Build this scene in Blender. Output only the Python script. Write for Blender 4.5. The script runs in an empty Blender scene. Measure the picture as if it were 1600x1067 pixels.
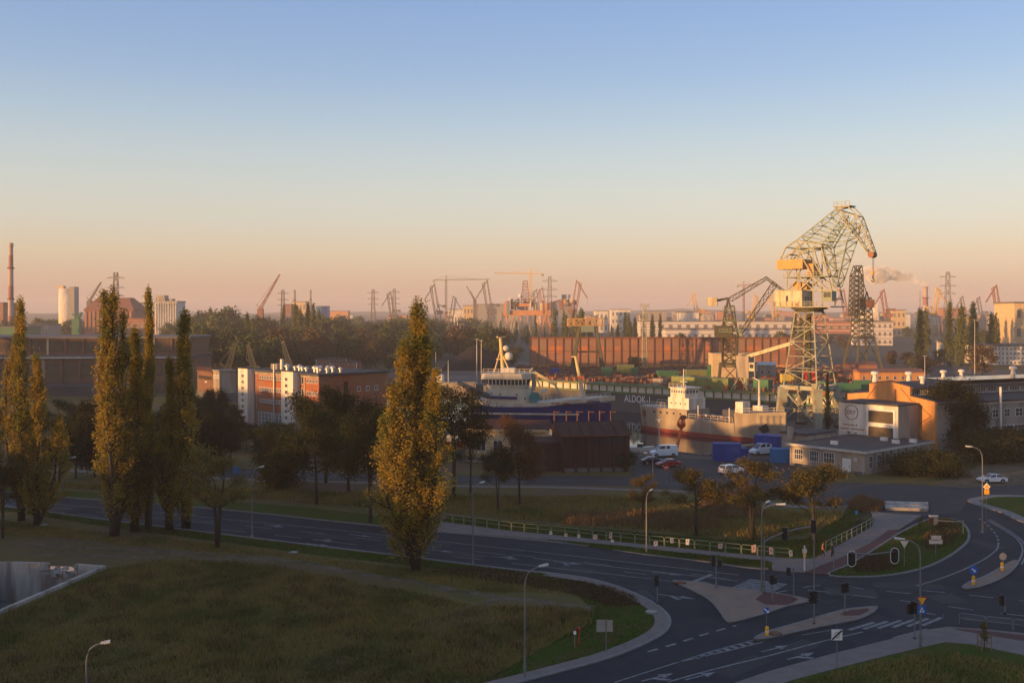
import bpy, math, random
import numpy as np
from mathutils import Vector, Matrix, geometry

# ------------------------------------------------------------------ camera, sky, sun, exposure
sc = bpy.context.scene
COL = sc.collection
H = 28.0            # eye height above the street
F = 1600.0          # focal length in photograph pixels
HY = 490.0          # horizon row of the photograph
cam = bpy.data.cameras.new('camera')
cam.lens = 36.0; cam.sensor_width = 36.0; cam.sensor_fit = 'HORIZONTAL'
cam.shift_y = -(533.5 - HY) / 1600.0
cam.clip_start = 0.5; cam.clip_end = 30000
cam_o = bpy.data.objects.new('camera', cam); COL.objects.link(cam_o)
cam_o.location = (0, 0, H); cam_o.rotation_euler = (math.pi/2, 0, 0)
sc.camera = cam_o

SUN_AZ = math.radians(58)       # to the left of straight behind the camera
SUN_EL = math.radians(4.0)
SDIR = Vector((-math.sin(SUN_AZ)*math.cos(SUN_EL), -math.cos(SUN_AZ)*math.cos(SUN_EL), math.sin(SUN_EL)))
world = bpy.data.worlds.new('World'); sc.world = world; world.use_nodes = True
nt = world.node_tree; nt.nodes.clear()
N = nt.nodes.new; Lk = nt.links.new
sky = N('ShaderNodeTexSky'); sky.sky_type = 'NISHITA'; sky.sun_disc = False
sky.sun_elevation = SUN_EL; sky.sun_rotation = math.pi + SUN_AZ
sky.altitude = 0; sky.air_density = 1.0; sky.dust_density = 1.5; sky.ozone_density = 1.0
# evening colour of the clear air: the same all round the horizon, by height above it only
EXPO = 1.3
SKY_T = [(0.0025,(0.445, 0.301, 0.258)), (0.0156,(0.584, 0.376, 0.279)), (0.0312,(0.687, 0.474, 0.319)), (0.0562,(0.745, 0.604, 0.413)), (0.0872,(0.708, 0.68, 0.565)), (0.1179,(0.658, 0.694, 0.638)), (0.1544,(0.558, 0.658, 0.694)), (0.1902,(0.445, 0.591, 0.723)), (0.2253,(0.356, 0.515, 0.73)), (0.2595,(0.305, 0.462, 0.716)), (0.2928,(0.266, 0.423, 0.701))]
SKY_T += [(.45,(.27,.38,.58)),(1.0,(.27,.35,.50))]
SKY_K = [(0.0025,(1.928, 2.093, 7.639)), (0.0156,(1.426, 1.452, 4.741)), (0.0312,(1.141, 1.108, 2.752)), (0.0562,(1.0, 0.939, 1.617)), (0.0872,(0.951, 0.891, 1.317)), (0.1179,(0.958, 0.895, 1.192)), (0.1544,(0.921, 0.887, 1.149)), (0.1902,(0.831, 0.856, 1.153)), (0.2253,(0.747, 0.808, 1.168)), (0.2595,(0.709, 0.785, 1.171)), (0.2928,(0.682, 0.766, 1.179))]
tc = N('ShaderNodeTexCoord'); sep = N('ShaderNodeSeparateXYZ')
Lk(tc.outputs['Generated'], sep.inputs[0])
def sky_ramp(stops, k):
    rmp = N('ShaderNodeValToRGB'); Lk(sep.outputs[2], rmp.inputs[0]); cr = rmp.color_ramp
    cr.elements.remove(cr.elements[-1]); cr.elements[0].position = stops[0][0]; cr.elements[0].color = (*[c*k for c in stops[0][1]], 1)
    for p_, c_ in stops[1:]:
        e_ = cr.elements.new(p_); e_.color = (*[c*k for c in c_], 1)
    return rmp.outputs[0]
def vmath(op, a, b):
    n = N('ShaderNodeVectorMath'); n.operation = op; Lk(a, n.inputs[0])
    if isinstance(b, float): n.inputs[1].default_value = (b, b, b)
    else: Lk(b, n.inputs[1])
    return n.outputs[0]
air = vmath('MULTIPLY', vmath('MULTIPLY', sky.outputs[0], sky_ramp(SKY_K, .1)), 10.0*0.35)
glow = vmath('MULTIPLY', sky_ramp(SKY_T, 1.0), 0.65/(0.15*2**EXPO))
bg = N('ShaderNodeBackground'); out = N('ShaderNodeOutputWorld')
Lk(vmath('ADD', air, glow), bg.inputs[0]); Lk(bg.outputs[0], out.inputs[0])
bg.inputs[1].default_value = 0.15

sun = bpy.data.lights.new('sun', 'SUN'); sun.energy = 3.4; sun.angle = math.radians(0.6); sun.color = (1.0, 0.52, 0.17)
sun_o = bpy.data.objects.new('sun', sun); COL.objects.link(sun_o)
sun_o.rotation_euler = (-SDIR).to_track_quat('-Z', 'Y').to_euler(); sun_o.location = (-300, -200, 200)

vs = sc.view_settings
vs.view_transform = 'Standard'; vs.look = 'None'; vs.gamma = 1.0; vs.exposure = EXPO; vs.use_curve_mapping = False
sc.cycles.volume_bounces = 0
sc.cycles.volume_step_rate = 4.0
sc.cycles.max_bounces = 5
sc.cycles.transparent_max_bounces = 8

# ------------------------------------------------------------------ helpers
R = random.Random(7)
NR = np.random.default_rng(7)
def gp(px, py, z=0.0):
    """point at height z seen at photograph pixel px, py"""
    d = (H - z) * F / (py - HY)
    return Vector(((px - 800) / F * d, d, z))
def wp(px, py, d):
    return Vector(((px - 800) / F * d, d, H - (py - HY) / F * d))
def V(*a): return Vector(a)

class MB:
    def __init__(s): s.v = []; s.f = []
    def add(s, vs_, fs):
        o = len(s.v); s.v.extend([tuple(v) for v in vs_]); s.f.extend([tuple(i + o for i in f) for f in fs]); return s
    def hexa(s, b, t):
        return s.add(list(b) + list(t), [(3,2,1,0),(4,5,6,7),(0,1,5,4),(1,2,6,5),(2,3,7,6),(3,0,4,7)])
    def box(s, x0, x1, y0, y1, z0, z1):
        return s.hexa([(x0,y0,z0),(x1,y0,z0),(x1,y1,z0),(x0,y1,z0)], [(x0,y0,z1),(x1,y0,z1),(x1,y1,z1),(x0,y1,z1)])
    def beam(s, a, b, w, h=None, up=(0,0,1)):
        a = Vector(a); b = Vector(b); h = w if h is None else h
        d = (b - a)
        if d.length < 1e-6: return s
        d.normalize(); u = Vector(up)
        if abs(d.dot(u)) > .97: u = Vector((0.36,0.93,0))
        r = d.cross(u).normalized(); u = r.cross(d)
        r *= w/2; u *= h/2
        return s.hexa([a-r-u, a+r-u, a+r+u, a-r+u], [b-r-u, b+r-u, b+r+u, b-r+u])
    def cyl(s, a, b, r0, r1=None, n=8, caps=True):
        a = Vector(a); b = Vector(b); r1 = r0 if r1 is None else r1
        d = (b - a).normalized(); u = Vector((0,0,1)) if abs(d.z) < .9 else Vector((1,0,0))
        r = d.cross(u).normalized(); u = r.cross(d)
        vv = []
        for p, rad in ((a, r0), (b, r1)):
            for i in range(n):
                t = 2*math.pi*i/n; vv.append(p + (r*math.cos(t) + u*math.sin(t))*rad)
        ff = [(i, (i+1) % n, n+(i+1) % n, n+i) for i in range(n)]
        if caps: ff += [tuple(range(n-1, -1, -1)), tuple(range(n, 2*n))]
        return s.add(vv, ff)
    def tube(s, pts, r, n=6):
        pts = [Vector(p) for p in pts]
        rs = r if isinstance(r, (list, tuple)) else [r]*len(pts)
        vv = []; ff = []
        ref = Vector((0,0,1))
        for i, p in enumerate(pts):
            d = (pts[min(i+1, len(pts)-1)] - pts[max(i-1, 0)]).normalized()
            u = ref if abs(d.dot(ref)) < .95 else Vector((1,0,0))
            rr = d.cross(u).normalized(); uu = rr.cross(d)
            for k in range(n):
                t = 2*math.pi*k/n; vv.append(p + (rr*math.cos(t)+uu*math.sin(t))*rs[i])
        for i in range(len(pts)-1):
            for k in range(n):
                ff.append((i*n+k, i*n+(k+1) % n, (i+1)*n+(k+1) % n, (i+1)*n+k))
        ff += [tuple(range(n-1, -1, -1)), tuple(range((len(pts)-1)*n, len(pts)*n))]
        return s.add(vv, ff)
    def lathe(s, prof, c=(0,0,0), n=12):
        vv = []; ff = []; c = Vector(c)
        for r, z in prof:
            for k in range(n):
                t = 2*math.pi*k/n; vv.append(c + Vector((r*math.cos(t), r*math.sin(t), z)))
        m = len(prof)
        for i in range(m-1):
            for k in range(n): ff.append((i*n+k, i*n+(k+1) % n, (i+1)*n+(k+1) % n, (i+1)*n+k))
        ff += [tuple(range(n-1, -1, -1)), tuple(range((m-1)*n, m*n))]
        return s.add(vv, ff)
    def prism(s, pts, z0, z1):
        """vertical extrusion of a plan polygon (any orientation, concave allowed)"""
        n = len(pts)
        if sum(pts[i][0]*pts[(i+1) % n][1]-pts[(i+1) % n][0]*pts[i][1] for i in range(n)) < 0: pts = list(pts)[::-1]
        vv = [(p[0], p[1], z0) for p in pts] + [(p[0], p[1], z1) for p in pts]
        return s.add(vv, [tuple(range(n-1, -1, -1)), tuple(range(n, 2*n))] + [(i, (i+1) % n, n+(i+1) % n, n+i) for i in range(n)])
    def slab(s, pts, axis, depth):
        """planar polygon (3-D points) extruded by a vector"""
        n = len(pts); pts = [Vector(p) for p in pts]; e = Vector(axis)*depth
        return s.add(pts + [p + e for p in pts], [tuple(range(n-1, -1, -1)), tuple(range(n, 2*n))] + [(i, (i+1) % n, n+(i+1) % n, n+i) for i in range(n)])
    def sheet(s, pts, z):
        n = len(pts)
        if sum(pts[i][0]*pts[(i+1) % n][1]-pts[(i+1) % n][0]*pts[i][1] for i in range(n)) < 0: pts = list(pts)[::-1]
        return s.add([(p[0], p[1], z) for p in pts], [tuple(range(n))])
    def ball(s, c, rx, ry=None, rz=None, n=10, m=6):
        ry = rx if ry is None else ry; rz = rx if rz is None else rz
        c = Vector(c); vv = []; ff = []
        for i in range(m+1):
            p = math.pi*i/m
            for k in range(n):
                t = 2*math.pi*k/n
                vv.append(c + Vector((rx*math.sin(p)*math.cos(t), ry*math.sin(p)*math.sin(t), -rz*math.cos(p))))
        for i in range(m):
            for k in range(n): ff.append((i*n+k, i*n+(k+1) % n, (i+1)*n+(k+1) % n, (i+1)*n+k))
        return s.add(vv, ff)
    def lattice(s, A, B, n, w, wd=None, rings=True, cross=False):
        """braced four-chord girder between two corner quads A and B"""
        wd = wd or w*.7
        A = [Vector(p) for p in A]; B = [Vector(p) for p in B]; m = len(A)
        P = [[A[k].lerp(B[k], i/n) for k in range(m)] for i in range(n+1)]
        for k in range(m): s.beam(A[k], B[k], w)
        for i in range(n+1):
            for k in range(m):
                q = (k+1) % m
                if rings: s.beam(P[i][k], P[i][q], wd)
                if i < n:
                    if (i+k) % 2 or cross: s.beam(P[i][k], P[i+1][q], wd)
                    if not (i+k) % 2 or cross: s.beam(P[i][q], P[i+1][k], wd)
        return s
    def build(s, name, m, parent=None, smooth=False):
        me = bpy.data.meshes.new(name); me.from_pydata(s.v, [], s.f)
        if smooth: me.polygons.foreach_set('use_smooth', [True]*len(me.polygons))
        return link(name, me, m, parent)

def link(name, me, m, parent=None):
    if m is not None and not me.materials: me.materials.append(M[m] if isinstance(m, str) else m)
    o = bpy.data.objects.new(name, me); COL.objects.link(o)
    if parent is not None:
        o.parent = parent
        l = parent.location
        if parent.parent is not None: l = l  # parts keep identity transforms under their thing
        if parent.type == 'EMPTY' and parent.parent is None:
            o.matrix_parent_inverse = (Matrix.Translation(l) @ Matrix.Rotation(parent.rotation_euler.z, 4, 'Z')).inverted()
    return o
def tag(o, label=None, cat=None, group=None, kind=None):
    if label: o['label'] = label
    if cat: o['category'] = cat
    if group: o['group'] = group
    if kind: o['kind'] = kind
    return o
def thing(name, label, cat, loc=(0,0,0), group=None):
    o = bpy.data.objects.new(name, None); COL.objects.link(o); o.location = loc; o.empty_display_size = .5
    return tag(o, label, cat, group)
def copy_tree(o, parent=None):
    c = o.copy(); COL.objects.link(c)
    if parent is not None: c.parent = parent
    for ch in o.children: copy_tree(ch, c)
    return c
def place(root, loc, rz=0.0, label=None, group=None, sc_=None, first=False):
    r = root if first else copy_tree(root)
    r.location = loc; r.rotation_euler = (0, 0, rz)
    if sc_ is not None: r.scale = sc_ if isinstance(sc_, (tuple, list)) else (sc_,)*3
    if label: r['label'] = label
    if group: r['group'] = group
    return r

# ------------------------------------------------------------------ materials
M = {}
def mat(name, col, col2=None, rough=.75, scale=.6, detail=4, metal=0.0, bump=0.0, bscale=None, spec=.3, lo=.35, hi=.65, emit=None, stretch=None, translucent=0.0, col3=None, scale3=None):
    m = bpy.data.materials.new(name); m.use_nodes = True; t = m.node_tree; b = t.nodes['Principled BSDF']
    b.inputs['Roughness'].default_value = rough; b.inputs['Metallic'].default_value = metal
    b.inputs['Specular IOR Level'].default_value = spec
    if col2 is None: col2 = tuple(c*.72 for c in col)
    co_ = t.nodes.new('ShaderNodeTexCoord'); src = co_.outputs['Object']
    if stretch:
        mp = t.nodes.new('ShaderNodeMapping'); mp.inputs['Scale'].default_value = stretch; t.links.new(src, mp.inputs[0]); src = mp.outputs[0]
    nz = t.nodes.new('ShaderNodeTexNoise'); nz.inputs['Scale'].default_value = scale; nz.inputs['Detail'].default_value = detail; nz.inputs['Roughness'].default_value = .65
    t.links.new(src, nz.inputs['Vector'])
    rp = t.nodes.new('ShaderNodeValToRGB'); rp.color_ramp.elements[0].position = lo; rp.color_ramp.elements[1].position = hi
    rp.color_ramp.elements[0].color = (*col, 1); rp.color_ramp.elements[1].color = (*col2, 1)
    t.links.new(nz.outputs[0], rp.inputs[0]); colour = rp.outputs[0]
    if col3 is not None:
        n3 = t.nodes.new('ShaderNodeTexNoise'); n3.inputs['Scale'].default_value = scale3 or scale*.2; n3.inputs['Detail'].default_value = 3
        t.links.new(src, n3.inputs['Vector'])
        r3 = t.nodes.new('ShaderNodeValToRGB'); r3.color_ramp.elements[0].position = .48; r3.color_ramp.elements[1].position = .62
        t.links.new(n3.outputs[0], r3.inputs[0])
        mx = t.nodes.new('ShaderNodeMixRGB'); t.links.new(r3.outputs[0], mx.inputs[0]); t.links.new(colour, mx.inputs[1]); mx.inputs[2].default_value = (*col3, 1)
        colour = mx.outputs[0]
    t.links.new(colour, b.inputs['Base Color'])
    if bump:
        bn = t.nodes.new('ShaderNodeBump'); bn.inputs['Strength'].default_value = bump; bn.inputs['Distance'].default_value = .1
        n2 = t.nodes.new('ShaderNodeTexNoise'); n2.inputs['Scale'].default_value = bscale or scale*6; n2.inputs['Detail'].default_value = 3
        t.links.new(src, n2.inputs['Vector']); t.links.new(n2.outputs[0], bn.inputs['Height']); t.links.new(bn.outputs[0], b.inputs['Normal'])
    if emit:
        b.inputs['Emission Color'].default_value = (*emit[0], 1); b.inputs['Emission Strength'].default_value = emit[1]
    if translucent:
        tr = t.nodes.new('ShaderNodeBsdfTranslucent'); t.links.new(colour, tr.inputs[0])
        ms = t.nodes.new('ShaderNodeMixShader'); ms.inputs[0].default_value = translucent
        t.links.new(b.outputs[0], ms.inputs[1]); t.links.new(tr.outputs[0], ms.inputs[2])
        t.links.new(ms.outputs[0], t.nodes['Material Output'].inputs[0])
    M[name] = m
    return m
# ground
mat('soil_grass', (.10,.092,.028), (.15,.11,.046), .95, .35, 8, bump=.6, bscale=4, col3=(.13,.09,.055), scale3=.05, spec=.05)
mat('lawn', (.046,.078,.009), (.06,.075,.013), .95, .8, 6, bump=.5, bscale=6, spec=.05, col3=(.075,.07,.02), scale3=.4)
mat('dry_grass', (.14,.085,.04), (.09,.065,.03), .95, 2.0, 4)
mat('dirt', (.17,.135,.098), (.11,.09,.06), .95, 1.2, 7, bump=.4, spec=.05, col3=(.09,.08,.042), scale3=.5)
mat('asphalt', (.025,.0255,.033), (.036,.0355,.041), .85, .35, 8, bump=.15, bscale=8, spec=.2, col3=(.021,.021,.027), scale3=.09)
mat('asphalt_old', (.055,.053,.056), (.042,.041,.044), .85, .15, 7, bump=.15, bscale=8, spec=.2)
mat('paving', (.2,.165,.15), (.155,.13,.12), .85, .8, 6, spec=.2)
mat('kerbstone', (.20,.195,.195), (.15,.145,.145), .85, 1.2, 5)
mat('island_paving', (.26,.185,.14), (.2,.145,.115), .85, .6, 6, spec=.2)
mat('red_paving', (.115,.045,.038), (.085,.04,.035), .85, .8, 6)
mat('road_paint', (.24,.24,.25), (.10,.10,.11), .7, 1.8, 7)
mat('yard', (.13,.095,.07), (.085,.065,.052), .95, .12, 8, bump=.5, bscale=2, col3=(.16,.125,.1), scale3=.03)
mat('far_land', (.065,.062,.034), (.09,.075,.05), .95, .01, 6)
mat('hill', (.05,.06,.045), (.07,.07,.05), 1, .004, 5)
mat('concrete', (.34,.32,.29), (.25,.235,.215), .9, .5, 7, bump=.2)
mat('concrete_pale', (.46,.405,.35), (.33,.285,.245), .9, .6, 7, bump=.2, col3=(.2,.175,.15), scale3=.35, stretch=(1.6,1.6,.28))
mat('concrete_dark', (.15,.14,.13), (.10,.095,.09), .9, .6, 7)
# building
mat('brick_red', (.34,.115,.055), (.265,.09,.045), .9, .8, 7, bump=.2, col3=(.28,.125,.07), scale3=.15)
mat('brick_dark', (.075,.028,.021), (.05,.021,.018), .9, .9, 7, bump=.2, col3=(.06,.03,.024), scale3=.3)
mat('brick_brown', (.2,.105,.065), (.15,.08,.052), .9, .5, 7, col3=(.14,.085,.06), scale3=.12)
mat('brick_mill', (.34,.17,.11), (.26,.125,.085), .9, .3, 7)
mat('plaster_white', (.72,.67,.58), (.58,.53,.45), .85, .7, 7, col3=(.5,.45,.38), scale3=.25, stretch=(1.6,1.6,.28))
mat('plaster_orange', (.6,.29,.10), (.5,.23,.085), .85, .5, 7, col3=(.43,.2,.085), scale3=.2, spec=.15, stretch=(1.6,1.6,.28))
mat('plaster_beige', (.37,.31,.25), (.3,.25,.2), .85, .5, 7, col3=(.24,.2,.165), scale3=.3, stretch=(1.6,1.6,.28))
mat('plaster_grey', (.3,.265,.235), (.23,.205,.185), .85, .5, 7, col3=(.19,.17,.155), scale3=.25, stretch=(1.6,1.6,.28))
mat('plaster_yellow', (.62,.46,.26), (.5,.36,.2), .85, .5, 7)
mat('roof_felt', (.055,.052,.055), (.085,.078,.075), .9, .4, 7)
mat('roof_grey', (.16,.15,.15), (.12,.11,.11), .9, .4, 7)
mat('roof_tile', (.28,.12,.07), (.2,.09,.06), .9, 1, 5)
mat('trim_white', (.7,.68,.64), (.55,.53,.5), .7, 1, 4)
mat('glass', (.03,.034,.042), (.055,.06,.07), .12, .4, 2, spec=.6)
mat('far_window', (.22,.18,.16), (.16,.14,.13), .4, .4, 2)
mat('glass_warm', (.12,.09,.06), (.08,.065,.05), .15, .4, 2, spec=.6)
mat('door_white', (.7,.68,.63), (.6,.57,.52), .6)
mat('zinc', (.55,.53,.5), (.4,.385,.36), .5, 1, 5, metal=.3)
mat('duct_white', (.75,.68,.62), (.6,.53,.47), .6, 1, 5, stretch=(1.6,1.6,.28))
# metalwork
mat('steel_grey', (.22,.22,.225), (.16,.16,.165), .5, 1, 4, metal=.4)
mat('lamp_grey', (.22,.22,.225), (.17,.17,.175), .45, 1, 3, metal=.4)
mat('lamp_head', (.55,.55,.54), (.45,.45,.44), .4, 1, 3)
mat('lamp_lens', (.55,.57,.6), (.45,.47,.5), .15, 1, 2, spec=.6)
mat('black_plastic', (.012,.012,.013), (.02,.02,.02), .5)
mat('lens_red', (.12,.01,.008), (.09,.01,.008), .2, spec=.6)
mat('lens_amber', (.14,.06,.008), (.1,.05,.008), .2, spec=.6)
mat('lens_green', (.008,.09,.05), (.008,.07,.04), .2, spec=.6)
mat('sign_white', (.78,.77,.74), (.7,.69,.66), .5)
mat('sign_back', (.36,.34,.31), (.3,.28,.26), .5, metal=.3)
mat('sign_blue', (.015,.12,.5), (.015,.1,.42), .45)
mat('sign_yellow', (.85,.42,.02), (.75,.36,.02), .45)
mat('sign_red', (.55,.02,.02), (.45,.02,.02), .45)
mat('rail_green', (.30,.32,.22), (.22,.25,.16), .5, 2, 4, metal=.3)
mat('poster_pink', (.75,.42,.3), (.62,.4,.36), .7, 3, 4)
mat('poster_pale', (.75,.62,.5), (.6,.46,.36), .7, 3, 4)
mat('rust_wall', (.32,.155,.09), (.25,.125,.075), .9, .12, 8, col3=(.28,.17,.115), scale3=.06, stretch=(1.6,1.6,.28))
mat('rust_band', (.5,.18,.075), (.41,.145,.065), .9, .12, 8, col3=(.38,.16,.08), scale3=.07, stretch=(1.6,1.6,.28))
mat('rust_rib', (.22,.085,.045), (.16,.07,.04), .9, .5, 6)
mat('rust', (.20,.085,.045), (.12,.055,.035), .95, .5, 7)
mat('crane_cream', (.37,.365,.27), (.29,.295,.22), .6, .8, 7, col3=(.26,.21,.13), scale3=.6)
mat('crane_house', (.58,.52,.35), (.46,.41,.28), .65, .6, 7, col3=(.4,.31,.18), scale3=.7, stretch=(1.6,1.6,.28))
mat('crane_green', (.2,.25,.18), (.25,.27,.18), .6, .8, 7)
mat('crane_dark', (.045,.05,.032), (.085,.07,.038), .65, .8, 7)
mat('crane_orange', (.62,.34,.1), (.48,.26,.08), .7, 1.5, 8, col3=(.42,.26,.12), scale3=1.2)
mat('crane_rust', (.30,.13,.07), (.2,.1,.06), .7, .5, 7)
mat('far_crane', (.13,.115,.11), (.17,.14,.12), .8, .1, 4)
mat('far_crane_red', (.3,.13,.085), (.24,.11,.07), .8, .1, 4)
mat('far_crane_yellow', (.62,.4,.12), (.5,.32,.1), .8, .1, 4)
mat('rig_orange', (.62,.27,.09), (.45,.2,.08), .8, .1, 6)
mat('rig_grey', (.25,.25,.27), (.2,.2,.22), .8, .1, 6)
mat('dock_green', (.09,.19,.085), (.14,.17,.07), .75, .4, 7, col3=(.2,.15,.07), scale3=.3)
mat('dock_dark', (.085,.085,.09), (.12,.105,.095), .8, .2, 7)
mat('dock_panel', (.62,.58,.48), (.5,.46,.38), .75, .5, 7)
mat('container_green', (.035,.16,.085), (.06,.13,.06), .6, .7, 5, stretch=(1.6,1.6,.28))
mat('container_olive', (.2,.23,.075), (.15,.17,.06), .6, .7, 6, stretch=(1.6,1.6,.28))
mat('container_blue', (.012,.05,.28), (.015,.04,.2), .6, .7, 5, stretch=(1.6,1.6,.28))
mat('container_sky', (.02,.16,.38), (.02,.13,.3), .6, .7, 5)
mat('container_yellow', (.6,.45,.08), (.5,.36,.07), .6, .7, 5)
mat('container_rust', (.36,.14,.06), (.25,.1,.05), .7, .7, 6)
mat('hull_blue', (.008,.014,.095), (.01,.018,.12), .4, .3, 5)
mat('hull_cream', (.52,.47,.37), (.45,.4,.31), .6, .4, 6, col3=(.4,.34,.26), scale3=.3, stretch=(1.6,1.6,.28))
mat('ship_white', (.72,.67,.57), (.6,.55,.46), .6, .5, 6, col3=(.52,.44,.34), scale3=.45, stretch=(1.6,1.6,.28))
mat('hull_grey', (.36,.295,.215), (.29,.235,.175), .6, .25, 7, col3=(.25,.19,.14), scale3=.2, stretch=(1.6,1.6,.28))
mat('hull_red', (.30,.06,.04), (.22,.05,.035), .7, .4, 6, stretch=(1.6,1.6,.28))
mat('mast_yellow', (.72,.55,.24), (.6,.45,.2), .6, .5, 5)
mat('pipe_dark', (.045,.045,.06), (.07,.07,.085), .5)
mat('teal', (.02,.2,.2), (.02,.15,.16), .6)
mat('paint_black', (.02,.02,.022), (.03,.03,.03), .6)
mat('paint_orange', (.7,.17,.05), (.55,.13,.04), .6, 1.2, 6)
mat('letter_white', (.75,.74,.7), (.65,.64,.6), .6)
mat('coal', (.008,.008,.011), (.014,.014,.017), .95, .3, 7, bump=.6)
mat('wood', (.24,.17,.11), (.17,.12,.08), .85, 2, 6)
mat('awning', (.05,.06,.12), (.04,.05,.1), .9)
# vehicles
mat('car_white', (.72,.73,.75), (.68,.69,.71), .25, 1, 2, spec=.5)
mat('car_red', (.32,.012,.02), (.28,.012,.018), .25, 1, 2, spec=.5)
mat('car_blue', (.012,.02,.06), (.01,.018,.05), .25, 1, 2, spec=.5)
mat('tyre', (.018,.018,.018), (.025,.025,.025), .9)
mat('rim', (.35,.35,.36), (.28,.28,.29), .35, metal=.7)
mat('head_lamp', (.7,.7,.68), (.6,.6,.58), .1, spec=.7)
mat('tail_lamp', (.3,.01,.01), (.22,.01,.01), .2, spec=.6)
mat('plate', (.7,.7,.68), (.65,.65,.62), .5)
# people
mat('skin', (.45,.27,.19), (.4,.24,.17), .6)
mat('cloth_black', (.02,.02,.025), (.03,.03,.035), .9)
mat('cloth_red', (.35,.07,.05), (.45,.2,.12), .9, 5)
mat('cloth_blue', (.03,.06,.2), (.04,.07,.24), .9)
mat('hair', (.03,.02,.013), (.05,.03,.02), .7)
# plants
mat('bark', (.06,.05,.04), (.036,.03,.025), .95, 2, 5, bump=.5, stretch=(3,3,.6))
mat('leaf_poplar', (.32,.245,.038), (.42,.275,.042), .7, .55, 5, translucent=.5, col3=(.21,.2,.032), scale3=.35, spec=.15)
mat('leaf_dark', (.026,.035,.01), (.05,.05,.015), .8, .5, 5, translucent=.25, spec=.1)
mat('leaf_autumn', (.13,.10,.025), (.085,.08,.021), .7, .6, 5, translucent=.35, col3=(.16,.092,.024), scale3=.45, spec=.15)
mat('leaf_rust', (.15,.06,.025), (.10,.065,.022), .7, .6, 5, translucent=.3)
mat('leaf_yellow', (.17,.13,.022), (.10,.10,.022), .7, .6, 5, translucent=.3)
mat('leaf_far', (.085,.11,.028), (.14,.13,.04), .8, .12, 5, spec=.1)
mat('leaf_far_dark', (.055,.072,.022), (.085,.085,.03), .8, .12, 5, spec=.1)
mat('leaf_far_autumn', (.11,.065,.028), (.08,.06,.025), .8, .12, 5)
mat('blade_grass', (.20,.17,.044), (.28,.195,.066), .9, .9, 6, translucent=.3, col3=(.125,.125,.03), scale3=.12, spec=.1)
mat('blade_red', (.10,.06,.03), (.085,.055,.026), .9, .5, 5, translucent=.2)
mat('blade_straw', (.21,.125,.055), (.15,.09,.042), .9, .5, 5, translucent=.2)
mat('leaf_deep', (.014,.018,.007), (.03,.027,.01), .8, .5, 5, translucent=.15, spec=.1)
# water
m = mat('water', (.018,.024,.028), (.022,.028,.03), .06, .05, 2, spec=.5, bump=.06, bscale=.9)
# striped far cladding
def stripes(name, c1, c2, period, axis=2, rough=.7):
    m = bpy.data.materials.new(name); m.use_nodes = True; t = m.node_tree; b = t.nodes['Principled BSDF']; b.inputs['Roughness'].default_value = rough
    co_ = t.nodes.new('ShaderNodeTexCoord'); sp = t.nodes.new('ShaderNodeSeparateXYZ'); t.links.new(co_.outputs['Object'], sp.inputs[0])
    ma = t.nodes.new('ShaderNodeMath'); ma.operation = 'FRACT'; md = t.nodes.new('ShaderNodeMath'); md.operation = 'DIVIDE'; md.inputs[1].default_value = period
    t.links.new(sp.outputs[axis], md.inputs[0]); t.links.new(md.outputs[0], ma.inputs[0])
    gt = t.nodes.new('ShaderNodeMath'); gt.operation = 'GREATER_THAN'; gt.inputs[1].default_value = .55; t.links.new(ma.outputs[0], gt.inputs[0])
    mx = t.nodes.new('ShaderNodeMixRGB'); t.links.new(gt.outputs[0], mx.inputs[0]); mx.inputs[1].default_value = (*c1, 1); mx.inputs[2].default_value = (*c2, 1)
    t.links.new(mx.outputs[0], b.inputs['Base Color']); M[name] = m
stripes('chimney_bands', (.36,.27,.24), (.26,.11,.09), 26)
stripes('clad_white', (.62,.56,.5), (.45,.4,.38), 3.4)
stripes('clad_red', (.38,.12,.07), (.5,.32,.22), 3.0)
# ------------------------------------------------------------------ setting: ground, water, roads
def crom(pts, n=6, closed=False):
    pts = [Vector(p) for p in pts]; o = []; m = len(pts)
    rng = range(m if closed else m-1)
    for i in rng:
        g = (lambda k: pts[k % m]) if closed else (lambda k: pts[min(max(k, 0), m-1)])
        p0, p1, p2, p3 = g(i-1), g(i), g(i+1), g(i+2)
        for j in range(n):
            t = j/n
            o.append(.5*((2*p1)+(p2-p0)*t+(2*p0-5*p1+4*p2-p3)*t*t+(3*p1-p0-3*p2+p3)*t**3))
    if not closed: o.append(pts[-1])
    return o
def G(lst, z=0.0): return [gp(a, b, z) for a, b in lst]
def struct(o): o['kind'] = 'structure'; return o
def holed(name, m, outer, holes, z):
    pts = []; edges = []
    for loop in [outer]+holes:
        b = len(pts); n = len(loop)
        pts += [Vector((p[0], p[1])) for p in loop]; edges += [(b+i, b+(i+1) % n) for i in range(n)]
    v, e, f, _, _, _ = geometry.delaunay_2d_cdt(pts, edges, [], 1, 1e-5)
    def inside(p, loop):
        c = False; n = len(loop)
        for i in range(n):
            a = loop[i]; b_ = loop[(i+1) % n]
            if (a[1] > p.y) != (b_[1] > p.y) and p.x < (b_[0]-a[0])*(p.y-a[1])/(b_[1]-a[1])+a[0]: c = not c
        return c
    ff = []
    for t in f:
        c = sum((v[i] for i in t), Vector((0, 0)))/len(t)
        if inside(c, outer) and not any(inside(c, h) for h in holes):
            a = v[t[0]]; b_ = v[t[1]]; d = v[t[2]]
            ff.append(tuple(t) if (b_-a).cross(d-a) > 0 else tuple(t)[::-1])
    mb = MB(); mb.add([(p.x, p.y, z) for p in v], ff)
    return struct(mb.build(name, m))

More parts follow.
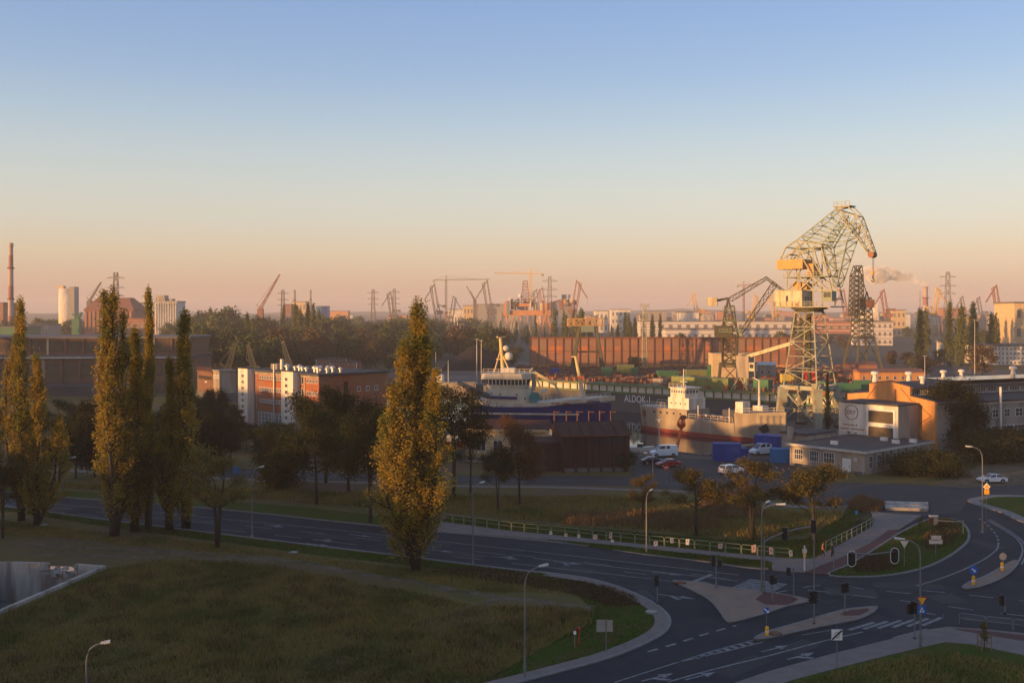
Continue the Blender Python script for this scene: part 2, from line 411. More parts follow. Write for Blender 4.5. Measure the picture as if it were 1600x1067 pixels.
DA = Vector((9.4, 335, 0)); DB = Vector((73.8, 277, 0)); ED = (DB-DA).normalized(); ND = Vector((-ED.y, ED.x, 0))
DC = DB + ED*30
BASIN = [(38,202),(60,222),(66,236),(70,268),(93,246.5),(DC.x+4,DC.y-6),tuple((DC+ND*9)[:2]),tuple((DA+ND*9)[:2]),(-2,368),(-12,400),(-80,440),(-86,352),(-52,318),(-30,280),(24.6,215)]
PIT = [tuple(gp(a, b)[:2]) for a, b in [(-60,990),(0,957),(160,888),(116,885),(75,884),(5,882),(-60,880)]]
holed('ground', 'soil_grass', [(-4500,-400),(4500,-400),(4500,6000),(-4500,6000)], [BASIN, PIT], 0.0)
holed('yard_ground', 'yard', [(-100,345),(-82,330),(-58,290),(-36,268),(14,202),(24,190),(46,188),(100,200),(190,230),(260,430),(230,600),(-60,600),(-60,450),(-100,440)], [BASIN], .006)
holed('far_ground', 'far_land', [(-4500,600.5),(4500,600.5),(4500,6000),(-4500,6000)], [], .006)
w = MB(); w.sheet(BASIN, -2.0); struct(w.build('water', 'water'))
q = MB(); n = len(BASIN)
for i in range(n):
    a = Vector((*BASIN[i], 0)); b = Vector((*BASIN[(i+1) % n], 0))
    d = (b-a).normalized(); nn = Vector((d.y, -d.x, 0))
    q.hexa([a-V(0,0,4), b-V(0,0,4), b+nn*.8-V(0,0,4), a+nn*.8-V(0,0,4)], [a+V(0,0,.25), b+V(0,0,.25), b+nn*.8+V(0,0,.25), a+nn*.8+V(0,0,.25)])
struct(q.build('quay_wall', 'concrete_dark'))
# far hills on the horizon
hm = MB(); nn_ = 90
for ring, (dd, base, amp, seed) in enumerate([(5000, 34, 13, 1), (3900, 24, 9, 2)]):
    rr = random.Random(seed); ph = [rr.uniform(0, 6.28) for _ in range(6)]
    prev = None
    for i in range(nn_+1):
        x = (-1.1 + 2.2*i/nn_)*dd*.75
        h = base + amp*sum(math.sin(x/dd*f_*5+p)/(1+.4*k) for k, (f_, p) in enumerate(zip((1.1,2.3,4.1,7.7,13,29), ph)))*.45 + rr.uniform(-1.5, 1.5)
        h = max(h, 4)
        cur = [(x, dd-300, 0), (x, dd, h), (x, dd+700, 0)]
        if prev: hm.add(prev+cur, [(0,3,4,1),(1,4,5,2)])
        prev = cur
struct(hm.build('hills', 'hill', smooth=True))

# --- roads
NEAR = [(-300,752),(-100,777),(69,799),(230,820),(394,840),(500,853),(600,865),(700,877.5),(800,889.5),(857,895),(915,903),(961,915),(1001,931),(1030,947),(1045,961),(1049,973),(1042,987),(1019,1002),(984,1017.5),(944,1032),(886,1048),(814,1067),(700,1096)]
FARE = [(-300,738),(-100,758),(78,776),(161,782),(280,791),(400,802),(500,813),(600,823),(680,831),(795,841),(907,852),(1001,866),(1088,876.5),(1160,887),(1200,890)]
nearw = crom(G(NEAR), 4); farw = crom(G(FARE), 4)
main = nearw + G([(1000,1160),(1145,1069),(1200,1050),(1309,1020),(1401,997),(1439,986),(1482,980),(1540,984),(1600,990),(1900,1020),(1900,880),(1680,868),(1668,835),(1600,817),(1565,801),(1532,791),(1512,781.5),(1551,774),(1600,772),(1750,768),(1750,755),(1600,757),(1500,762),(1440,757),(1340,754),(1240,755),(1216,757),(1166,752),(1100,748),(1000,745),(985,744),(907,745),(835,743),(713,742.5),(557,740),(380,732),(298,729),(118,717),(-60,706),(-300,697),(-300,708),(-60,718),(118,731),(300,742),(380,747),(557,751),(717,755.5),(865,757),(985,759),(1084,764),(1166,772),(1230,782),(1300,788),(1330,789),(1345,800),(1300,870),(1205,889)]) + farw[::-1]
holed('road', 'asphalt', main, [], .012)
# older, paler tarmac of the back street and the square on the right
holed('back_street', 'asphalt_old', G([(1430,806),(1500,800),(1512,783),(1551,775),(1600,773),(1750,768),(1750,755),(1600,757),(1500,762),(1440,757),(1340,754),(1240,755),(1166,752),(1100,748),(985,744),(835,743),(713,742.5),(557,740),(380,732),(118,717),(-300,697),(-300,708),(118,731),(380,747),(557,751),(717,755.5),(985,759),(1166,772),(1300,788),(1340,792),(1380,800)]), [], .016)
holed('car_park', 'asphalt_old', G([(985,744),(990,722),(985,712),(1060,716),(1120,718),(1200,717),(1240,722),(1240,755),(1166,752),(1100,748)]), [], .016)
holed('dirt_lot', 'dirt', G([(1460,757),(1490,745),(1530,727),(1600,724),(1760,720),(1760,756),(1600,757.5),(1500,762)]), [], .02)

def ribbon(name, m, line, w, z0, z1, side=1, parent=None):
    """raised strip of width w along a ground polyline, on its left (side 1) or right"""
    mb = MB(); L_ = []; 
    for i, p in enumerate(line):
        d = (line[min(i+1, len(line)-1)] - line[max(i-1, 0)]).normalized(); nn = Vector((-d.y, d.x, 0))*side
        L_.append((p, p+nn*w))
    for (a, b), (c, e) in zip(L_[:-1], L_[1:]):
        q = [a, c, e, b] if side > 0 else [b, e, c, a]
        mb.hexa([Vector((p.x, p.y, z0)) for p in q], [Vector((p.x, p.y, z1)) for p in q])
    o = mb.build(name, m, parent)
    return struct(o) if parent is None else o
ribbon('kerb', 'kerbstone', nearw, .35, 0, .13, -1)
ribbon('kerb', 'kerbstone', farw, .3, 0, .13, 1)
# paved band inside the long curve
ribbon('pavement', 'paving', crom(G(NEAR[9:23]), 6), 1.5, 0, .10, -1)
# bright verges along the kerb
holed('grass_verge', 'lawn', nearw + G([(700,1100),(740,1066),(800,1040),(870,1000),(930,955),(900,928),(800,905),(660,885),(500,868),(394,853),(280,838),(200,828),(60,806),(-100,784),(-300,758)]), [], .008)
holed('grass_verge', 'lawn', farw[:32] + G([(690,814),(600,806),(500,795),(400,786),(280,778),(78,765),(-300,732)]), [], .008)
holed('grass_verge', 'lawn', G([(690,814),(793,828),(886,837),(1000,849),(1100,859),(1190,868),(1270,872),(1330,840),(1362,822),(1368,812),(1361,800),(1344,791),(1325,790),(1318,805),(1260,842),(1180,846),(1000,832),(860,820),(700,806)]), [], .009)
# pavement beside the railing, and towards the square
rail_line = [(690,816),(793,830),(886,839),(1000,851),(1100,861),(1190,870),(1237,874),(1272,874),(1295,861),(1330,842),(1361,825),(1368,813),(1361,801),(1344,792),(1328,789)]
pave = G(rail_line) + G([(1380,802),(1440,806),(1405,828),(1388,829),(1361,849),(1315,872),(1257,895),(1208,892),(1205,884),(1145,872),(1059,864),(973,854),(907,848),(853,843.5),(795,838.5),(680,831)])
b = MB(); b.prism(pave, 0, .12); struct(b.build('pavement', 'paving'))
b = MB(); b.prism(crom(G([(855,844),(973,854.5),(1059,864.5),(1145,872.5),(1200,878),(1206,884),(1196,888.5),(1160,886),(1088,876),(1001,865.5),(915,853)]), 3, True), 0, .15); struct(b.build('grass_strip', 'lawn'))
b = MB(); b.prism(G([(1257,895.5),(1295,899),(1367,867),(1415,833),(1388,829.5),(1361,849.5),(1315,872.5)]), 0, .126); struct(b.build('cycle_path', 'red_paving'))
dgrass = crom(G([(1297,899),(1361,901),(1416,894),(1459,881),(1493.5,861),(1511,843.5),(1509,826),(1493,813),(1455,812),(1413,831),(1387,847),(1361,864),(1327,884)]), 4, True)
b = MB(); b.prism(dgrass, 0, .13); struct(b.build('grass_island', 'lawn'))
ribbon('kerb', 'kerbstone', dgrass+[dgrass[0]], .3, 0, .14, -1)
isl = G([(1512,781.5),(1551,774),(1600,773),(1700,775),(1700,850),(1600,817),(1565,801),(1532,791)])
b = MB(); b.prism(isl, 0, .12); struct(b.build('grass_island', 'lawn'))
ribbon('kerb', 'kerbstone', crom(G([(1620,775),(1551,774.3),(1520,779),(1512,783),(1532,791.5),(1565,801.5),(1600,817.5),(1700,850)]), 3), 1.6, 0, .14, 1)
# traffic islands
def island(name, px, m='island_paving', mk='kerbstone'):
    pts = crom(G(px), 4, True)
    b = MB(); b.prism(pts, 0, .14); o = struct(b.build(name, m))
    ribbon('kerb', mk, pts+[pts[0]], .25, 0, .155, -1, o)
    return o
i1 = island('traffic_island', [(1050,908.5),(1075,909),(1102,911),(1119,916),(1160,921),(1200,926),(1240,932),(1264,938),(1262,942),(1229,949),(1200,959),(1168,968),(1142,974),(1133,970),(1119,951),(1102,935),(1073,920)])
b = MB(); b.prism(G([(1196,926),(1236,932),(1248,938),(1232,947),(1196,946),(1180,938)]), 0, .146); b.build('red_strip', 'red_paving', i1)
i2 = island('traffic_island', [(1177,999),(1200,987),(1246,974),(1289,961),(1320,953),(1347,950),(1370,948.5),(1368,956),(1350,966),(1332,971.5),(1272,983),(1200,999)])
b = MB(); b.prism(G([(1312,962),(1328,955),(1356,952),(1358,956),(1344,963),(1322,964)]), 0, .146); b.build('red_strip', 'red_paving', i2)
i3 = island('traffic_island', [(1502,919),(1514,910),(1540,900),(1574,881),(1588,876),(1592,882),(1574,900),(1545,914),(1516,921)])
# near right pavement, cycle path and lawn
b = MB(); b.prism(G([(1000,1165),(1146,1069),(1200,1050.5),(1309,1020.5),(1401,997.5),(1439,986.5),(1482,980.5),(1540,984.5),(1600,990.5),(1900,1021),(1900,1060),(1600,1025),(1516,1007.5),(1476,1004.6),(1439,1013),(1384,1026),(1315,1043.5),(1234.5,1065),(1100,1110),(1060,1165)]), 0, .12); struct(b.build('pavement', 'paving'))
b = MB(); b.prism(G([(1488,982.5),(1540,987),(1600,994),(1900,1025),(1900,1035),(1600,1003),(1530,992),(1498,986)]), 0, .126); struct(b.build('cycle_path', 'red_paving'))
b = MB(); b.prism(G([(1060,1166),(1100,1111),(1234.5,1065.5),(1315,1044),(1384,1026.5),(1439,1013.5),(1476,1005),(1516,1008),(1600,1025.5),(1900,1061),(1900,1300),(1060,1300)]), 0, .10); struct(b.build('lawn', 'lawn'))
# trodden dirt path through the rough field
def trail(px, w0, w1, z, seed):
    r = random.Random(seed); l = crom(G(px), 8); A = []; B = []
    for i, p in enumerate(l):
        d = (l[min(i+1, len(l)-1)]-l[max(i-1, 0)]).normalized(); n_ = V(-d.y, d.x, 0); w = r.uniform(w0, w1)
        A.append(p+n_*w*r.uniform(.6,1)); B.append(p-n_*w*r.uniform(.6,1))
    holed('dirt_path', 'dirt', A+B[::-1], [], z)
trail([(40,848),(130,856),(250,862),(340,868),(420,873),(500,883),(560,896),(640,908),(700,921),(770,931),(860,942),(930,949)], .5, 1.25, .011, 3)
trail([(60,866),(170,868),(300,873),(380,874),(430,876)], .3, .8, .0125, 4)
trail([(700,968),(730,955),(765,940),(790,933)], .5, 1.5, .014, 5)
# footway along the back street
ribbon('footway', 'paving', crom(G([(-300,712),(120,735),(300,744),(410,749),(602,754),(717,758.5),(865,760),(985,764),(1084,768),(1166,778),(1240,790),(1326,790)]), 3), 1.6, 0, .06, -1)

# --- road markings
mk = MB()
def stripe(p, q, w=.16):
    a = gp(*p); b_ = gp(*q); d = (b_-a).normalized(); nn = Vector((-d.y, d.x, 0))*w/2
    mk.add([Vector((c.x, c.y, .021)) for c in (a-nn, b_-nn, b_+nn, a+nn)], [(0,1,2,3)])
def pline(px, w=.16):
    l = crom(G(px), 3)
    for a, b_ in zip(l[:-1], l[1:]):
        d = (b_-a).normalized(); nn = Vector((-d.y, d.x, 0))*w/2
        mk.add([Vector((c.x, c.y, .021)) for c in (a-nn, b_-nn, b_+nn, a+nn)], [(0,1,2,3)])
def dashes(px, on, off, w=.16, start=0.0):
    l = crom(G(px), 8); acc = start
    for a, b_ in zip(l[:-1], l[1:]):
        seg = (b_-a).length; d = (b_-a)/seg; nn = Vector((-d.y, d.x, 0))*w/2; s = 0
        while s < seg:
            ph = acc % (on+off); step = min(seg-s, (on-ph) if ph < on else (on+off-ph)); step = max(step, 1e-3)
            if ph < on:
                p0 = a+d*s; p1 = a+d*(s+step)
                mk.add([Vector((c.x, c.y, .021)) for c in (p0-nn, p1-nn, p1+nn, p0+nn)], [(0,1,2,3)])
            s += step; acc += step
LA = [(-100,768),(72,786),(173,794.5),(394,815),(509,826),(601,836),(682,845),(800,858),(900,869),(1050,886),(1154,898)]
LB = [(-100,771.5),(69,791),(230,808),(440,827),(587,843.5),(668,853.5),(745,861.5),(834,872)]
LC = [(-100,774.5),(69,795.5),(230,815),(453,838.5),(565,852),(686,866.5),(800,880)]
pline(LA, .18); dashes(LB, 4, 4.5); dashes(LC, 4, 4.5, start=3)
pline([(834,872),(973,887),(1154,907.5)]); pline([(800,880),(920,893),(1050,908)])
dashes([(800,866),(900,877),(960,884)], 3, 6); pline([(975,893),(1010,897)], .15)
pline([(1080,896),(1140,905)], .14); stripe((1085,908), (1112,897), .55)
for i in range(7):                                   # first crossing
    x0 = 1138+i*6; y0 = 921-i*2.6
    stripe((1140+i*5, 919-i*2.3), (1205+i*4, 927.5-i*2.4), .5)
for i in range(6):                                   # second crossing
    stripe((1326+i*23, 984-i*1.4), (1366+i*21, 972-i*1.5), .4)
stripe((1248,973), (1290,962), .5); stripe((1397,997), (1450,983), .5); stripe((1252,992), (1300,984), .12)
pline([(960,1066),(1000,1053),(1060,1034),(1110,1018),(1177,999.5)]); pline([(1060,1034),(1110,1023),(1160,1011),(1192,1003)])
for i in range(8): stripe((1082+i*12, 1027.5-i*3.6), (1092+i*12, 1027.5-i*3.1), .5)
pline([(1044,1065),(1120,1044),(1200,1024.5),(1280,1003),(1348,987)], .2)
dashes([(1012,1018),(1060,1004),(1100,991),(1150,977)], 1.2, 1.0, .3)
dashes([(1205,927),(1286,914),(1360,921),(1430,928)], 2.2, 2.2, .2)
dashes([(1262,921),(1338,930),(1398,937),(1465,945),(1530,954),(1600,962)], 2.2, 2.2, .22)
dashes([(1440,922),(1520,930),(1600,939)], 2.2, 2.2, .22)
dashes([(1448,958),(1475,962)], .8, .6, .3)
pline([(1432,915),(1480,900),(1530,878),(1556,860),(1560,850)], .2); dashes([(1560,850),(1558,838),(1545,822),(1530,810)], 1.0, 1.2, .25)
pline([(1542,812),(1571,829),(1591,843.5),(1598,861),(1588,884)], .2); pline([(1546,811),(1576,829),(1596,843.5),(1604,861),(1596,882)], .2)
dashes([(380,737),(557,745.5),(717,749),(865,750),(985,751)], 3, 5)
# lane arrows
def arrow(px, py, dirx, L_=4.5, turn=0):
    o = gp(px, py); d = Vector((dirx[0], dirx[1], 0)).normalized(); nn = Vector((-d.y, d.x, 0))
    P_ = lambda s, t: (o + d*s + nn*t).xy.to_3d() + V(0, 0, .0225)
    mk.add([P_(0,-.1), P_(L_*.65,-.1), P_(L_*.65,.1), P_(0,.1)], [(0,1,2,3)])
    mk.add([P_(L_*.6,-.45), P_(L_,0), P_(L_*.6,.45)], [(0,1,2)])
    if turn: mk.add([P_(L_*.3,.1*turn), P_(L_*.45,.1*turn), P_(L_*.7,.9*turn), P_(L_*.55,1.0*turn)], [(0,1,2,3)])
rd = (gp(800,880)-gp(453,838.5)); rd = (rd.x, rd.y)
for px, py in [(488,842.5),(545,834.5),(412,820),(478,848.5),(250,800),(668,858),(865,877),(1018,893),(770,869)]: arrow(px, py, rd, 3.4, R.choice([0,1,-1]))
arrow(1027,928, rd, 4, -1)
ld = (gp(1348,987)-gp(1200,1024.5)); ld = (ld.x, ld.y)
for px, py in [(1002,1064),(1070,1062),(1230,1030),(1190,1018)]: arrow(px, py, ld, 3.2, R.choice([0,1,-1]))
struct(mk.build('road_markings', 'road_paint'))

# repair patches, seams and drain covers in the tarmac
pm = MB(); sm_ = MB()
for px, py, w, d, a in [(520,838,7,2.2,-.45),(730,866,5,1.8,-.45),(300,812,9,2.0,-.45),(900,890,4,2.4,-.5),(1330,925,5,3,-.2),(1420,915,7,2,-.15),(1160,1040,6,2,.75),(1250,1010,4,2,.75),(1480,935,3,3,.2),(1540,850,2,5,.3),(1450,790,9,3,.1),(1560,968,6,2,-.2),(1000,930,2.5,4,.2),(640,845,12,1.4,-.45)]:
    c = gp(px, py); e = V(math.cos(a), math.sin(a), 0); n_ = V(-e.y, e.x, 0)
    pm.add([(c+e*w*x+n_*d*y).xy.to_3d()+V(0,0,.0165) for x, y in ((-.5,-.5),(.5,-.48),(.49,.5),(-.5,.49))], [(0,1,2,3)])
struct(pm.build('tarmac_patches', 'asphalt_old'))
for k in range(60):
    if k < 34: t_ = R.random(); i = int(t_*(len(nearw)-40)); c = nearw[i].lerp(farw[min(i, len(farw)-1)], R.random())
    else: c = gp(R.uniform(1180,1580), R.uniform(900,985))
    a = R.uniform(-.9,.3); q = c.copy()
    for j in range(6):
        e = V(math.cos(a), math.sin(a), 0)*R.uniform(.5,1.3); n_ = V(-e.y, e.x, 0).normalized()*.03
        sm_.add([p.xy.to_3d()+V(0,0,.0175) for p in (q-n_, q+e-n_, q+e+n_, q+n_)], [(0,1,2,3)]); q = q+e; a += R.uniform(-.5,.5)
struct(sm_.build('tarmac_cracks', 'paint_black'))
# --- sunken concrete pit on the left
pt = thing('concrete_pit', 'pale concrete walls of a sunken rectangular pit in the field', 'pit', (*PIT[1], 0))
wl = MB(); ins = MB()
pw = [Vector((*p, 0)) for p in PIT]
for k, (i, j, top) in enumerate([(0,1,.3),(1,2,.35),(2,3,.25),(3,4,-.7),(4,5,.3),(5,6,.2),(6,0,.2)]):
    a, b_ = pw[i], pw[j]; d = (b_-a).normalized(); nn = Vector((d.y, -d.x, 0))*.45
    c0 = V(0,0,-4.2); c1 = V(0,0,top)
    m_ = MB().hexa([a+c0, b_+c0, b_+nn+c0, a+nn+c0], [a+c1, b_+c1, b_+nn+c1, a+nn+c1]); m_.build('wall', 'concrete_pale', pt)
f = MB(); f.sheet(PIT, -4.0); f.build('floor', 'concrete_dark', pt)
rb = MB()
for k in range(26):
    c = pw[3].lerp(pw[4], R.random()) + V(R.uniform(-.8,.8), R.uniform(-1,.3), R.uniform(-.9,.1)); s = R.uniform(.15,.5)
    rb.hexa([c+V(-s,-s*.6,-s*.4), c+V(s,-s*.7,-s*.4), c+V(s*.8,s*.6,-s*.4), c+V(-s*.9,s*.5,-s*.4)], [c+V(-s*.7,-s*.5,s*.3), c+V(s*.6,-s*.5,s*.5), c+V(s*.7,s*.5,s*.3), c+V(-s*.6,s*.6,s*.2)])
rb.build('rubble', 'concrete', pt)['kind'] = 'stuff'
for px, py in [(72,925),(98,914),(121,903),(21,949)]:
    b = MB(); p = gp(px, py); b.cyl(p, p+V(0,0,1.6), .035, n=6); b.build('fence_post', 'rust', pt)
# ------------------------------------------------------------------ trees and plants
def quads_mesh(name, C, S, seed, flat=0.0, tri=False):
    """leaf-sized diamond faces at centres C with half-sizes S"""
    r = np.random.default_rng(seed); n = len(C)
    a = r.normal(size=(n,3)); a[:,2] += flat*np.sign(a[:,2]); a /= np.linalg.norm(a, axis=1)[:,None]
    b = r.normal(size=(n,3)); b -= (b*a).sum(1)[:,None]*a; b /= np.linalg.norm(b, axis=1)[:,None]
    c = np.cross(a, b); S = np.asarray(S)[:,None]
    v = np.stack([C-b*S, C-c*S*.62, C+b*S, C+c*S*.62], 1).reshape(-1,3)
    me = bpy.data.meshes.new(name)
    me.vertices.add(4*n); me.vertices.foreach_set('co', v.astype(np.float32).ravel())
    me.loops.add(4*n); me.loops.foreach_set('vertex_index', np.arange(4*n, dtype=np.int32))
    me.polygons.add(n); me.polygons.foreach_set('loop_start', np.arange(0, 4*n, 4, dtype=np.int32))
    me.update(calc_edges=True)
    return me
def poplar(seed, h=20.0, rmax=2.0, nleaf=9000, leaf=.2, leaders=((0,1),), nb=70, belly=.42, spread=.24):
    """tall narrow crown: several steep leaders, each a plume of short rising limbs with streaks of leaves"""
    r = random.Random(seed); nr = np.random.default_rng(seed); k = h/20
    tr = MB(); C = []; tops = []
    for i, (off, hf) in enumerate(leaders):
        a = r.uniform(0, 6.28); ph = r.uniform(0, 6.28); hh = h*hf
        pts = [V(math.cos(a)*off*rmax*min(1, t*2.4)+.1*k*math.sin(6*t+ph), math.sin(a)*off*rmax*min(1, t*2.4)+.1*k*math.cos(5*t+ph), hh*t) for t in [j/9 for j in range(10)]]
        tr.tube(pts, [max(.02, .25*k*(1-t/9)**1.1*(1 if i == 0 else .6)) for t in range(10)], 7); tops.append((pts, hf, off))
    wts = [hf*(1.6 if i == 0 else 1) for i, (off, hf) in enumerate(leaders)]
    def prof(t): return math.sin(math.pi*.5*min(1, t/belly))**.8 if t < belly else (1-((t-belly)/(1-belly))**1.25)*.95+.05
    per = nleaf//nb
    for i in range(nb):
        pts, hf, off = r.choices(tops, wts)[0]; z0 = r.uniform(.03, .93)
        fi = z0*9; p0 = pts[int(fi)].lerp(pts[min(9, int(fi)+1)], fi-int(fi)); hh = h*hf
        a = r.uniform(0, 6.28); ln = hh*r.uniform(.08, .2)*(1.15-z0*.75); ze = min(.99, (p0.z+ln)/hh)
        re = rmax*(1 if len(leaders) == 1 else .62)*prof(ze)*r.uniform(.45, 1.12)
        p1 = V(p0.x+math.cos(a)*re, p0.y+math.sin(a)*re, min(hh*.998, p0.z+ln)); mid = p0.lerp(p1, .5)+V(math.cos(a), math.sin(a), 0)*re*.2
        tr.tube([p0, mid, p1], [.05*k, .03*k, .012], 4)
        m_ = max(6, int(per*r.uniform(.35, 1.65))); t = nr.beta(1.9, 1.15, m_)
        P = (1-t)[:,None]**2*np.array(p0)+(2*t*(1-t))[:,None]*np.array(mid)+(t**2)[:,None]*np.array(p1)
        s = spread*k*(.5+.6*np.sin(np.pi*t))*r.uniform(.6, 1.3)
        C.append(P + nr.normal(size=(m_,3))*np.stack([s, s, s*2.3], 1))
    C = np.concatenate(C); C = C[C[:,2] > h*.04]
    q = quads_mesh('crown', C, nr.uniform(.6, 1.35, len(C))*leaf, seed)
    tm = bpy.data.meshes.new('trunk'); tm.from_pydata(tr.v, [], tr.f); tm.polygons.foreach_set('use_smooth', [True]*len(tm.polygons))
    return tm, q
def broadleaf(seed, h=10.0, w=4.0, nleaf=6000, leaf=.16, trunk=.28, limbs=8, spread=.5, bare=0.0, low=.25, rt=.2, stems=1):
    """spreading crown: limbs, twigs and clumps of leaves at the twig ends"""
    r = random.Random(seed); nr = np.random.default_rng(seed)
    tr = MB(); tips = []
    for s_ in range(stems):
        a0 = r.uniform(0, 6.28); lean = 0 if stems == 1 else w*.18
        top = V(math.cos(a0)*lean+r.uniform(-.3,.3), math.sin(a0)*lean+r.uniform(-.3,.3), h*r.uniform(.72,.85))
        mid = V(top.x*.35+r.uniform(-.15,.15), top.y*.35, h*.38)
        tr.tube([V(top.x*.05, top.y*.05, 0), mid*.5+V(0,0,0), mid, mid.lerp(top,.5)+V(r.uniform(-.3,.3), r.uniform(-.3,.3), 0), top], [rt, rt*.78, rt*.62, rt*.35, .03], 7)
        tips.append(top)
        for i in range(limbs):
            z0 = r.uniform(low, .75); fr = (z0*h-0)/top.z
            p0 = (V(0,0,0).lerp(mid, fr/.5) if fr < .5 else mid.lerp(top, min(1, (fr-.5)/.5))); 
            a = 2.4*i+r.uniform(-.4,.4); ln = w*r.uniform(.65, 1.1)*(1.15-z0*.75)
            up = r.uniform(.35, .95)+z0*.4
            p1 = p0 + V(math.cos(a)*ln, math.sin(a)*ln, ln*up*.75)
            if p1.z > h: p1.z = h*r.uniform(.9, 1)
            pm = p0.lerp(p1, .5)+V(0,0,-ln*.06)
            tr.tube([p0, pm, p1], [rt*.34, rt*.2, .025], 5)
            for j in range(5):
                t = r.uniform(.3, 1); q0 = p0.lerp(p1, t); b = a+r.uniform(-1.3,1.3); l2 = ln*r.uniform(.25,.5)
                q1 = q0+V(math.cos(b)*l2, math.sin(b)*l2, l2*r.uniform(.2,1.1))
                tr.tube([q0, q1], [rt*.14, .014], 4); tips += [q1, q0.lerp(q1, .55)]
            tips.append(p1)
    wt = np.array([r.uniform(.25, 1.5) for _ in tips])
    if bare: wt *= np.array([0 if r.random() < bare else 1 for _ in tips])
    wt /= wt.sum(); idx = nr.choice(len(tips), nleaf, p=wt)
    T = np.array([tuple(t) for t in tips])[idx]
    sp = np.array([r.uniform(.6,1.3) for _ in tips])[idx][:,None]*spread*(w/4)
    C = T + nr.normal(size=(nleaf,3))*sp*np.array([1,1,.75])
    C = C[C[:,2] > h*.12]
    q = quads_mesh('crown', C, nr.uniform(.6,1.35,len(C))*leaf, seed)
    tm = bpy.data.meshes.new('trunk'); tm.from_pydata(tr.v, [], tr.f); tm.polygons.foreach_set('use_smooth', [True]*len(tm.polygons))
    return tm, q
def bushy(seed, h=12.0, w=4.0, nleaf=8000, leaf=.18, ncl=60, low=.15, rt=.25, sig=.15):
    """dense rounded crown: overlapping leaf clumps through an uneven ellipsoid, carried by limbs"""
    r = random.Random(seed); nr = np.random.default_rng(seed); tr = MB(); cl = []
    cz = h*(1+low)/2; rz_ = h*(1-low)/2; ph = [r.uniform(0, 6.28) for _ in range(4)]
    for i in range(ncl):
        a = r.uniform(0, 6.28); u = r.uniform(-1, 1); q = r.uniform(.3, 1)**.55
        lob = .82+.13*math.sin(2*a+ph[0]+2*u)+.13*math.sin(3*a+ph[1])+.08*math.sin(5*u+ph[2])
        rr = math.sqrt(1-u*u)*w*q*lob; cl.append(V(math.cos(a)*rr, math.sin(a)*rr, cz+u*rz_*q*.93))
    tr.tube([V(0,0,0), V(.1,0,h*.25), V(-.05,.1,h*.55), V(0,0,h*.85)], [rt, rt*.8, rt*.5, .04], 7)
    for c in cl[:22]:
        z0 = max(h*.12, c.z*.55); p0 = V(0,0,z0); tr.tube([p0, p0.lerp(c,.5)+V(0,0,-.1*w*.3), c], [rt*.3, rt*.17, .02], 5)
    wt = np.array([r.uniform(.4, 1.5) for _ in cl]); wt /= wt.sum(); idx = nr.choice(ncl, nleaf, p=wt)
    sg = np.array([r.uniform(.7, 1.35) for _ in cl])[idx][:,None]*sig*w
    C = np.array([tuple(c) for c in cl])[idx] + nr.normal(size=(nleaf,3))*sg*np.array([1,1,.8]); C = C[(C[:,2] > h*low*.5)]; C[:,2] = np.minimum(C[:,2], h*1.02)
    q = quads_mesh('crown', C, nr.uniform(.6,1.35,len(C))*leaf, seed)
    tm = bpy.data.meshes.new('trunk'); tm.from_pydata(tr.v, [], tr.f); tm.polygons.foreach_set('use_smooth', [True]*len(tm.polygons))
    return tm, q
PROTO = {}
def proto(key, meshes, leafmat, h):
    PROTO[key] = (meshes[0], meshes[1], leafmat, h)
    meshes[0].materials.append(M['bark']); meshes[1].materials.append(M[leafmat])
def remat(key, src, leafmat):
    a, b, _, h = PROTO[src]; b2 = b.copy(); b2.materials.clear(); b2.materials.append(M[leafmat]); PROTO[key] = (a, b2, leafmat, h)
def tree(name, key, base, hgt, label, cat='tree', group=None, wide=1.0, rz=None):
    a, b, _, h = PROTO[key]
    o = thing(name, label, cat, base, group)
    o.rotation_euler = (0, 0, R.uniform(0, 6.28) if rz is None else rz); s = hgt/h; o.scale = (s*wide, s*wide, s)
    for nm, me in (('trunk', a), ('crown', b)):
        c = bpy.data.objects.new(nm, me); COL.objects.link(c); c.parent = o
    return o
def tree_px(name, key, px, yb, yt, label, wide=1.0, group=None, cat='tree'):
    p = gp(px, yb); return tree(name, key, p, (yb-yt)/F*p.y, label, cat, group, wide)

proto('pop_big', poplar(3, 29, 3.5, 60000, .1, ((0,1),(.12,.985),(.2,.95),(.42,.84),(.5,.74),(.6,.68),(.66,.58)), 420, .36, .155), 'leaf_poplar', 29)
proto('pop_a', poplar(11, 30, 2.3, 27000, .105, ((0,1),(.25,.98),(.3,.9),(.5,.72),(.6,.55)), 240, .4, .135), 'leaf_poplar', 30)
proto('pop_b', poplar(12, 26, 1.7, 18000, .105, ((0,1),(.4,.7)), 140, .42, .135), 'leaf_poplar', 26)
proto('pop_c', poplar(13, 24, 3.0, 23000, .11, ((0,1),(.45,.86),(.6,.7),(.75,.6)), 190, .4, .16), 'leaf_poplar', 24)
remat('pop_dark', 'pop_c', 'leaf_dark')
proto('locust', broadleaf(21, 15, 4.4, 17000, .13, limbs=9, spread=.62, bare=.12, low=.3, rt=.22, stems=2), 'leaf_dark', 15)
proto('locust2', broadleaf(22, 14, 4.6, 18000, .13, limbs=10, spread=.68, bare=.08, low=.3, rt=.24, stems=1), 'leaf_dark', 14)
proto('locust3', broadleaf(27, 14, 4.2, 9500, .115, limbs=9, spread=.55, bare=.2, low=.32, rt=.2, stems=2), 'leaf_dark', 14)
proto('autumn', broadleaf(23, 9, 2.5, 8000, .085, limbs=12, spread=.52, bare=.18, low=.28, rt=.17, stems=1), 'leaf_autumn', 9)
proto('autumn2', broadleaf(24, 9, 2.3, 6500, .085, limbs=10, spread=.5, bare=.22, low=.3, rt=.16, stems=2), 'leaf_autumn', 9)
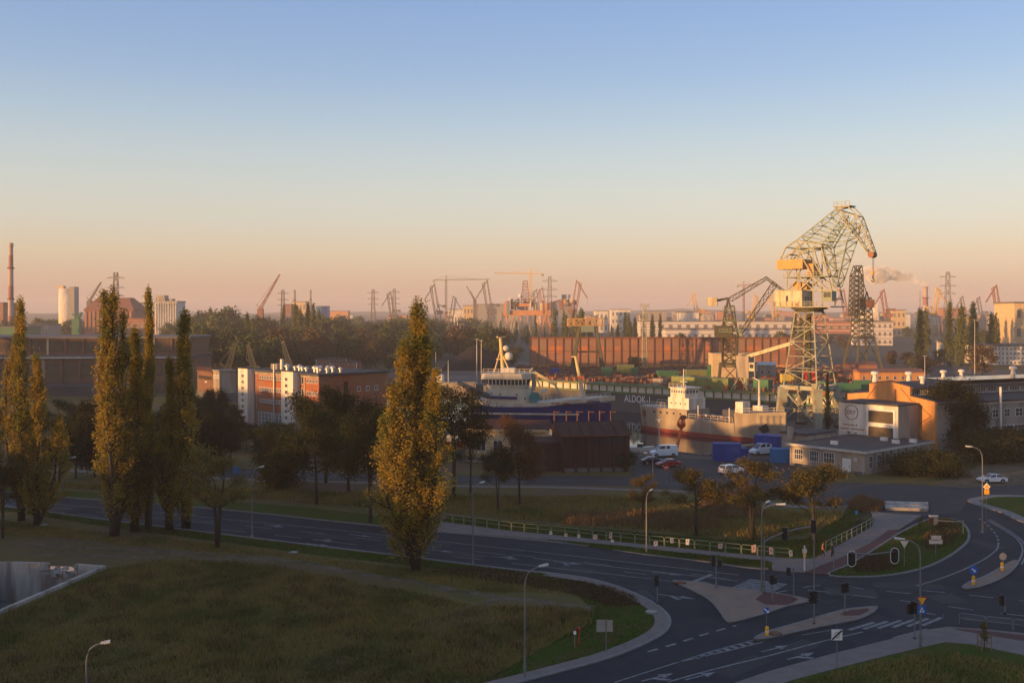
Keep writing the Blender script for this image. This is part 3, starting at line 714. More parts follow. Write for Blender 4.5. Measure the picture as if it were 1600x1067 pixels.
remat('rusty', 'autumn', 'leaf_rust'); remat('mixed', 'locust2', 'leaf_rust'); remat('yellowish', 'autumn2', 'leaf_yellow')
remat('poplar_green', 'pop_b', 'leaf_dark')
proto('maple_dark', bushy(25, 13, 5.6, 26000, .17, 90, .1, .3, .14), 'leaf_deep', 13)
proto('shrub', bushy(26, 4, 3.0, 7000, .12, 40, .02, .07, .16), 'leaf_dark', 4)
for k in range(4): proto('far_round%d' % k, bushy(40+k, 12, 4.6+.3*k, 2800, .36, 30, .08, .2, .17), ['leaf_far','leaf_far_dark','leaf_far','leaf_far_dark'][k], 12)
for k in range(3): proto('far_pop%d' % k, poplar(50+k, 26, 2.6+.3*k, 2600, .42, ((0,1),(.35,.9))[:1+k % 2], 60, .4, .42), ['leaf_far','leaf_far_dark','leaf_far'][k], 26)
remat('far_autumn0', 'far_round0', 'leaf_far_autumn'); remat('far_autumn1', 'far_round2', 'leaf_far_autumn')

# the tall poplars in front
tree_px('poplar_tree', 'pop_big', 651, 890, 466, 'broad golden green poplar standing alone beside the road in mid picture', 1.5)
for px, yb, yt, key, w_, lab in [
    (31,813,463,'pop_a',1.3,'tall poplar with a thin top in front of the tall chimney'),
    (58,821,552,'pop_c',1.4,'shorter broad poplar next to the tall poplar at the left edge'),
    (-8,826,600,'pop_c',.9,'leafy poplar cut off by the left edge of the picture'),
    (178,838,447,'pop_a',1.65,'tallest twin topped poplar of the roadside cluster on the left'),
    (213,830,515,'pop_b',1.9,'narrow poplar just right of the tallest twin topped one'),
    (232,825,452,'pop_b',1.0,'very slim tall poplar in the middle of the left cluster'),
    (266,827,560,'pop_b',1.7,'lower poplar between the very slim one and the rightmost of the cluster'),
    (289,826,487,'pop_b',1.75,'rightmost poplar of the roadside cluster on the left')]:
    tree_px('poplar_tree', key, px, yb, yt, lab, w_)
for px, yb, yt, key, w_, lab in [
    (340,855,685,'yellowish',1.15,'small yellowing tree with thin forked trunk right of the poplar cluster'),
    (4,841,690,'locust3',.8,'thin dark tree at the left edge below the poplars'),
    (236,833,690,'locust3',.7,'slender undergrowth tree between the poplar trunks'),
    (85,770,640,'locust',.95,'dark round tree behind the left poplars beside the road'),
    (118,748,640,'locust2',1.0,'dark bushy tree beyond the road left of the tallest poplar'),
    (148,745,622,'maple_dark',.8,'dark full tree under the factory hall'),
    (322,735,640,'maple_dark',1.0,'dark full tree below the grey dock building'),
    (360,728,650,'locust2',1.0,'low dark tree left of the brick office block'),
    (427,752,665,'locust2',1.0,'dark low tree in front of the white stair tower'),
    (441,762,700,'shrub',1.1,'dark leaning bush beside the back street'),
    (495,787,612,'locust2',.95,'dark tree with upright forked limbs left of the group by the brick office'),
    (509,754,600,'locust',1.0,'dark tall tree behind the group in front of the brick end wall'),
    (544,770,598,'locust2',.95,'dark tree with the fullest crown of the roadside group'),
    (579,816,606,'locust',.85,'dark forked tree nearest the road left of the big poplar'),
    (600,770,640,'locust3',1.0,'sparse dark tree half hidden behind the big poplar'),
    (709,776,583,'locust3',1.0,'airy dark tree right of the big poplar with boats showing through'),
    (735,770,640,'locust3',.9,'thin dark tree in front of the yellow boathouse'),
    (778,799,688,'locust3',.9,'small sparse tree with low forked trunk on the bank'),
    (812,790,648,'mixed',.9,'reddish green round tree in front of the dark brick barn'),
    (1004,812,736,'autumn2',1.3,'small thin autumn tree behind the single lamp post'),
    (1088,836,706,'autumn',1.3,'round yellow brown tree left of the two middle autumn trees'),
    (1175,842,702,'autumn2',1.3,'autumn tree with forked trunk behind the double headed lamp'),
    (1273,848,694,'autumn',1.35,'large golden brown tree in front of the low flat roofed building'),
    (1293,686,583,'poplar_green',1.25,'dark narrow poplar standing at the foot of the big crane'),
    (1490,712,592,'maple_dark',1.0,'big dark round tree in front of the long workshop'),
    (1410,742,708,'shrub',1.4,'low dark bush beside the low flat roofed building'),
    (1445,742,703,'shrub',1.5,'wide dark bush under the big dark tree'),
    (1485,744,708,'shrub',1.5,'dark scrub at the edge of the dirt lot'),
    (1530,722,672,'shrub',1.3,'dark scrub along the workshop wall'),
    (1575,720,668,'shrub',1.3,'dark scrub at the right end of the workshop wall'),
    (975,735,705,'shrub',.9,'dark bush against the brick barn'),
    (308,676,612,'locust2',1.1,'dark tree right of the poplar cluster below the floating dock'),
    (335,672,606,'maple_dark',.9,'dark rounded tree directly below the DOCK lettering'),
    (362,678,622,'locust',1.2,'dark tree at the left foot of the white stair tower'),
    (300,700,640,'locust2',1.2,'dark tree in the thicket right of the poplar cluster'),
    (345,704,652,'maple_dark',1.0,'low dark thicket tree in front of the floating dock'),
    (385,700,655,'locust2',1.3,'low dark tree below the left stair tower'),
    (262,690,630,'maple_dark',1.1,'dark thicket tree behind the middle poplars'),
    (205,700,630,'maple_dark',1.1,'dark thicket tree behind the narrow poplar'),
    (110,690,622,'locust2',1.3,'dark thicket tree below the factory hall'),
    (60,700,630,'locust2',1.2,'dark thicket tree behind the leftmost poplars'),
    (420,705,662,'shrub',1.5,'dark scrub in front of the brick office'),
    (450,700,655,'locust3',1.2,'thin dark tree in front of the second stair tower'),
    (1538,1020,965,'yellowish',.5,'staked yellow sapling on the near right lawn'),
    (1438,832,805,'yellowish',.6,'thin sapling on the pavement by the concrete slab')]:
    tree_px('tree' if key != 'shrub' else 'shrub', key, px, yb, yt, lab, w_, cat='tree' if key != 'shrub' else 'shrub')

# background woods: every tree a thing, placed in belts
def inside_poly(x, y, loop):
    c = False; n = len(loop)
    for i in range(n):
        a = loop[i]; b_ = loop[(i+1) % n]
        if (a[1] > y) != (b_[1] > y) and x < (b_[0]-a[0])*(y-a[1])/(b_[1]-a[1])+a[0]: c = not c
    return c
BELTS = [  # px0, px1, d0, d1, height range, count, kinds, label, name
    (285,400,470,640,13,20,34,'rd','rounded tree left of the brick office','woodland_tree'),
    (400,620,480,700,12,20,54,'rda','rounded tree behind the brick office','woodland_tree'),
    (285,500,700,980,20,31,44,'rdpp','tall tree in the far left wood','woodland_tree'),
    (500,700,740,1000,17,25,40,'rd','tree in the distant wood in mid picture','woodland_tree'),
    (375,398,560,640,24,30,4,'p','tall poplar among the left woods','poplar_tree'),
    (462,490,640,700,27,33,5,'p','dark spire of the tight poplar clump behind the brick houses','poplar_tree'),
    (555,800,540,760,12,20,52,'rda','low tree behind the black coal heap','woodland_tree'),
    (690,830,880,1000,17,23,22,'p','poplar of the distant row left of the oil rig','poplar_tree'),
    (820,1050,760,860,21,28,24,'p','poplar in the row behind the long rusty wall','poplar_tree'),
    (900,912,720,760,34,37,2,'p','dark tall poplar above the rusty wall','poplar_tree'),
    (1045,1330,800,950,7,13,12,'ra','small tree in front of the white warehouse','woodland_tree'),
    (1240,1262,520,600,26,32,3,'p','poplar behind the big crane tower','poplar_tree'),
    (1412,1450,540,600,29,34,4,'p','tall poplar of the left clump right of the cranes','poplar_tree'),
    (1476,1502,520,560,28,33,4,'p','tall poplar of the middle clump on the right','poplar_tree'),
    (1515,1560,560,640,24,30,5,'p','tall poplar of the right clump by the white flats','poplar_tree'),
    (1380,1480,480,600,6,10,9,'ra','low scrub tree beside the yard road on the right','woodland_tree'),
    (1500,1600,640,900,12,20,10,'rd','rounded tree behind the white flats','woodland_tree'),
    (0,330,860,1500,16,27,40,'rd','hazy tree beyond the factory hall','woodland_tree'),
    (330,760,1100,1700,14,26,44,'rd','hazy tree in the farthest wood','woodland_tree'),
    (1000,1600,1100,1700,10,20,20,'rd','hazy tree among the far sheds','woodland_tree')]
_T = ['', 'twenty ', 'thirty ', 'forty ', 'fifty ']
_U = ['first','second','third','fourth','fifth','sixth','seventh','eighth','ninth','tenth','eleventh','twelfth','thirteenth','fourteenth','fifteenth','sixteenth','seventeenth','eighteenth','nineteenth']
def nth(i):
    i += 1
    if i < 20: return _U[i-1]
    if i % 10 == 0: return {20:'twentieth',30:'thirtieth',40:'fortieth',50:'fiftieth'}[i]
    return _T[i//10-1] + _U[i % 10-1]
for x0, x1, d0, d1, h0, h1, cnt, kinds, lab, nm in BELTS:
    spots = sorted(((R.uniform(x0, x1), R.uniform(d0, d1)) for i in range(cnt)))
    for i, (px, d) in enumerate(spots):
        k = R.choice(kinds); h_ = R.uniform(h0, h1)*R.choice((.7,.85,1,1,1.12))
        key = {'r': 'far_round%d' % R.randrange(4), 'd': 'far_round%d' % R.choice((1,3)), 'p': 'far_pop%d' % R.randrange(3), 'a': 'far_autumn%d' % R.randrange(2)}[k]
        tree(nm, key, ((px-800)/F*d, d, 0), h_*(1.0 if k != 'p' or h0 > 15 else 1.3), lab + ', ' + nth(i) + ' from the left', 'tree', lab.replace('tree', 'trees', 1).replace('poplar', 'poplars', 1), R.uniform(.9, 1.35) if k != 'p' else R.uniform(.8, 1.05))
tree('tree', 'far_autumn0', gp(1535, 590), 15, 'rust coloured round tree left of the white flats', wide=1.1)
tree('tree', 'far_autumn1', gp(1447, 590), 10, 'yellow brown tree at the end of the yard road', wide=1.0)
tree('tree', 'far_round1', gp(990, 580), 8, 'small green tree at the foot of the lattice mast')

# rough grass and ground cover: uncountable, one object each
def np_in(p, L_):
    c = np.zeros(len(p), bool)
    for i in range(len(L_)):
        a = L_[i]; b_ = L_[(i+1) % len(L_)]
        if a[1] == b_[1]: continue
        c ^= ((a[1] > p[:,1]) != (b_[1] > p[:,1])) & (p[:,0] < (b_[0]-a[0])*(p[:,1]-a[1])/(b_[1]-a[1])+a[0])
    return c
def blades(name, polys, n, h0, h1, m, label, avoid=(), wblade=.05, seed=1, z=0.0, patchy=None):
    r = np.random.default_rng(seed); vv = []; tot = 0
    for loop in polys:
        L_ = np.array([tuple(p)[:2] for p in loop]); lo = L_.min(0); hi = L_.max(0)
        pts = np.zeros((0,2)); need = n//len(polys)
        while len(pts) < need:
            p = r.uniform(lo, hi, (need*2,2)); ok = np_in(p, L_)
            if patchy is not None: ok &= (np.sin(p[:,0]*.9+np.sin(p[:,1]*.5)*2)*np.sin(p[:,1]*.7+np.sin(p[:,0]*.31)*2.5) + r.normal(size=len(p))*.25) > patchy
            for a_ in avoid: ok &= ~np_in(p, np.array([tuple(c)[:2] for c in a_]))
            pts = np.concatenate([pts, p[ok]])
        vv.append(pts[:need])
    P = np.concatenate(vv); n = len(P)
    B = np.zeros((n,3,3)); a = r.uniform(0, 6.283, n); hh = r.uniform(h0, h1, n)*(.6+.8*(np.sin(P[:,0]*.35)*np.sin(P[:,1]*.27+1)*.5+.5))
    dx = np.cos(a)*wblade; dy = np.sin(a)*wblade
    B[:,0,:2] = P-np.stack([dx,dy],1); B[:,1,:2] = P+np.stack([dx,dy],1)
    B[:,2,:2] = P+r.normal(size=(n,2))*hh[:,None]*.35; B[:,2,2] = hh
    B[:,:,2] += z
    me = bpy.data.meshes.new(name); me.vertices.add(3*n); me.vertices.foreach_set('co', B.astype(np.float32).ravel())
    me.loops.add(3*n); me.loops.foreach_set('vertex_index', np.arange(3*n, dtype=np.int32)); me.polygons.add(n); me.polygons.foreach_set('loop_start', np.arange(0,3*n,3,dtype=np.int32)); me.update(calc_edges=True)
    o = link(name, me, m); tag(o, label, 'grass', None, 'stuff'); return o
FIELD = G([(-150,1100),(0,965),(165,892),(250,874),(420,884),(600,918),(740,945),(930,955),(925,975),(870,1000),(800,1040),(735,1075),(600,1200),(-150,1200)])
blades('field_grass', [FIELD], 80000, .18, .5, 'blade_grass', 'rough mottled grass of the field at the lower left', [PIT], .06, 1)
blades('field_grass', [G([(-100,800),(60,822),(300,845),(480,868),(640,890),(860,900),(900,928),(760,925),(600,898),(420,868),(250,856),(60,838),(-100,830)])], 14000, .12, .4, 'blade_grass', 'rough grass strip between the kerb and the trodden path', [], .06, 2)
blades('bank_grass', [G([(-200,745),(380,765),(700,775),(1000,776),(1240,800),(1320,800),(1310,815),(1260,835),(1180,842),(1000,828),(700,802),(400,780),(-200,745)])], 26000, .2, .7, 'blade_grass', 'tall grass on the bank between the two roads', [], .09, 3)
blades('straw_grass', [G([(870,812),(900,802),(960,800),(1060,806),(1120,812),(1130,826),(1060,830),(960,822),(890,822)]), G([(1090,785),(1130,778),(1180,790),(1200,806),(1150,812),(1100,806)]), G([(1325,792),(1345,782),(1380,790),(1375,800),(1345,800)])], 9000, .5, 1.2, 'blade_straw', 'straw coloured tall weeds on the bank behind the railing', [], .09, 4)
blades('red_weeds', [G([(670,893),(730,888),(800,894),(860,902),(915,910),(961,921),(990,933),(1000,945),(960,948),(900,930),(820,915),(740,905)])], 5000, .2, .45, 'blade_red', 'rusty red ground cover along the inside of the bend', [], .07, 5)
blades('red_weeds', [G([(1330,893),(1345,876),(1375,868),(1400,876),(1398,890),(1360,897)]), G([(1440,845),(1460,818),(1495,820),(1503,838),(1480,855),(1450,862)])], 1800, .2, .5, 'blade_red', 'rusty ground cover on the grass island by the cycle path', [], .08, 6, .12)
blades('verge_grass', [nearw + G([(700,1100),(740,1066),(800,1040),(870,1000),(930,955),(900,928),(800,905),(660,885),(500,868),(394,853),(280,838),(200,828),(60,806)])], 26000, .05, .16, 'lawn', 'short green grass of the verge inside the bend', [], .05, 8)
blades('verge_grass', [G([(855,844),(973,854.5),(1059,864.5),(1145,872.5),(1200,878),(1204,884),(1196,888),(1160,886),(1088,876),(1001,865.5),(915,853)])], 5000, .05, .16, 'lawn', 'short green grass of the strip beside the railing', [], .05, 9, .14)
blades('verge_grass', [dgrass], 9000, .05, .18, 'lawn', 'short green grass of the island by the cycle path', [], .05, 10, .12)
blades('verge_grass', [G([(690,814),(793,828),(886,837),(1000,849),(1100,859),(1190,868),(1270,872),(1330,840),(1362,822),(1361,800),(1325,790),(1318,805),(1260,842),(1180,846),(1000,832),(860,820),(700,806)])], 16000, .06, .22, 'lawn', 'short green grass along the back of the railing', [], .06, 11)
blades('tall_weeds', [FIELD], 9000, .35, .8, 'blade_straw', 'taller straw weeds scattered in the lower left field', [PIT], .04, 12, 0.0, .45)
blades('green_tufts', [FIELD], 12000, .25, .6, 'lawn', 'darker green tufts scattered in the lower left field', [PIT], .05, 13, 0.0, .3)
blades('path_grass', [G([(40,842),(250,857),(420,868),(560,891),(700,914),(930,944),(930,955),(690,928),(540,902),(400,880),(40,860)])], 1200, .08, .2, 'blade_grass', 'sparse grass growing on the trodden path', [], .05, 14)
blades('lawn_weeds', [G([(1240,1070),(1330,1045),(1420,1030),(1480,1020),(1600,1040),(1620,1200),(1200,1200)])], 9000, .15, .45, 'blade_grass', 'rough weeds on the near right lawn', [], .06, 7, .1)

# fallen leaves under the poplars
C_ = []
for px, py, rad, n_ in [(651,890,5,1500),(178,838,6,900),(270,828,6,900),(40,818,6,700),(1088,836,4,500),(1273,848,4,500),(1175,842,4,400)]:
    c = gp(px, py); a_ = NR.uniform(0, 6.283, n_); r_ = np.abs(NR.normal(size=n_))*rad*.6; C_.append(np.stack([c.x+np.cos(a_)*r_, c.y+np.sin(a_)*r_, NR.uniform(.03,.12,n_)], 1))
tag(link('fallen_leaves', quads_mesh('fallen_leaves', np.concatenate(C_), NR.uniform(.05,.1,sum(len(c) for c in C_)), 31, 3.0), 'leaf_autumn'), 'golden fallen leaves under the roadside trees', 'leaves', None, 'stuff')
# ------------------------------------------------------------------ buildings
class Frame:
    """local building frame: s along the front, t into depth, z up"""
    def __init__(f, o, along, inward=None):
        f.o = Vector((o[0], o[1], 0)); f.e = Vector((along[0], along[1], 0)).normalized()
        f.n = Vector((-f.e.y, f.e.x, 0)) if inward is None else Vector((inward[0], inward[1], 0)).normalized()
    def p(f, s, t, z): return f.o + f.e*s + f.n*t + Vector((0, 0, z))
    def box(f, mb, s0, s1, t0, t1, z0, z1):
        c = [f.p(s0,t0,0), f.p(s1,t0,0), f.p(s1,t1,0), f.p(s0,t1,0)]
        if f.e.cross(f.n).z*(s1-s0)*(t1-t0) < 0: c = c[::-1]
        return mb.hexa([q+V(0,0,z0) for q in c], [q+V(0,0,z1) for q in c])
def bpart(fr, name, m, parent, *bx):
    mb = MB()
    for b_ in bx: fr.box(mb, *b_)
    return mb.build(name, m, parent)
def window(fr, parent, s0, s1, z0, z1, t=0.0, bars=1, side='front', frame='trim_white', glass='glass', dep=.12, name='window', hbars=0):
    """frame standing 5 cm proud of the wall, pane set back inside it; bars divide it"""
    mb = MB(); w_ = .09
    def B(a0, a1, z0_, z1_, d0, d1):
        if side == 'front': fr.box(mb, a0, a1, t-d1, t-d0, z0_, z1_)
        elif side == 'right': fr.box(mb, t+d0, t+d1, a0, a1, z0_, z1_)
        elif side == 'left': fr.box(mb, t-d1, t-d0, a0, a1, z0_, z1_)
    for a0, a1, b0, b1 in ((s0,s1,z0,z0+w_),(s0,s1,z1-w_,z1),(s0,s0+w_,z0+w_,z1-w_),(s1-w_,s1,z0+w_,z1-w_)): B(a0,a1,b0,b1,-.05,.06)
    for k in range(bars): x = s0+(s1-s0)*(k+1)/(bars+1); B(x-.03,x+.03,z0+w_,z1-w_,-.03,.05)
    for k in range(hbars): x = z0+(z1-z0)*(k+1)/(hbars+1); B(s0+w_,s1-w_,x-.03,x+.03,-.03,.045)
    o = mb.build(name, frame, parent); mb = MB(); B(s0+w_*.5, s1-w_*.5, z0+w_*.5, z1-w_*.5, -.02, .02); mb.build('pane', glass, o)
    return o

# unseen stand-ins for buildings behind the viewpoint, heights and gaps shaped for the shade
SH = Vector((math.sin(SUN_AZ), math.cos(SUN_AZ), 0)); SU = Vector((math.cos(SUN_AZ), -math.sin(SUN_AZ), 0))
for k, (u0, u1, T0) in enumerate([(-405,-352,330),(-310,-222.6,207),(-222.5,-200,312),(-197,-160,158),(-158,-129,146),(-128.9,-124.6,215),(-124.5,-112.7,335),(-112.6,-109.4,82),(-109.3,-95,152),(-94.9,-92.2,83),(-92.1,-87.2,185),(-87.1,-85,84),(-84.9,-82.2,185),(-82.1,-80.2,86),(-80.1,-69.3,185),(-69.2,-66.9,102),(-66.8,70,250)]):
    t0 = -120 - (k % 3)*3; top = (T0-t0)*math.tan(SUN_EL)
    fr = Frame(SH*t0 + SU*u0, SU, SH)
    th = thing('shade_caster', 'tall block of flats outside the picture, ' + nth(k) + ' in the row shading the street', 'building', fr.p(0,0,0), 'flats behind the viewpoint')
    L_ = u1-u0
    bpart(fr, 'wall', 'plaster_grey', th, (0, L_, -12, 0, 0, top-.6)); bpart(fr, 'roof', 'roof_felt', th, (-.3, L_+.3, -12.3, .3, top-.6, top-.1))
    bpart(fr, 'caster_top', 'plaster_grey', th, (L_*.4, L_*.4+min(5, L_*.3), -8, -4, top-.1, top+1.6))

# --- brick office block with white stair towers
fr = Frame((-68.3,260), (.716,-.698), (0.698,0.716))
L_ = 33.0; D_ = 20; hz_ = 14.0
o7 = thing('brick_office', 'orange brick office block with two pale stair towers and roof vents', 'building', fr.p(L_/2, 0, 0))
bpart(fr, 'wall', 'brick_red', o7, (0, L_, .0, D_, 0, hz_-.5))
bpart(fr, 'roof', 'roof_felt', o7, (-.4, L_+.4, -.5, D_+.4, hz_-.5, hz_))
bpart(fr, 'cornice', 'plaster_beige', o7, (-.1, L_+.1, -.16, -.003, hz_-1.0, hz_-.503))
bpart(fr, 'ground_storey', 'plaster_grey', o7, (7.0, 20.2, -.12, -.003, 0, 3.9))
for s0, s1 in ((1.0, 5.4), (20.4, 25.4)):
    tw = bpart(fr, 'stair_tower', 'plaster_white', o7, (s0, s1, -2.0, -.002, 0, hz_+.25))
    bpart(fr, 'tower_cap', 'roof_felt', o7, (s0-.1, s1+.1, -2.1, -.1, hz_+.25, hz_+.45))
    for i in range(7):
        window(fr, tw, s0+1.6, s0+2.8, 2.9+i*1.52, 3.75+i*1.52, -2.0, 1)
    if s0 < 5:
        bpart(fr, 'porch', 'brick_dark', o7, (s0+.2, s1-.8, -3.4, -2.01, 2.2, 2.45)); bpart(fr, 'door', 'glass', o7, (s0+1.0, s1-1.4, -2.08, -2.01, 0, 2.2))
for lv in range(3):
    z0 = 5.9 + lv*2.9
    for k in range(11): window(fr, o7, 7.7+k*1.13, 7.7+k*1.13+.85, z0, z0+1.05, 0, 1)
    for k in range(4): window(fr, o7, 28.0+k*1.22, 28.0+k*1.22+.85, z0, z0+1.05, 0, 1)
    bpart(fr, 'string_course', 'brick_dark', o7, (7.2, 20.2, -.09, -.003, z0-.22, z0-.08))
for k in range(8): window(fr, o7, 7.4+k*1.56, 8.7+k*1.56, .6, 3.6, -.12, 2, hbars=2)
for lv in range(4): window(fr, o7, 25.9, 26.9, 2.6+lv*2.9, 4.6+lv*2.9, 0, 0)
for s_ in (6.4, 27.4): mb = MB(); mb.cyl(fr.p(s_,-.14,0), fr.p(s_,-.14,hz_-.6), .07, n=6); mb.build('drainpipe', 'zinc', o7)
mb = MB(); mb.cyl(fr.p(14.8,-.4,0), fr.p(14.8,-.4,hz_+1.7), .2, n=8); mb.build('flue', 'zinc', o7)
mb = MB(); mb.cyl(fr.p(10,5,hz_), fr.p(10,5,hz_+2.6), .5, n=10); mb.build('flue', 'zinc', o7)
bpart(fr, 'roof_house', 'plaster_grey', o7, (6.5, 9.4, 4, 8, hz_, hz_+1.4))
def cowl(c, s=1.0, n=8):
    mb = MB(); mb.cyl(c, c+V(0,0,1.0*s), .42*s, .36*s, n); mb.cyl(c+V(0,0,1.0*s), c+V(0,0,1.35*s), .75*s, .75*s, n); mb.cyl(c+V(0,0,1.35*s), c+V(0,0,1.7*s), .7*s, .25*s, n); return mb
for k in range(8): cowl(fr.p(16+k*2.1, 3.2+R.uniform(-1,1), hz_), R.uniform(.7,1.0)).build('roof_vent', 'zinc', o7)
for k in range(6): cowl(fr.p(20+k*2.1, 8+R.uniform(-1,1), hz_), R.uniform(.6,.9)).build('roof_vent', 'zinc', o7)
bpart(fr, 'end_recess', 'brick_dark', o7, (L_+.002, L_+.12, 7, 8.2, 3, 12))
for k in range(3): window(fr, o7, 11+k*2.6, 12+k*2.6, 9.4, 10.6, L_, 1, side='right')

# --- grey dock building with lettering, left of the office
fr = Frame(gp(306,624), (0.62,-0.785), (0.785,0.62))
od = thing('floating_dock', 'rusty floating dock end with DOCK lettering left of the brick office', 'dock', fr.p(8,0,0))
bpart(fr, 'pontoon', 'concrete_dark', od, (0, 18, 0, 7, 0, 3)); bpart(fr, 'wall', 'brick_brown', od, (0, 13, .5, 4, 3, 9.2)); bpart(fr, 'wall', 'hull_grey', od, (13.01, 18, .6, 6, 3, 9.8))
bpart(fr, 'deck', 'plaster_grey', od, (13, 18.3, .3, 6.2, 9.8, 10.3)); bpart(fr, 'deck', 'rust', od, (-.2, 13, .2, 5, 9.2, 9.6))
mb = MB()
for k in range(14): mb.beam(fr.p(k,.4,9.6), fr.p(k,.4,10.8), .08)
for z in (10.2,10.8): mb.beam(fr.p(0,.4,z), fr.p(13,.4,z), .07)
mb.build('railing', 'rust', od)
for k in range(9): bpart(fr, 'opening', 'paint_black', od, (1.2+k*1.25, 2.1+k*1.25, .44, .52, 6.9, 8.0))
bpart(fr, 'plate', 'trim_white', od, (6.6, 8.2, .42, .51, 5.9, 6.3))
def letters(txt, fr_, s, t, z, size, m, parent, name='lettering', dep=.03, squeeze=1.0):
    c = bpy.data.curves.new(name, 'FONT'); c.body = txt; c.size = size; c.extrude = dep; c.align_x = 'LEFT'
    tmp = bpy.data.objects.new('tmp', c); COL.objects.link(tmp)
    dg = bpy.context.evaluated_depsgraph_get(); me = bpy.data.meshes.new_from_object(tmp.evaluated_get(dg)); bpy.data.objects.remove(tmp)
    e = fr_.e; mt = Matrix(((e.x*squeeze, 0, -fr_.n.x, 0), (e.y*squeeze, 0, -fr_.n.y, 0), (0, 1, 0, 0), (0, 0, 0, 1)))
    me.transform(Matrix.Translation(fr_.p(s, t, z)) @ mt); me.name = name; me.materials.clear()
    return link(name, me, m, parent)
letters('DOCK', fr, 13.3, .55, 7.6, 1.7, 'letter_white', od)

# --- long factory hall on the far left
fr = Frame(V(-330, 352), (1, .06))
of = thing('factory_hall', 'long brown factory hall with glazed upper storey behind the left poplars', 'building', (-200, 356, 0))
LF = 214
bpart(fr, 'wall', 'brick_brown', of, (0, LF, 0, 40, 0, 11.8)); bpart(fr, 'lower_roof', 'roof_felt', of, (-.6, LF+.6, -.8, 40.5, 11.8, 12.6))
bpart(fr, 'upper_wall', 'brick_brown', of, (0, LF, 4, 36, 12.6, 19.0)); bpart(fr, 'roof', 'roof_grey', of, (-.8, LF+.8, 3, 37, 19.0, 19.8))
bpart(fr, 'sloping_eave', 'roof_grey', of, (0, LF, .5, 3.99, 12.6, 13.4))
bpart(fr, 'gutter', 'zinc', of, (-.6, LF+.6, -1.0, -.81, 12.2, 12.65))
k = 0
for s in np.arange(90, LF-2, 6.2):
    bpart(fr, 'pilaster', 'plaster_beige' if k % 3 == 0 else 'brick_brown', of, (s, s+.9, -.5, -.002, 0, 11.79))
    bpart(fr, 'mullion_pier', 'brick_brown' if k % 3 else 'plaster_yellow', of, (s, s+.7, 3.6, 3.998, 13.4, 18.99))
    window(fr, of, s+1.3, s+5.8, 5.6, 10.8, 0, 3, frame='brick_brown', glass='glass_warm', hbars=1)
    window(fr, of, s+1.0, s+5.9, 14.2, 18.2, 4, 3, frame='brick_brown', glass='glass_warm')
    k += 1
bpart(fr, 'lean_to', 'roof_felt', of, (120, 200, -14, -.6, 0, 3.4))
bpart(fr, 'door', 'container_green', of, (162, 164, -.62, -.51, 3.5, 9))

# --- flat roofed low building, sign building, orange workshop on the right
fr = Frame((51.4,189.6), (61.3-51.4,177.8-189.6), (.762,.647))
ol = thing('low_building', 'low flat roofed beige building with white door in the shade', 'building', fr.p(8,0,0))
W1 = 15.4; D1 = 23
bpart(fr, 'wall', 'plaster_beige', ol, (0, W1, 0, D1, 0, 3.75)); bpart(fr, 'roof', 'roof_felt', ol, (-.5, W1+.5, -.6, D1+.3, 3.75, 4.1))
bpart(fr, 'roof_edge', 'zinc', ol, (-.55, W1+.58, -.66, -.601, 3.7, 4.14), (W1+.501, W1+.58, -.6, D1+.3, 3.7, 4.14))
for s0, s1 in ((1.0,2.9),(4.3,6.2),(7.2,9.4)): window(fr, ol, s0, s1, 1.2, 3.2, 0, 3, hbars=1)
dr = bpart(fr, 'door', 'door_white', ol, (11.0, 12.7, -.08, .05, 0, 2.5)); bpart(fr, 'handle', 'steel_grey', dr, (12.35, 12.5, -.13, -.081, 1.0, 1.25))
for k in range(7):
    window(fr, ol, 1.2+k*2.7, 2.5+k*2.7, .9, 3.2, W1, 1, side='right', hbars=1); bpart(fr, 'pier', 'plaster_grey', ol, (W1+.002, W1+.25, 3.0+k*2.7, 3.4+k*2.7, 0, 3.7))
for s_ in (.3, 6.7, 15.1): mb = MB(); mb.cyl(fr.p(s_,-.1,0), fr.p(s_,-.1,3.7), .06, n=6); mb.build('downpipe', 'zinc', ol)
bpart(fr, 'plinth', 'concrete_dark', ol, (-.04, W1+.04, -.05, -.003, 0, .45)); bpart(fr, 'door_step', 'concrete', ol, (10.6, 13.1, -1.0, -.1, 0, .18))
for s0, s1 in ((.9,3.0),(4.2,6.3),(7.1,9.5)): bpart(fr, 'sill', 'concrete', ol, (s0, s1, -.16, -.07, 1.06, 1.16))
bpart(fr, 'wall_unit', 'zinc', ol, (13.4, 14.2, -.4, -.004, 2.2, 2.8))
for s, t_ in ((6,4),(12.5,14),(14,17.5),(9,16)): bpart(fr, 'roof_box', 'duct_white', ol, (s, s+1.3, t_, t_+.6, 4.1, 4.75))
bpart(fr, 'annex', 'plaster_beige', ol, (-6, -.02, 6, 15, 0, 4.9)); bpart(fr, 'annex_roof', 'roof_felt', ol, (-6.3, .1, 5.7, 15.3, 4.9, 5.3))
bpart(fr, 'chimney', 'plaster_beige', ol, (-4.2, -3, 5.2, 5.69, 4, 6.4))

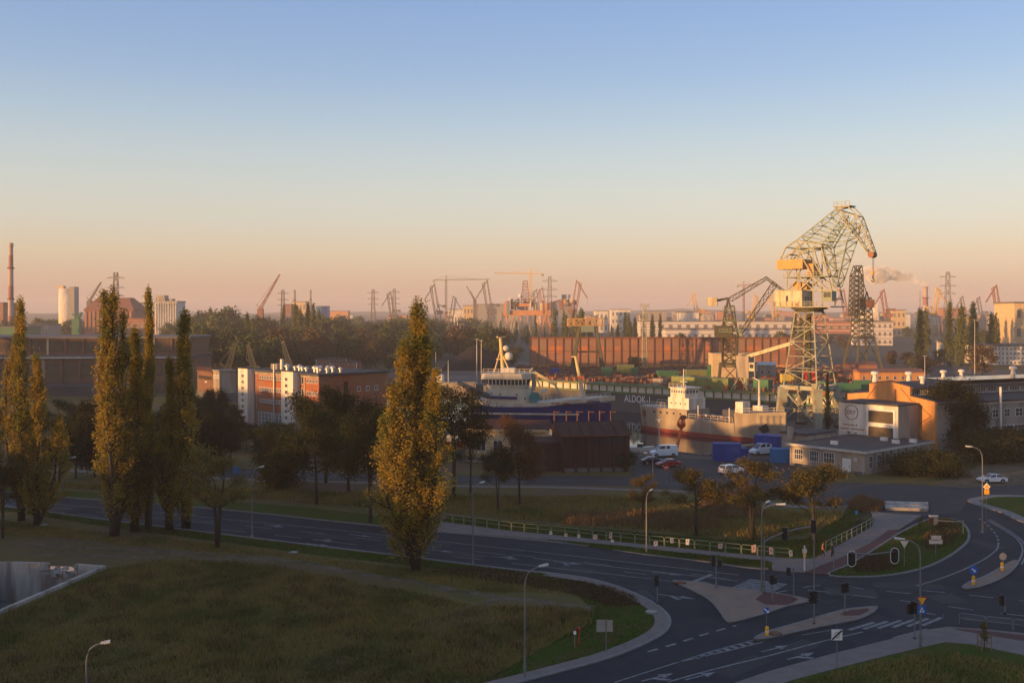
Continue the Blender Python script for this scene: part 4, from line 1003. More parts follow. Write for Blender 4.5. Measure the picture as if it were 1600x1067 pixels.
fw = Frame((65.8,206.2), (.62,-.785), (.785,.62))
ow = thing('sign_building', 'pale cube building with large brown advertising panels and a round emblem', 'building', fw.p(6,0,0))
WW = 13.0
bpart(fw, 'wall', 'plaster_white', ow, (0, WW, 0, 8.2, 0, 10.2)); bpart(fw, 'roof', 'roof_felt', ow, (-.15, WW+.15, -.15, 8.35, 10.2, 10.5))
bpart(fw, 'side_cladding', 'plaster_beige', ow, (WW+.003, WW+.08, .2, 8.1, .1, 10.1))
for z0, z1 in ((3.7,6.0),(6.8,9.1)):
    pf = bpart(fw, 'panel_frame', 'trim_white', ow, (6.4, 12.6, -.18, -.003, z0-.3, z1+.3)); bpart(fw, 'advert_panel', 'glass_warm', pf, (6.8, 12.1, -.22, -.181, z0, z1))
mb = MB(); 
for i in range(28):
    a0 = 2*math.pi*i/28; a1 = 2*math.pi*(i+1)/28; c = (2.9, 8.4)
    P_ = lambda r_, a: fw.p(c[0]+r_*math.cos(a), -.04, c[1]+r_*math.sin(a))
    mb.beam(P_(1.45,a0), P_(1.45,a1), .12)
mb.build('emblem_ring', 'container_rust', ow)
letters('ERY', fw, 1.75, -.02, 7.95, 1.25, 'container_rust', ow)
bpart(fw, 'lettering_line', 'container_rust', ow, (1.0, 3.6, -.05, -.004, 5.75, 5.95), (3.9, 4.2, -.05, -.004, 5.75, 6.05), (.4, 2.4, -.05, -.004, 5.0, 5.2), (2.8, 5.8, -.05, -.004, 5.0, 5.2))
bpart(fw, 'painted_figure', 'poster_pink', ow, (1.9, 2.7, -.05, -.004, 3.4, 4.1), (1.7, 2.2, -.05, -.004, 2.3, 3.39), (2.4, 3.3, -.05, -.004, 2.2, 3.39))
bpart(fw, 'painted_figure', 'plaster_beige', ow, (3.5, 4.1, -.05, -.004, 3.6, 4.5), (3.4, 3.8, -.05, -.004, 2.1, 3.59), (3.95, 4.3, -.05, -.004, 2.1, 3.59))
bpart(fw, 'painted_hair', 'brick_brown', ow, (2.0, 2.6, -.05, -.004, 4.11, 4.5))

hd = Vector((.9,.43)); fh = Frame((81.4,197), hd, (-.43,.9))       # s along the hall, t across the gable
oh = thing('workshop_hall', 'long workshop with orange gable, raised clerestory and white roof ducts', 'building', fh.p(10,10,0))
LH = 90
def across(name, m, prof, s0, s1, parent):
    mb = MB(); A = [fh.p(s0, t_, z) for t_, z in prof]; mb.slab(A, fh.e, s1-s0); return mb.build(name, m, parent)
g = [(0,0),(0,11.0),(6.2,11.7),(6.2,13.5),(11.6,14.3),(17,13.5),(17,11.7),(23.2,11.0),(23.2,0)]
across('gable_wall', 'plaster_orange', g, 0, .6, oh)
bpart(fh, 'side_wall', 'plaster_grey', oh, (.601, LH, .05, 6.2, 0, 10.3)); bpart(fh, 'clerestory', 'plaster_grey', oh, (.601, LH, 6.5, 16.7, 10, 13.2)); bpart(fh, 'side_wall', 'plaster_grey', oh, (.601, LH, 17, 23.1, 0, 10.3))
across('aisle_roof', 'roof_felt', [(-.4,10.85),(6.45,11.62),(6.45,11.3),(-.4,10.4)], .62, LH, oh)
across('nave_roof', 'roof_felt', [(5.9,13.35),(11.6,14.22),(17.3,13.35),(17.3,13.0),(11.6,13.9),(5.9,13.0)], .62, LH, oh)
across('coping', 'roof_felt', [(6.1,13.55),(11.6,14.36),(17.1,13.55),(17.1,13.7),(11.6,14.5),(6.1,13.7)], -.12, .66, oh)
across('coping', 'roof_felt', [(-.1,11.03),(6.19,11.74),(6.19,11.88),(-.1,11.17)], -.12, .66, oh)
for k in range(11):
    s0 = 1.6+k*3.4; window(fh, oh, s0, s0+3.0, 11.75, 12.95, 6.5, 5)
for k in range(9):
    s0 = 12.5+k*3.3; window(fh, oh, s0, s0+(1.7 if k % 3 else 2.2), 7.3, 9.0, .05, 1, hbars=1)
    window(fh, oh, s0-.3, s0+2.7, 3.6, 5.7, .05, 2, hbars=1)
bpart(fh, 'ledge', 'zinc', oh, (8, 60, -.9, .045, 2.6, 2.9)); bpart(fh, 'ledge', 'zinc', oh, (8, 60, -.25, .045, 10.1, 10.35))
for t0, t1, z0, z1 in ((7.7,8.9,6.2,9.0),(11.2,12.6,6.2,8.6),(10.6,11.7,2.6,4.6)):
    window(fh, oh, t0, t1, z0, z1, 0, 1, side='left', hbars=1)
mb = MB()
for a, b_ in (((5.2,10.8),(0.9,8.2)),((0.9,8.2),(5.6,5.4)),((5.6,5.4),(1.2,2.0)),((8.6,13.2),(5.4,10.5)),((15,13.2),(17.6,10.4))): q_ = MB(); q_.beam(fh.p(-.06, a[0], a[1]), fh.p(-.06, b_[0], b_[1]), .1); q_.build('wall_brace', 'brick_brown', oh)
mb.beam(fh.p(-.1,6.3,0), fh.p(-.1,6.3,9.3), .14); mb.beam(fh.p(-.1,6.3,9.3), fh.p(-.1,9.6,9.4), .14); mb.beam(fh.p(-.12,9.9,9.2), fh.p(-.12,9.9,12.8), .3); mb.build('wall_cables', 'brick_brown', oh)
def duct(c, s):
    mb = MB(); mb.lathe([(.75*s,0),(.75*s,1.3*s),(.62*s,1.45*s),(.62*s,2.3*s),(1.15*s,2.45*s),(1.15*s,3.2*s),(.5*s,3.4*s)], c, 12); return mb
for px, yb, yt, d_ in [(1367,600,582,221),(1420,598,581,222),(1441,602,587,208),(1474,593,578,224),(1502,591,577,231),(1583,589,572,232)]:
    c = wp(px, yb, d_); c.z = max(c.z, 13.1); duct(c, (yt-yb)/-F*d_/3.4).build('roof_duct', 'duct_white', oh)
mb = MB(); c = fh.p(17.5,-.5,0); mb.cyl(c, c+V(0,0,13.4), .24, n=8); mb.build('flue_pipe', 'duct_white', oh)
mb = MB(); fh.box(mb, 14, 60, 7, 16, 14.1, 14.35); mb.build('rooflight', 'glass', oh)

# --- dark brick barn, yellow boathouse by the basin
fb = Frame(gp(985,736), (-.84,-.02), (.0,1))
ob = thing('brick_barn', 'dark red brick barn with rusty roof posts at the water', 'building', gp(930,736))
p0 = gp(984,736); p1 = gp(878,738); fb = Frame(p1, (p0-p1), None)
LB_ = (p0-p1).length
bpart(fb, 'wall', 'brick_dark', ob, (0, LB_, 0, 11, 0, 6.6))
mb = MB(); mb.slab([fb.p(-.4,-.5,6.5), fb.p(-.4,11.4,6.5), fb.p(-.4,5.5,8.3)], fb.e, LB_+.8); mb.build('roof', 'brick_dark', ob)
for k in range(3): window(fb, ob, 5.2+k*2.3, 6.6+k*2.3, 4.8, 6.2, 0, 1, frame='brick_dark')
bpart(fb, 'door', 'brick_dark', ob, (5.6, 7.6, -.1, -.003, 0, 3.2)); bpart(fb, 'window_band', 'glass', ob, (9.4, 12.2, -.06, -.004, 1.6, 2.8)); bpart(fb, 'corner_pipe', 'rust', ob, (LB_-.6, LB_-.4, -.2, -.003, 0, 7.2))
for k in range(6): bpart(fb, 'pier', 'brick_dark', ob, (k*LB_/5.4, k*LB_/5.4+.45, -.22, -.002, 0, 6.3))
bpart(fb, 'eaves', 'rust', ob, (-.4, LB_+.4, -.62, -.505, 6.35, 6.55)); bpart(fb, 'plinth', 'concrete_dark', ob, (-.05, LB_+.05, -.12, -.004, 0, .7))
for k in range(7): mb = MB(); mb.beam(fb.p(-.3+k*LB_/6,-.45,6.62), fb.p(-.3+k*LB_/6,5.5,8.42), .12); mb.build('roof_batten', 'brick_dark', ob)
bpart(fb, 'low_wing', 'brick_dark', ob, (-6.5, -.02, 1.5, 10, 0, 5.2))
op = thing('mooring_posts', 'row of rusty red steel posts with cross arms behind the brick barn', 'posts', fb.p(3,14,0))
for k, px in enumerate((866,885,902,920,937,954)):
    b_ = wp(px, 642, 207); c = V(b_.x, b_.y, 0); mb = MB(); mb.beam(c, V(b_.x,b_.y,b_.z), .2); mb.beam(V(b_.x-.2,b_.y,b_.z-.2), V(b_.x+1.1,b_.y,b_.z-.2), .16); mb.build('post', 'rust', op)
fy = Frame(gp(728,722), (1, -.12), None)
oy = thing('boathouse', 'yellow plastered boathouse with rusty roof half hidden by trees', 'building', fy.p(7,0,0))
bpart(fy, 'wall', 'plaster_yellow', oy, (0, 15, 0, 9, 0, 6.2)); mb = MB(); mb.slab([fy.p(-.4,-.5,6.2), fy.p(-.4,9.4,6.2), fy.p(-.4,4.5,7.7)], fy.e, 16); mb.build('roof', 'brick_dark', oy)
bpart(fy, 'fascia', 'plaster_yellow', oy, (-.42, 15.4, -.62, -.501, 5.9, 6.35))
for k in range(4): window(fy, oy, 2.0+k*3.2, 3.8+k*3.2, 2.2, 4.2, 0, 1)
bpart(fy, 'plinth', 'concrete', oy, (-.03, 15.03, -.03, -.002, 0, 1.0))
fo = Frame(gp(720,724), (1,-.12), None)
o_ = thing('lifeboat', 'small orange and white boat stored beside the yellow boathouse', 'boat', fo.p(-1,0,0))
mb = MB(); c = fo.p(-1.5,1,0)
hp = [(-2.6,0),(-2.2,-1),(1.6,-1.1),(2.8,0),(1.6,1.1),(-2.2,1)]
mb.hexa([c+V(-1.9,-.5,2.6), c+V(1.7,-.5,2.6), c+V(1.7,.5,2.6), c+V(-1.9,.5,2.6)], [c+V(-2.6,-1.1,4.1), c+V(2.7,-1.1,4.1), c+V(2.7,1.1,4.1), c+V(-2.6,1.1,4.1)]); mb.build('hull', 'paint_orange', o_)
mb = MB(); mb.hexa([c+V(-1.6,-.8,4.1), c+V(1.2,-.8,4.1), c+V(1.2,.8,4.1), c+V(-1.6,.8,4.1)], [c+V(-1.2,-.6,5.2), c+V(.8,-.6,5.2), c+V(.8,.6,5.2), c+V(-1.2,.6,5.2)]); mb.build('cabin', 'ship_white', o_)
mb = MB(); mb.box(c.x-1.8,c.x-1.5,c.y-.6,c.y+.6,0,2.6); mb.box(c.x+1.2,c.x+1.5,c.y-.6,c.y+.6,0,2.6); mb.build('cradle', 'container_blue', o_)

# --- small brick houses in the wood
for k, (px, yb, w_, dpt, h_, m_, lab) in enumerate([(518,575,15,9,6.4,'brick_mill','small orange brick house with flat roof, left one in the wood'),(537,576,13,8,5.2,'brick_red','small red brick house with white edges, right one in the wood')]):
    c = gp(px, yb+7); f_ = Frame(c+V(-w_/2,0,0), (1,-.1), None); o_ = thing('brick_house', lab, 'house', c)
    bpart(f_, 'wall', m_, o_, (0,w_,0,dpt,0,h_)); bpart(f_, 'roof', 'roof_felt', o_, (-.3,w_+.3,-.3,dpt+.3,h_,h_+.35)); bpart(f_, 'chimney', 'brick_dark', o_, (w_*.6,w_*.6+.8,3,3.8,h_+.35,h_+2))
    for i in range(5):
        for z0 in (1.0, 3.6): window(f_, o_, 1+i*w_/5.4, 2.1+i*w_/5.4, z0, z0+1.3, 0, 1)
    for s in (0.02, w_-.4): bpart(f_, 'corner', 'plaster_white', o_, (s, s+.38, -.05, -.002, 0, h_-.1))

# --- rusty steel wall behind the dock
fr = Frame(wp(828,572,530)*1.0, (1, .0)); fr.o.z = 0
orw = thing('steel_wall', 'long rust red steel wall with upright ribs and a pale foot', 'wall', fr.p(70,0,0))
LR = 137; nP = 32; pwid = LR/nP
for k in range(nP):
    a = k*pwid
    for z0_, z1_, m_ in ((1.62,7.9,'rust_wall'),(7.95,11.3,'rust_band'),(11.35,15.3,'rust_wall')): bpart(fr, 'panel', R.choice((m_,m_,m_,'rust_wall','brick_mill')), orw, (a+.05, a+pwid-.05, R.uniform(0,.12), .5, z0_, z1_))
    bpart(fr, 'rib', 'rust_rib', orw, (a-.17, a+.17, -.4, -.003, .4, 15.6))
    bpart(fr, 'foot', 'plaster_orange', orw, (a+.05, a+pwid-.05, -.4, .5, 0, 1.6))
bpart(fr, 'top_rail', 'rust_rib', orw, (0, LR, -.5, -.004, 15.0, 15.9)); bpart(fr, 'mid_rail', 'rust_rib', orw, (0, LR, -.25, -.005, 8.6, 8.9)); bpart(fr, 'core', 'rust_rib', orw, (.1, LR-.1, .51, 6, 0, 15.2))
bpart(fr, 'end_tower', 'brick_brown', orw, (LR+.02, LR+5, -1, 7, 0, 15))
# yard sheds and hut by the wall
for k, (px, yb, w_, h_, dd, m_, rf, lab) in enumerate([(1000,577,8,4.5,5,'plaster_orange','roof_felt','small orange gabled hut in front of the rusty wall'),(1188,590,14,5.5,7,'plaster_beige','zinc','grey hut with three windows and rounded roof on the quay'),
        (1395,600,26,4.6,9,'plaster_orange','roof_tile','low orange house with tiled roof behind the workshop'),(1350,597,11,7,8,'brick_mill','roof_tile','brick shed beside the leaning crane legs'),(545,600,46,2.0,20,'yard','rust','low rusty barge deck behind the brick office'),(880,548,24,5,10,'plaster_beige','roof_tile','pale flat house with a small round tower above the rusty wall')]):
    c = gp(px, yb); f_ = Frame(c+V(-w_/2,0,0), (1,.02)); o_ = thing('shed', lab, 'shed', c)
    bpart(f_, 'wall', m_, o_, (0,w_,0,dd,0,h_)); mb = MB(); mb.slab([f_.p(-.3,-.4,h_), f_.p(-.3,dd+.4,h_), f_.p(-.3,dd/2,h_+1.3)], f_.e, w_+.6); mb.build('roof', rf, o_)
    if h_ > 3:
        for i in range(max(2, int(w_/3.2))): window(f_, o_, 1+i*3.1, 2.2+i*3.1, 1.6, 3.2, 0, 1)
# black coal heap
mb = MB(); rr = random.Random(5); n_ = 40
for i in range(n_):
    for j in range(14):
        x = (i/(n_-1)-.5)*34; y = (j/13-.5)*26
        z = max(0, 13.5*(1-abs(x)/17)**.75*(1-abs(y)/13)**.8)+rr.uniform(0,.35)
        mb.v.append((x, y, z if 0 < i < n_-1 and 0 < j < 13 else -.1))
mb.f = [(i*14+j,(i+1)*14+j,(i+1)*14+j+1,i*14+j+1) for i in range(n_-1) for j in range(13)]
o = mb.build('coal_heap', 'coal'); o.location = gp(744, 577); tag(o, 'black coal heap with sloping sides left of the rusty wall', 'heap')
# ------------------------------------------------------------------ floating dock, ships, shipyard cranes
fd = Frame(DA - ED*14, ED, ND)
odk = thing('dock_wing_wall', 'long floating dock wall with green deck, pale panels and ALDOK lettering', 'dock', fd.p(40,0,0))
LD = 128; dk = 6.4
bpart(fd, 'side_plating', 'dock_dark', odk, (0, LD, 0, 5.4, -3, dk-2.6))
bpart(fd, 'gallery_back', 'dock_dark', odk, (0, LD, .9, 5.3, dk-2.6, dk-.5))
bpart(fd, 'fender', 'dock_green', odk, (-.2, LD+.2, -.45, -.002, dk-2.75, dk-2.3)); bpart(fd, 'deck', 'dock_green', odk, (-.3, LD+.3, -.5, 6.0, dk-.5, dk))
npan = 44; pw_ = LD/npan
for k in range(npan):
    a = k*pw_
    bpart(fd, 'panel', 'dock_panel', odk, (a+.12, a+pw_-.12, .3, .89, dk-2.28, dk-.51)); bpart(fd, 'stiffener', 'dock_green', odk, (a-.1, a+.1, -.1, .89, dk-2.29, dk-.502))
mb = MB()
for k in range(0, 129, 2): mb.beam(fd.p(k,-.3,dk), fd.p(k,-.3,dk+1.1), .07)
for z in (.55, 1.1): mb.beam(fd.p(0,-.3,dk+z), fd.p(LD,-.3,dk+z), .06)
mb.build('railing', 'rust', odk)
letters('ALDOK-1', fd, 47.5, -.04, 1.2, 3.0, 'letter_white', odk, squeeze=.78)
# huts, containers and gear on the dock deck and the yard behind it
def crate(name, m, c, w, d, h, label, cat, rz=0.0, rib=True, roof=None):
    o = thing(name, label, cat, c); r_ = Matrix.Rotation(rz, 4, 'Z')
    def bx(nm, mm, *b):
        mb = MB()
        for q in b: mb.box(*q)
        mb.v = [tuple(r_ @ Vector(v) + Vector(c)) for v in mb.v]; return mb.build(nm, mm, o)
    bx('body', m, (-w/2, w/2, -d/2, d/2, 0, h)); bx('roof', roof or m, (-w/2-.06, w/2+.06, -d/2-.06, d/2+.06, h, h+.12))
    if rib:
        n_ = max(3, int(w/.9))
        for k in range(n_): x = -w/2+.15+(w-.3)*k/(n_-1); bx('rib', m, (x-.06, x+.06, -d/2-.07, -d/2-.003, .1, h-.1))
    dn = bx('door', roof or m, (w/2-1.5 if not rib else -w/2+.5, w/2-.5 if not rib else -w/2+1.5, -d/2-.11, -d/2-.075, .05, min(2.1, h-.2))); 
    return o
rzd = math.atan2(ED.y, ED.x)
dkp = lambda px, t=3.0, z=dk: None
def on_dock(px, t):
    """dock-deck point at depth t under photograph column px"""
    a = (px-800)/F; o = fd.p(0, t, 0); s = (a*o.y-o.x)/(fd.e.x-a*fd.e.y); q = fd.p(s, t, dk); return q
for px, t_, w, d, h, m_, lab in [(1097,3.4,19,3.2,3.0,'container_olive','long olive deckhouse on the floating dock'),(1075,3.4,3.5,3,3.2,'container_green','green deck cabin next to the long olive deckhouse'),(1031,3,3.6,2.2,2.0,'plaster_beige','beige box on the dock deck near the lettering'),
        (1192,3.2,4.6,2.6,3.2,'container_green','green cabin on the dock deck left of the big crane'),(1287,3.2,3.6,2.4,3.4,'container_green','green cabin on the dock deck behind the big crane')]:
    crate('deck_cabin', m_, on_dock(px, t_), w, d, h, lab, 'cabin', rzd, False)
for px, yb, w, d, h, m_, lab in [(977,585,7.5,4,4.4,'container_olive','olive container in the scrap yard'),(991,586,3,4,3.2,'container_green','teal container next to the olive one'),(948,588,5,3,4,'container_green','green skip in the yard behind the trawler'),
        (1043,590,9,4,3,'container_green','dark green container in the middle of the yard'),(1094,590,13,5,3.4,'container_olive','pale green container below the dark crane'),(1112,592,4,4,3.6,'container_green','small green container under the dark crane'),
        (866,586,4,3,3,'container_blue','blue box in the yard behind the trawler'),(1315,612,8,3,3.0,'container_green','green painted container behind the big crane'),(1350,608,7,3,3.2,'container_green','green container right of the big crane'),(1143,592,18,10,11,'plaster_yellow','tall ochre machine house on the quay'),
        (1118,592,6,4,6,'container_green','bright green housing beside the ochre machine house'),(895,575,6,3,2.4,'container_yellow','yellow box at the foot of the rusty wall'),(1232,598,6,4,3.5,'container_yellow','yellow machine box left of the big crane tower'),(1266,598,4,4,5,'sign_red','red tank box behind the big crane tower')]:
    crate('container', m_, gp(px, yb), w, d, h, lab, 'container', R.uniform(-.15,.1), h < 5)
# scrap and plate stacks in the yard: too many to tell apart
mb = MB(); rr = random.Random(9)
for k in range(900):
    px = rr.uniform(760, 1330); yb = rr.uniform(574, 600); c = gp(px, yb); a = rr.uniform(0, 3.14); w = rr.uniform(.4, 3.2); d = rr.uniform(.3, 1.2); h = rr.uniform(.3, 1.7)
    if inside_poly(c.x, c.y, BASIN): continue
    e = V(math.cos(a), math.sin(a), 0); n_ = V(-e.y, e.x, 0)
    q = [c-e*w-n_*d, c+e*w-n_*d, c+e*w+n_*d, c-e*w+n_*d]; mb.hexa(q, [p+V(0,0,h)+e*rr.uniform(-.3,.3) for p in q])
tag(mb.build('scrap_heaps', 'rust'), 'rusty scrap and steel plates strewn over the yard', 'scrap', None, 'stuff')
mb = MB()
for k in range(160):
    s = rr.uniform(0, LD); t_ = rr.uniform(.6, 5.4); w = rr.uniform(.2, 1.1); h = rr.uniform(.2, 1.3); fd.box(mb, s, s+w, t_, t_+rr.uniform(.2,.8), dk, dk+h)
    if k % 4 == 0: mb.beam(fd.p(s,t_,dk), fd.p(s+rr.uniform(-1,1),t_,dk+rr.uniform(1.5,2.6)), .1)
tag(mb.build('deck_gear', 'container_rust', odk), kind='stuff')
fdr = Frame(DA+ND*6.5-ED*14, ED, ND)

# --- ship hulls
def hull(stations, m, name, parent, fr_, z0, z1, cap=True, n=9):
    """loft between heights: stations = (s, halfbeam at deck, halfbeam at keel, deck height, keel height)"""
    mb = MB(); rows = []
    for s, b1, b0, zt, zb in stations:
        row = []
        for side in (-1, 1):
            for k in (0, .35, .7, 1):
                f_ = z0+(z1-z0)*k if z1 is not None else zb+(zt-zb)*k
                zz = zb+(zt-zb)*f_ if z1 is not None else f_
                ff = f_ if z1 is not None else k
                hb = b0+(b1-b0)*ff**.7
                row.append(fr_.p(s if True else s, side*hb, zz))
        rows.append(row[:4][::-1]+row[4:])
    for r_ in rows: mb.v.extend([tuple(p) for p in r_])
    for i in range(len(rows)-1):
        for k in range(7): mb.f.append((i*8+k, (i+1)*8+k, (i+1)*8+k+1, i*8+k+1))
        if cap: mb.f.append((i*8, i*8+7, (i+1)*8+7, (i+1)*8))
    mb.f.append(tuple(range(8))); mb.f.append(tuple(range((len(rows)-1)*8, len(rows)*8))[::-1])
    return mb.build(name, m, parent)
def rail(fr_, pts, parent, m='ship_white', h=1.1, step=2.0, name='railing', w=.07):
    mb = MB()
    P_ = [fr_.p(*p) for p in pts]
    for a, b_ in zip(P_[:-1], P_[1:]):
        n_ = max(1, int((b_-a).length/step))
        for k in range(n_+1): c = a.lerp(b_, k/n_); mb.beam(c, c+V(0,0,h), w)
        for z in (.5, 1): mb.beam(a+V(0,0,h*z), b_+V(0,0,h*z), w)
    return mb.build(name, m, parent)
# small tanker, light grey
bow = gp(1197,694,-2); ste = gp(999,671,-2); fs = Frame(ste, bow-ste, None); LS = (bow-ste).length
fs.o += fs.n*3.6
os_ = thing('tanker_ship', 'small grey tanker with white deckhouse aft moored at the quay', 'ship', fs.p(LS/2,0,-2))
S = lambda s, k: s*LS
deckz = lambda f_: 4.2 if f_ < .42 else (2.2 if f_ < .78 else 4.5+(f_-.78)*3)
st = []
for f_, hb, kb in [(-.02,2.6,1.2),(.03,3.6,2.4),(.12,4.2,3.4),(.3,4.3,3.7),(.419,4.3,3.8),(.421,4.3,3.8),(.6,4.3,3.8),(.779,4.2,3.3),(.781,4.2,3.3),(.88,3.6,2.3),(.96,2.3,.9),(1.03,.9,.15),(1.075,.08,.04)]:
    st.append((f_*LS, hb, kb, deckz(f_), -3.6))
hull([(s, b1, b0, zt, -3.0) for s, b1, b0, zt, zb in st], 'hull_grey', 'hull', os_, fs, .13, 1.0)
hull([(s if i < 10 else s-.35*(i-9), b1*.985+.02, b0*1.0, -1.0+(.2 if i > 9 else 0), -3.4) for i, (s, b1, b0, zt, zb) in enumerate(st)], 'hull_red', 'boot_topping', os_, fs, 0, 1.0)
sp = bpart(fs, 'deckhouse', 'ship_white', os_, (LS*.24, LS*.41, -3.2, 3.2, 4.2, 7.0)); bpart(fs, 'bridge', 'ship_white', os_, (LS*.25, LS*.37, -2.7, 2.7, 7.0, 9.3)); bpart(fs, 'bridge_roof', 'ship_white', os_, (LS*.24, LS*.385, -3.0, 3.0, 9.3, 9.55))
for k in range(6): window(fs, os_, LS*.255+k*.78, LS*.255+k*.78+.55, 8.1, 8.9, -2.7, 0)
for k in range(4): window(fs, os_, LS*.26+k*1.5, LS*.26+k*1.5+.5, 5.3, 5.9, -3.2, 0)
for k in range(4): window(fs, os_, -2.2+k*1.2, -1.3+k*1.2, 8.0, 8.9, LS*.37, 0, side='right')
mb = MB(); mb.cyl(fs.p(LS*.3,0,9.5), fs.p(LS*.3,0,14), .18, .1); mb.beam(fs.p(LS*.3,-1.2,12), fs.p(LS*.3,1.2,12), .1); mb.beam(fs.p(LS*.27,0,10.8), fs.p(LS*.33,0,10.8), .14); mb.build('radar_mast', 'ship_white', os_)
mb = MB(); mb.cyl(fs.p(LS*.22,0,4.2), fs.p(LS*.215,0,8.6), .95, .8, 10); mb.build('funnel', 'ship_white', os_)
mb = MB(); mb.cyl(fs.p(LS*.885,0,5.2), fs.p(LS*.885,0,12.4), .34, .2); mb.beam(fs.p(LS*.885,-.1,12.3), fs.p(LS*.84,-.1,12.9), .16); mb.beam(fs.p(LS*.885,-.9,9), fs.p(LS*.885,.9,9), .14); mb.build('fore_mast', 'ship_white', os_)
bpart(fs, 'breakwater', 'ship_white', os_, (LS*.775, LS*.83, -3.4, -.6, 4.6, 7.2)); bpart(fs, 'winch_house', 'ship_white', os_, (LS*.86, LS*.93, -1.2, 1.2, 5.2, 6.4))
mb = MB(); mb.beam(fs.p(LS*.43,0,2.9), fs.p(LS*.77,0,2.9), 1.1, .5); mb.beam(fs.p(LS*.43,1.2,2.7), fs.p(LS*.77,1.2,2.7), .3); mb.build('cargo_pipes', 'ship_white', os_)
mb = MB()
for k in range(5): mb.cyl(fs.p(LS*(.47+.06*k),-1.4,2.2), fs.p(LS*(.47+.06*k),-1.4,3.3), .5, n=10)
mb.build('hatches', 'rust', os_)
bpart(fs, 'deck_tank', 'pipe_dark', os_, (LS*.6, LS*.74, .5, 2.6, 2.2, 4.6))
rail(fs, [(LS*.43,-4.15,2.2),(LS*.77,-4.1,2.2)], os_, h=1.2); rail(fs, [(0,-3.3,4.2),(LS*.12,-4.1,4.2),(LS*.235,-4.2,4.2)], os_, h=1.3, step=1.4); rail(fs, [(LS*.785,-4.0,4.5),(LS*.88,-3.5,4.8),(LS*.96,-2.2,5.0),(LS*1.06,0,5.3)], os_, h=1.1)
rail(fs, [(LS*.24,-2.9,9.55),(LS*.38,-2.9,9.55)], os_, h=.9, step=1.2); rail(fs, [(0,3.2,4.2),(LS*.235,4.1,4.2)], os_, h=1.3, step=1.4)
for s in (.5,.74): mb = MB(); mb.cyl(fs.p(LS*s,-3.9,2.2), fs.p(LS*s,-3.9,5.6), .14); mb.build('davit', 'ship_white', os_)
for k in range(5): bpart(fs, 'porthole', 'paint_black', os_, (LS*(.14+.055*k), LS*(.14+.055*k)+.4, -4.42, -4.2, 2.9, 3.35))
bpart(fs, 'stern_port', 'hull_red', os_, (LS*.035, LS*.05, -4.05, -3.4, 1.6, 3.2))
mb = MB(); mb.slab([fs.p(LS*.93,-2.9,1.4), fs.p(LS*.97,-2.35,2.5), fs.p(LS*.985,-2.0,.9), fs.p(LS*.955,-2.45,.3)], fs.n, .5); mb.build('anchor', 'paint_black', os_)

# blue and cream trawler
ft = Frame((-9.5,262), (1,-.12), None); LT = 34.5
ot = thing('trawler_ship', 'cream fishing trawler with dark blue hull and yellow masts', 'ship', ft.p(LT/2,0,-2))
UP = 2.6; dz = lambda f_: UP + (3.6 if f_ < .06 else (2.9 if f_ < .5 else 3.0+(f_-.5)*2.2 + (.5 if f_ > .52 else 0)))
stt = [(-.02,3.0,1.6),(.04,4.3,2.6),(.15,4.9,3.6),(.3,5,4),(.5,5,4),(.52,5,4),(.7,4.8,3.4),(.82,4.0,2.4),(.91,2.8,1.2),(.98,1.2,.3),(1.035,.1,.04)]
stt = [(f_*LT, hb, kb, dz(f_), -3.4+UP) for f_, hb, kb in stt]
hull([(s-(.5*i-4 if i > 8 else 0), b1*.97+.04, b0, (UP+2.2+max(0,(s/LT-.5))*2.0), -3.4+UP) for i, (s, b1, b0, zt, zb) in enumerate(stt)], 'hull_blue', 'lower_hull', ot, ft, 0, 1)
hull(stt, 'hull_cream', 'upper_hull', ot, ft, .87, 1)
bpart(ft, 'rubbing_strake', 'hull_cream', ot, (0, LT*.78, -5.05, -4.75, UP+.2, UP+.6))
for k in range(2): bpart(ft, 'bow_stripe', 'hull_blue', ot, (LT*(.74+.05*k), LT*.93, -3.9+k*.2, -3.3, UP+2.6+k*.8, UP+2.9+k*.8))
def loft2(A, za, B, zb, name, m, parent):
    mb = MB(); n_ = len(A); mb.add([ft.p(s, t_, za) for s, t_ in A]+[ft.p(s, t_, zb) for s, t_ in B], [tuple(range(n_-1,-1,-1)), tuple(range(n_, 2*n_))]+[(i, (i+1) % n_, n_+(i+1) % n_, n_+i) for i in range(n_)]); return mb.build(name, m, parent)
oval = lambda s0, s1, w: [(s0,-w*.8),(s0+1,-w),(s1-2.4,-w),(s1-.9,-w*.72),(s1-.2,-w*.35),(s1,0),(s1-.2,w*.35),(s1-.9,w*.72),(s1-2.4,w),(s0+1,w),(s0,w*.8)]
loft2([(LT*.1,-4.1),(LT*.38,-4.1),(LT*.43,-2.8),(LT*.44,0),(LT*.43,2.8),(LT*.38,4.1),(LT*.1,4.1)], 5.2, [(LT*.1,-4.0),(LT*.37,-4.0),(LT*.42,-2.7),(LT*.43,0),(LT*.42,2.7),(LT*.37,4.0),(LT*.1,4.0)], 8.9, 'deckhouse', 'hull_cream', ot)
wh = loft2(oval(LT*.11, LT*.40, 3.6), 8.9, oval(LT*.10, LT*.41, 3.8), 10.1, 'wheelhouse', 'hull_cream', ot)
loft2(oval(LT*.105, LT*.405, 3.72), 10.1, oval(LT*.095, LT*.42, 4.0), 11.5, 'window_band', 'glass', ot)
loft2(oval(LT*.06, LT*.435, 4.4), 11.5, oval(LT*.07, LT*.43, 4.3), 12.9, 'bridge_wing', 'hull_cream', ot); bpart(ft, 'upper_rail_house', 'ship_white', ot, (LT*.2, LT*.3, -2.2, 2.2, 13.0, 14.2))
for k in range(11): bpart(ft, 'window_post', 'hull_cream', ot, (LT*.115+k*.95, LT*.115+k*.95+.22, -4.02, -3.6, 10.1, 11.5))
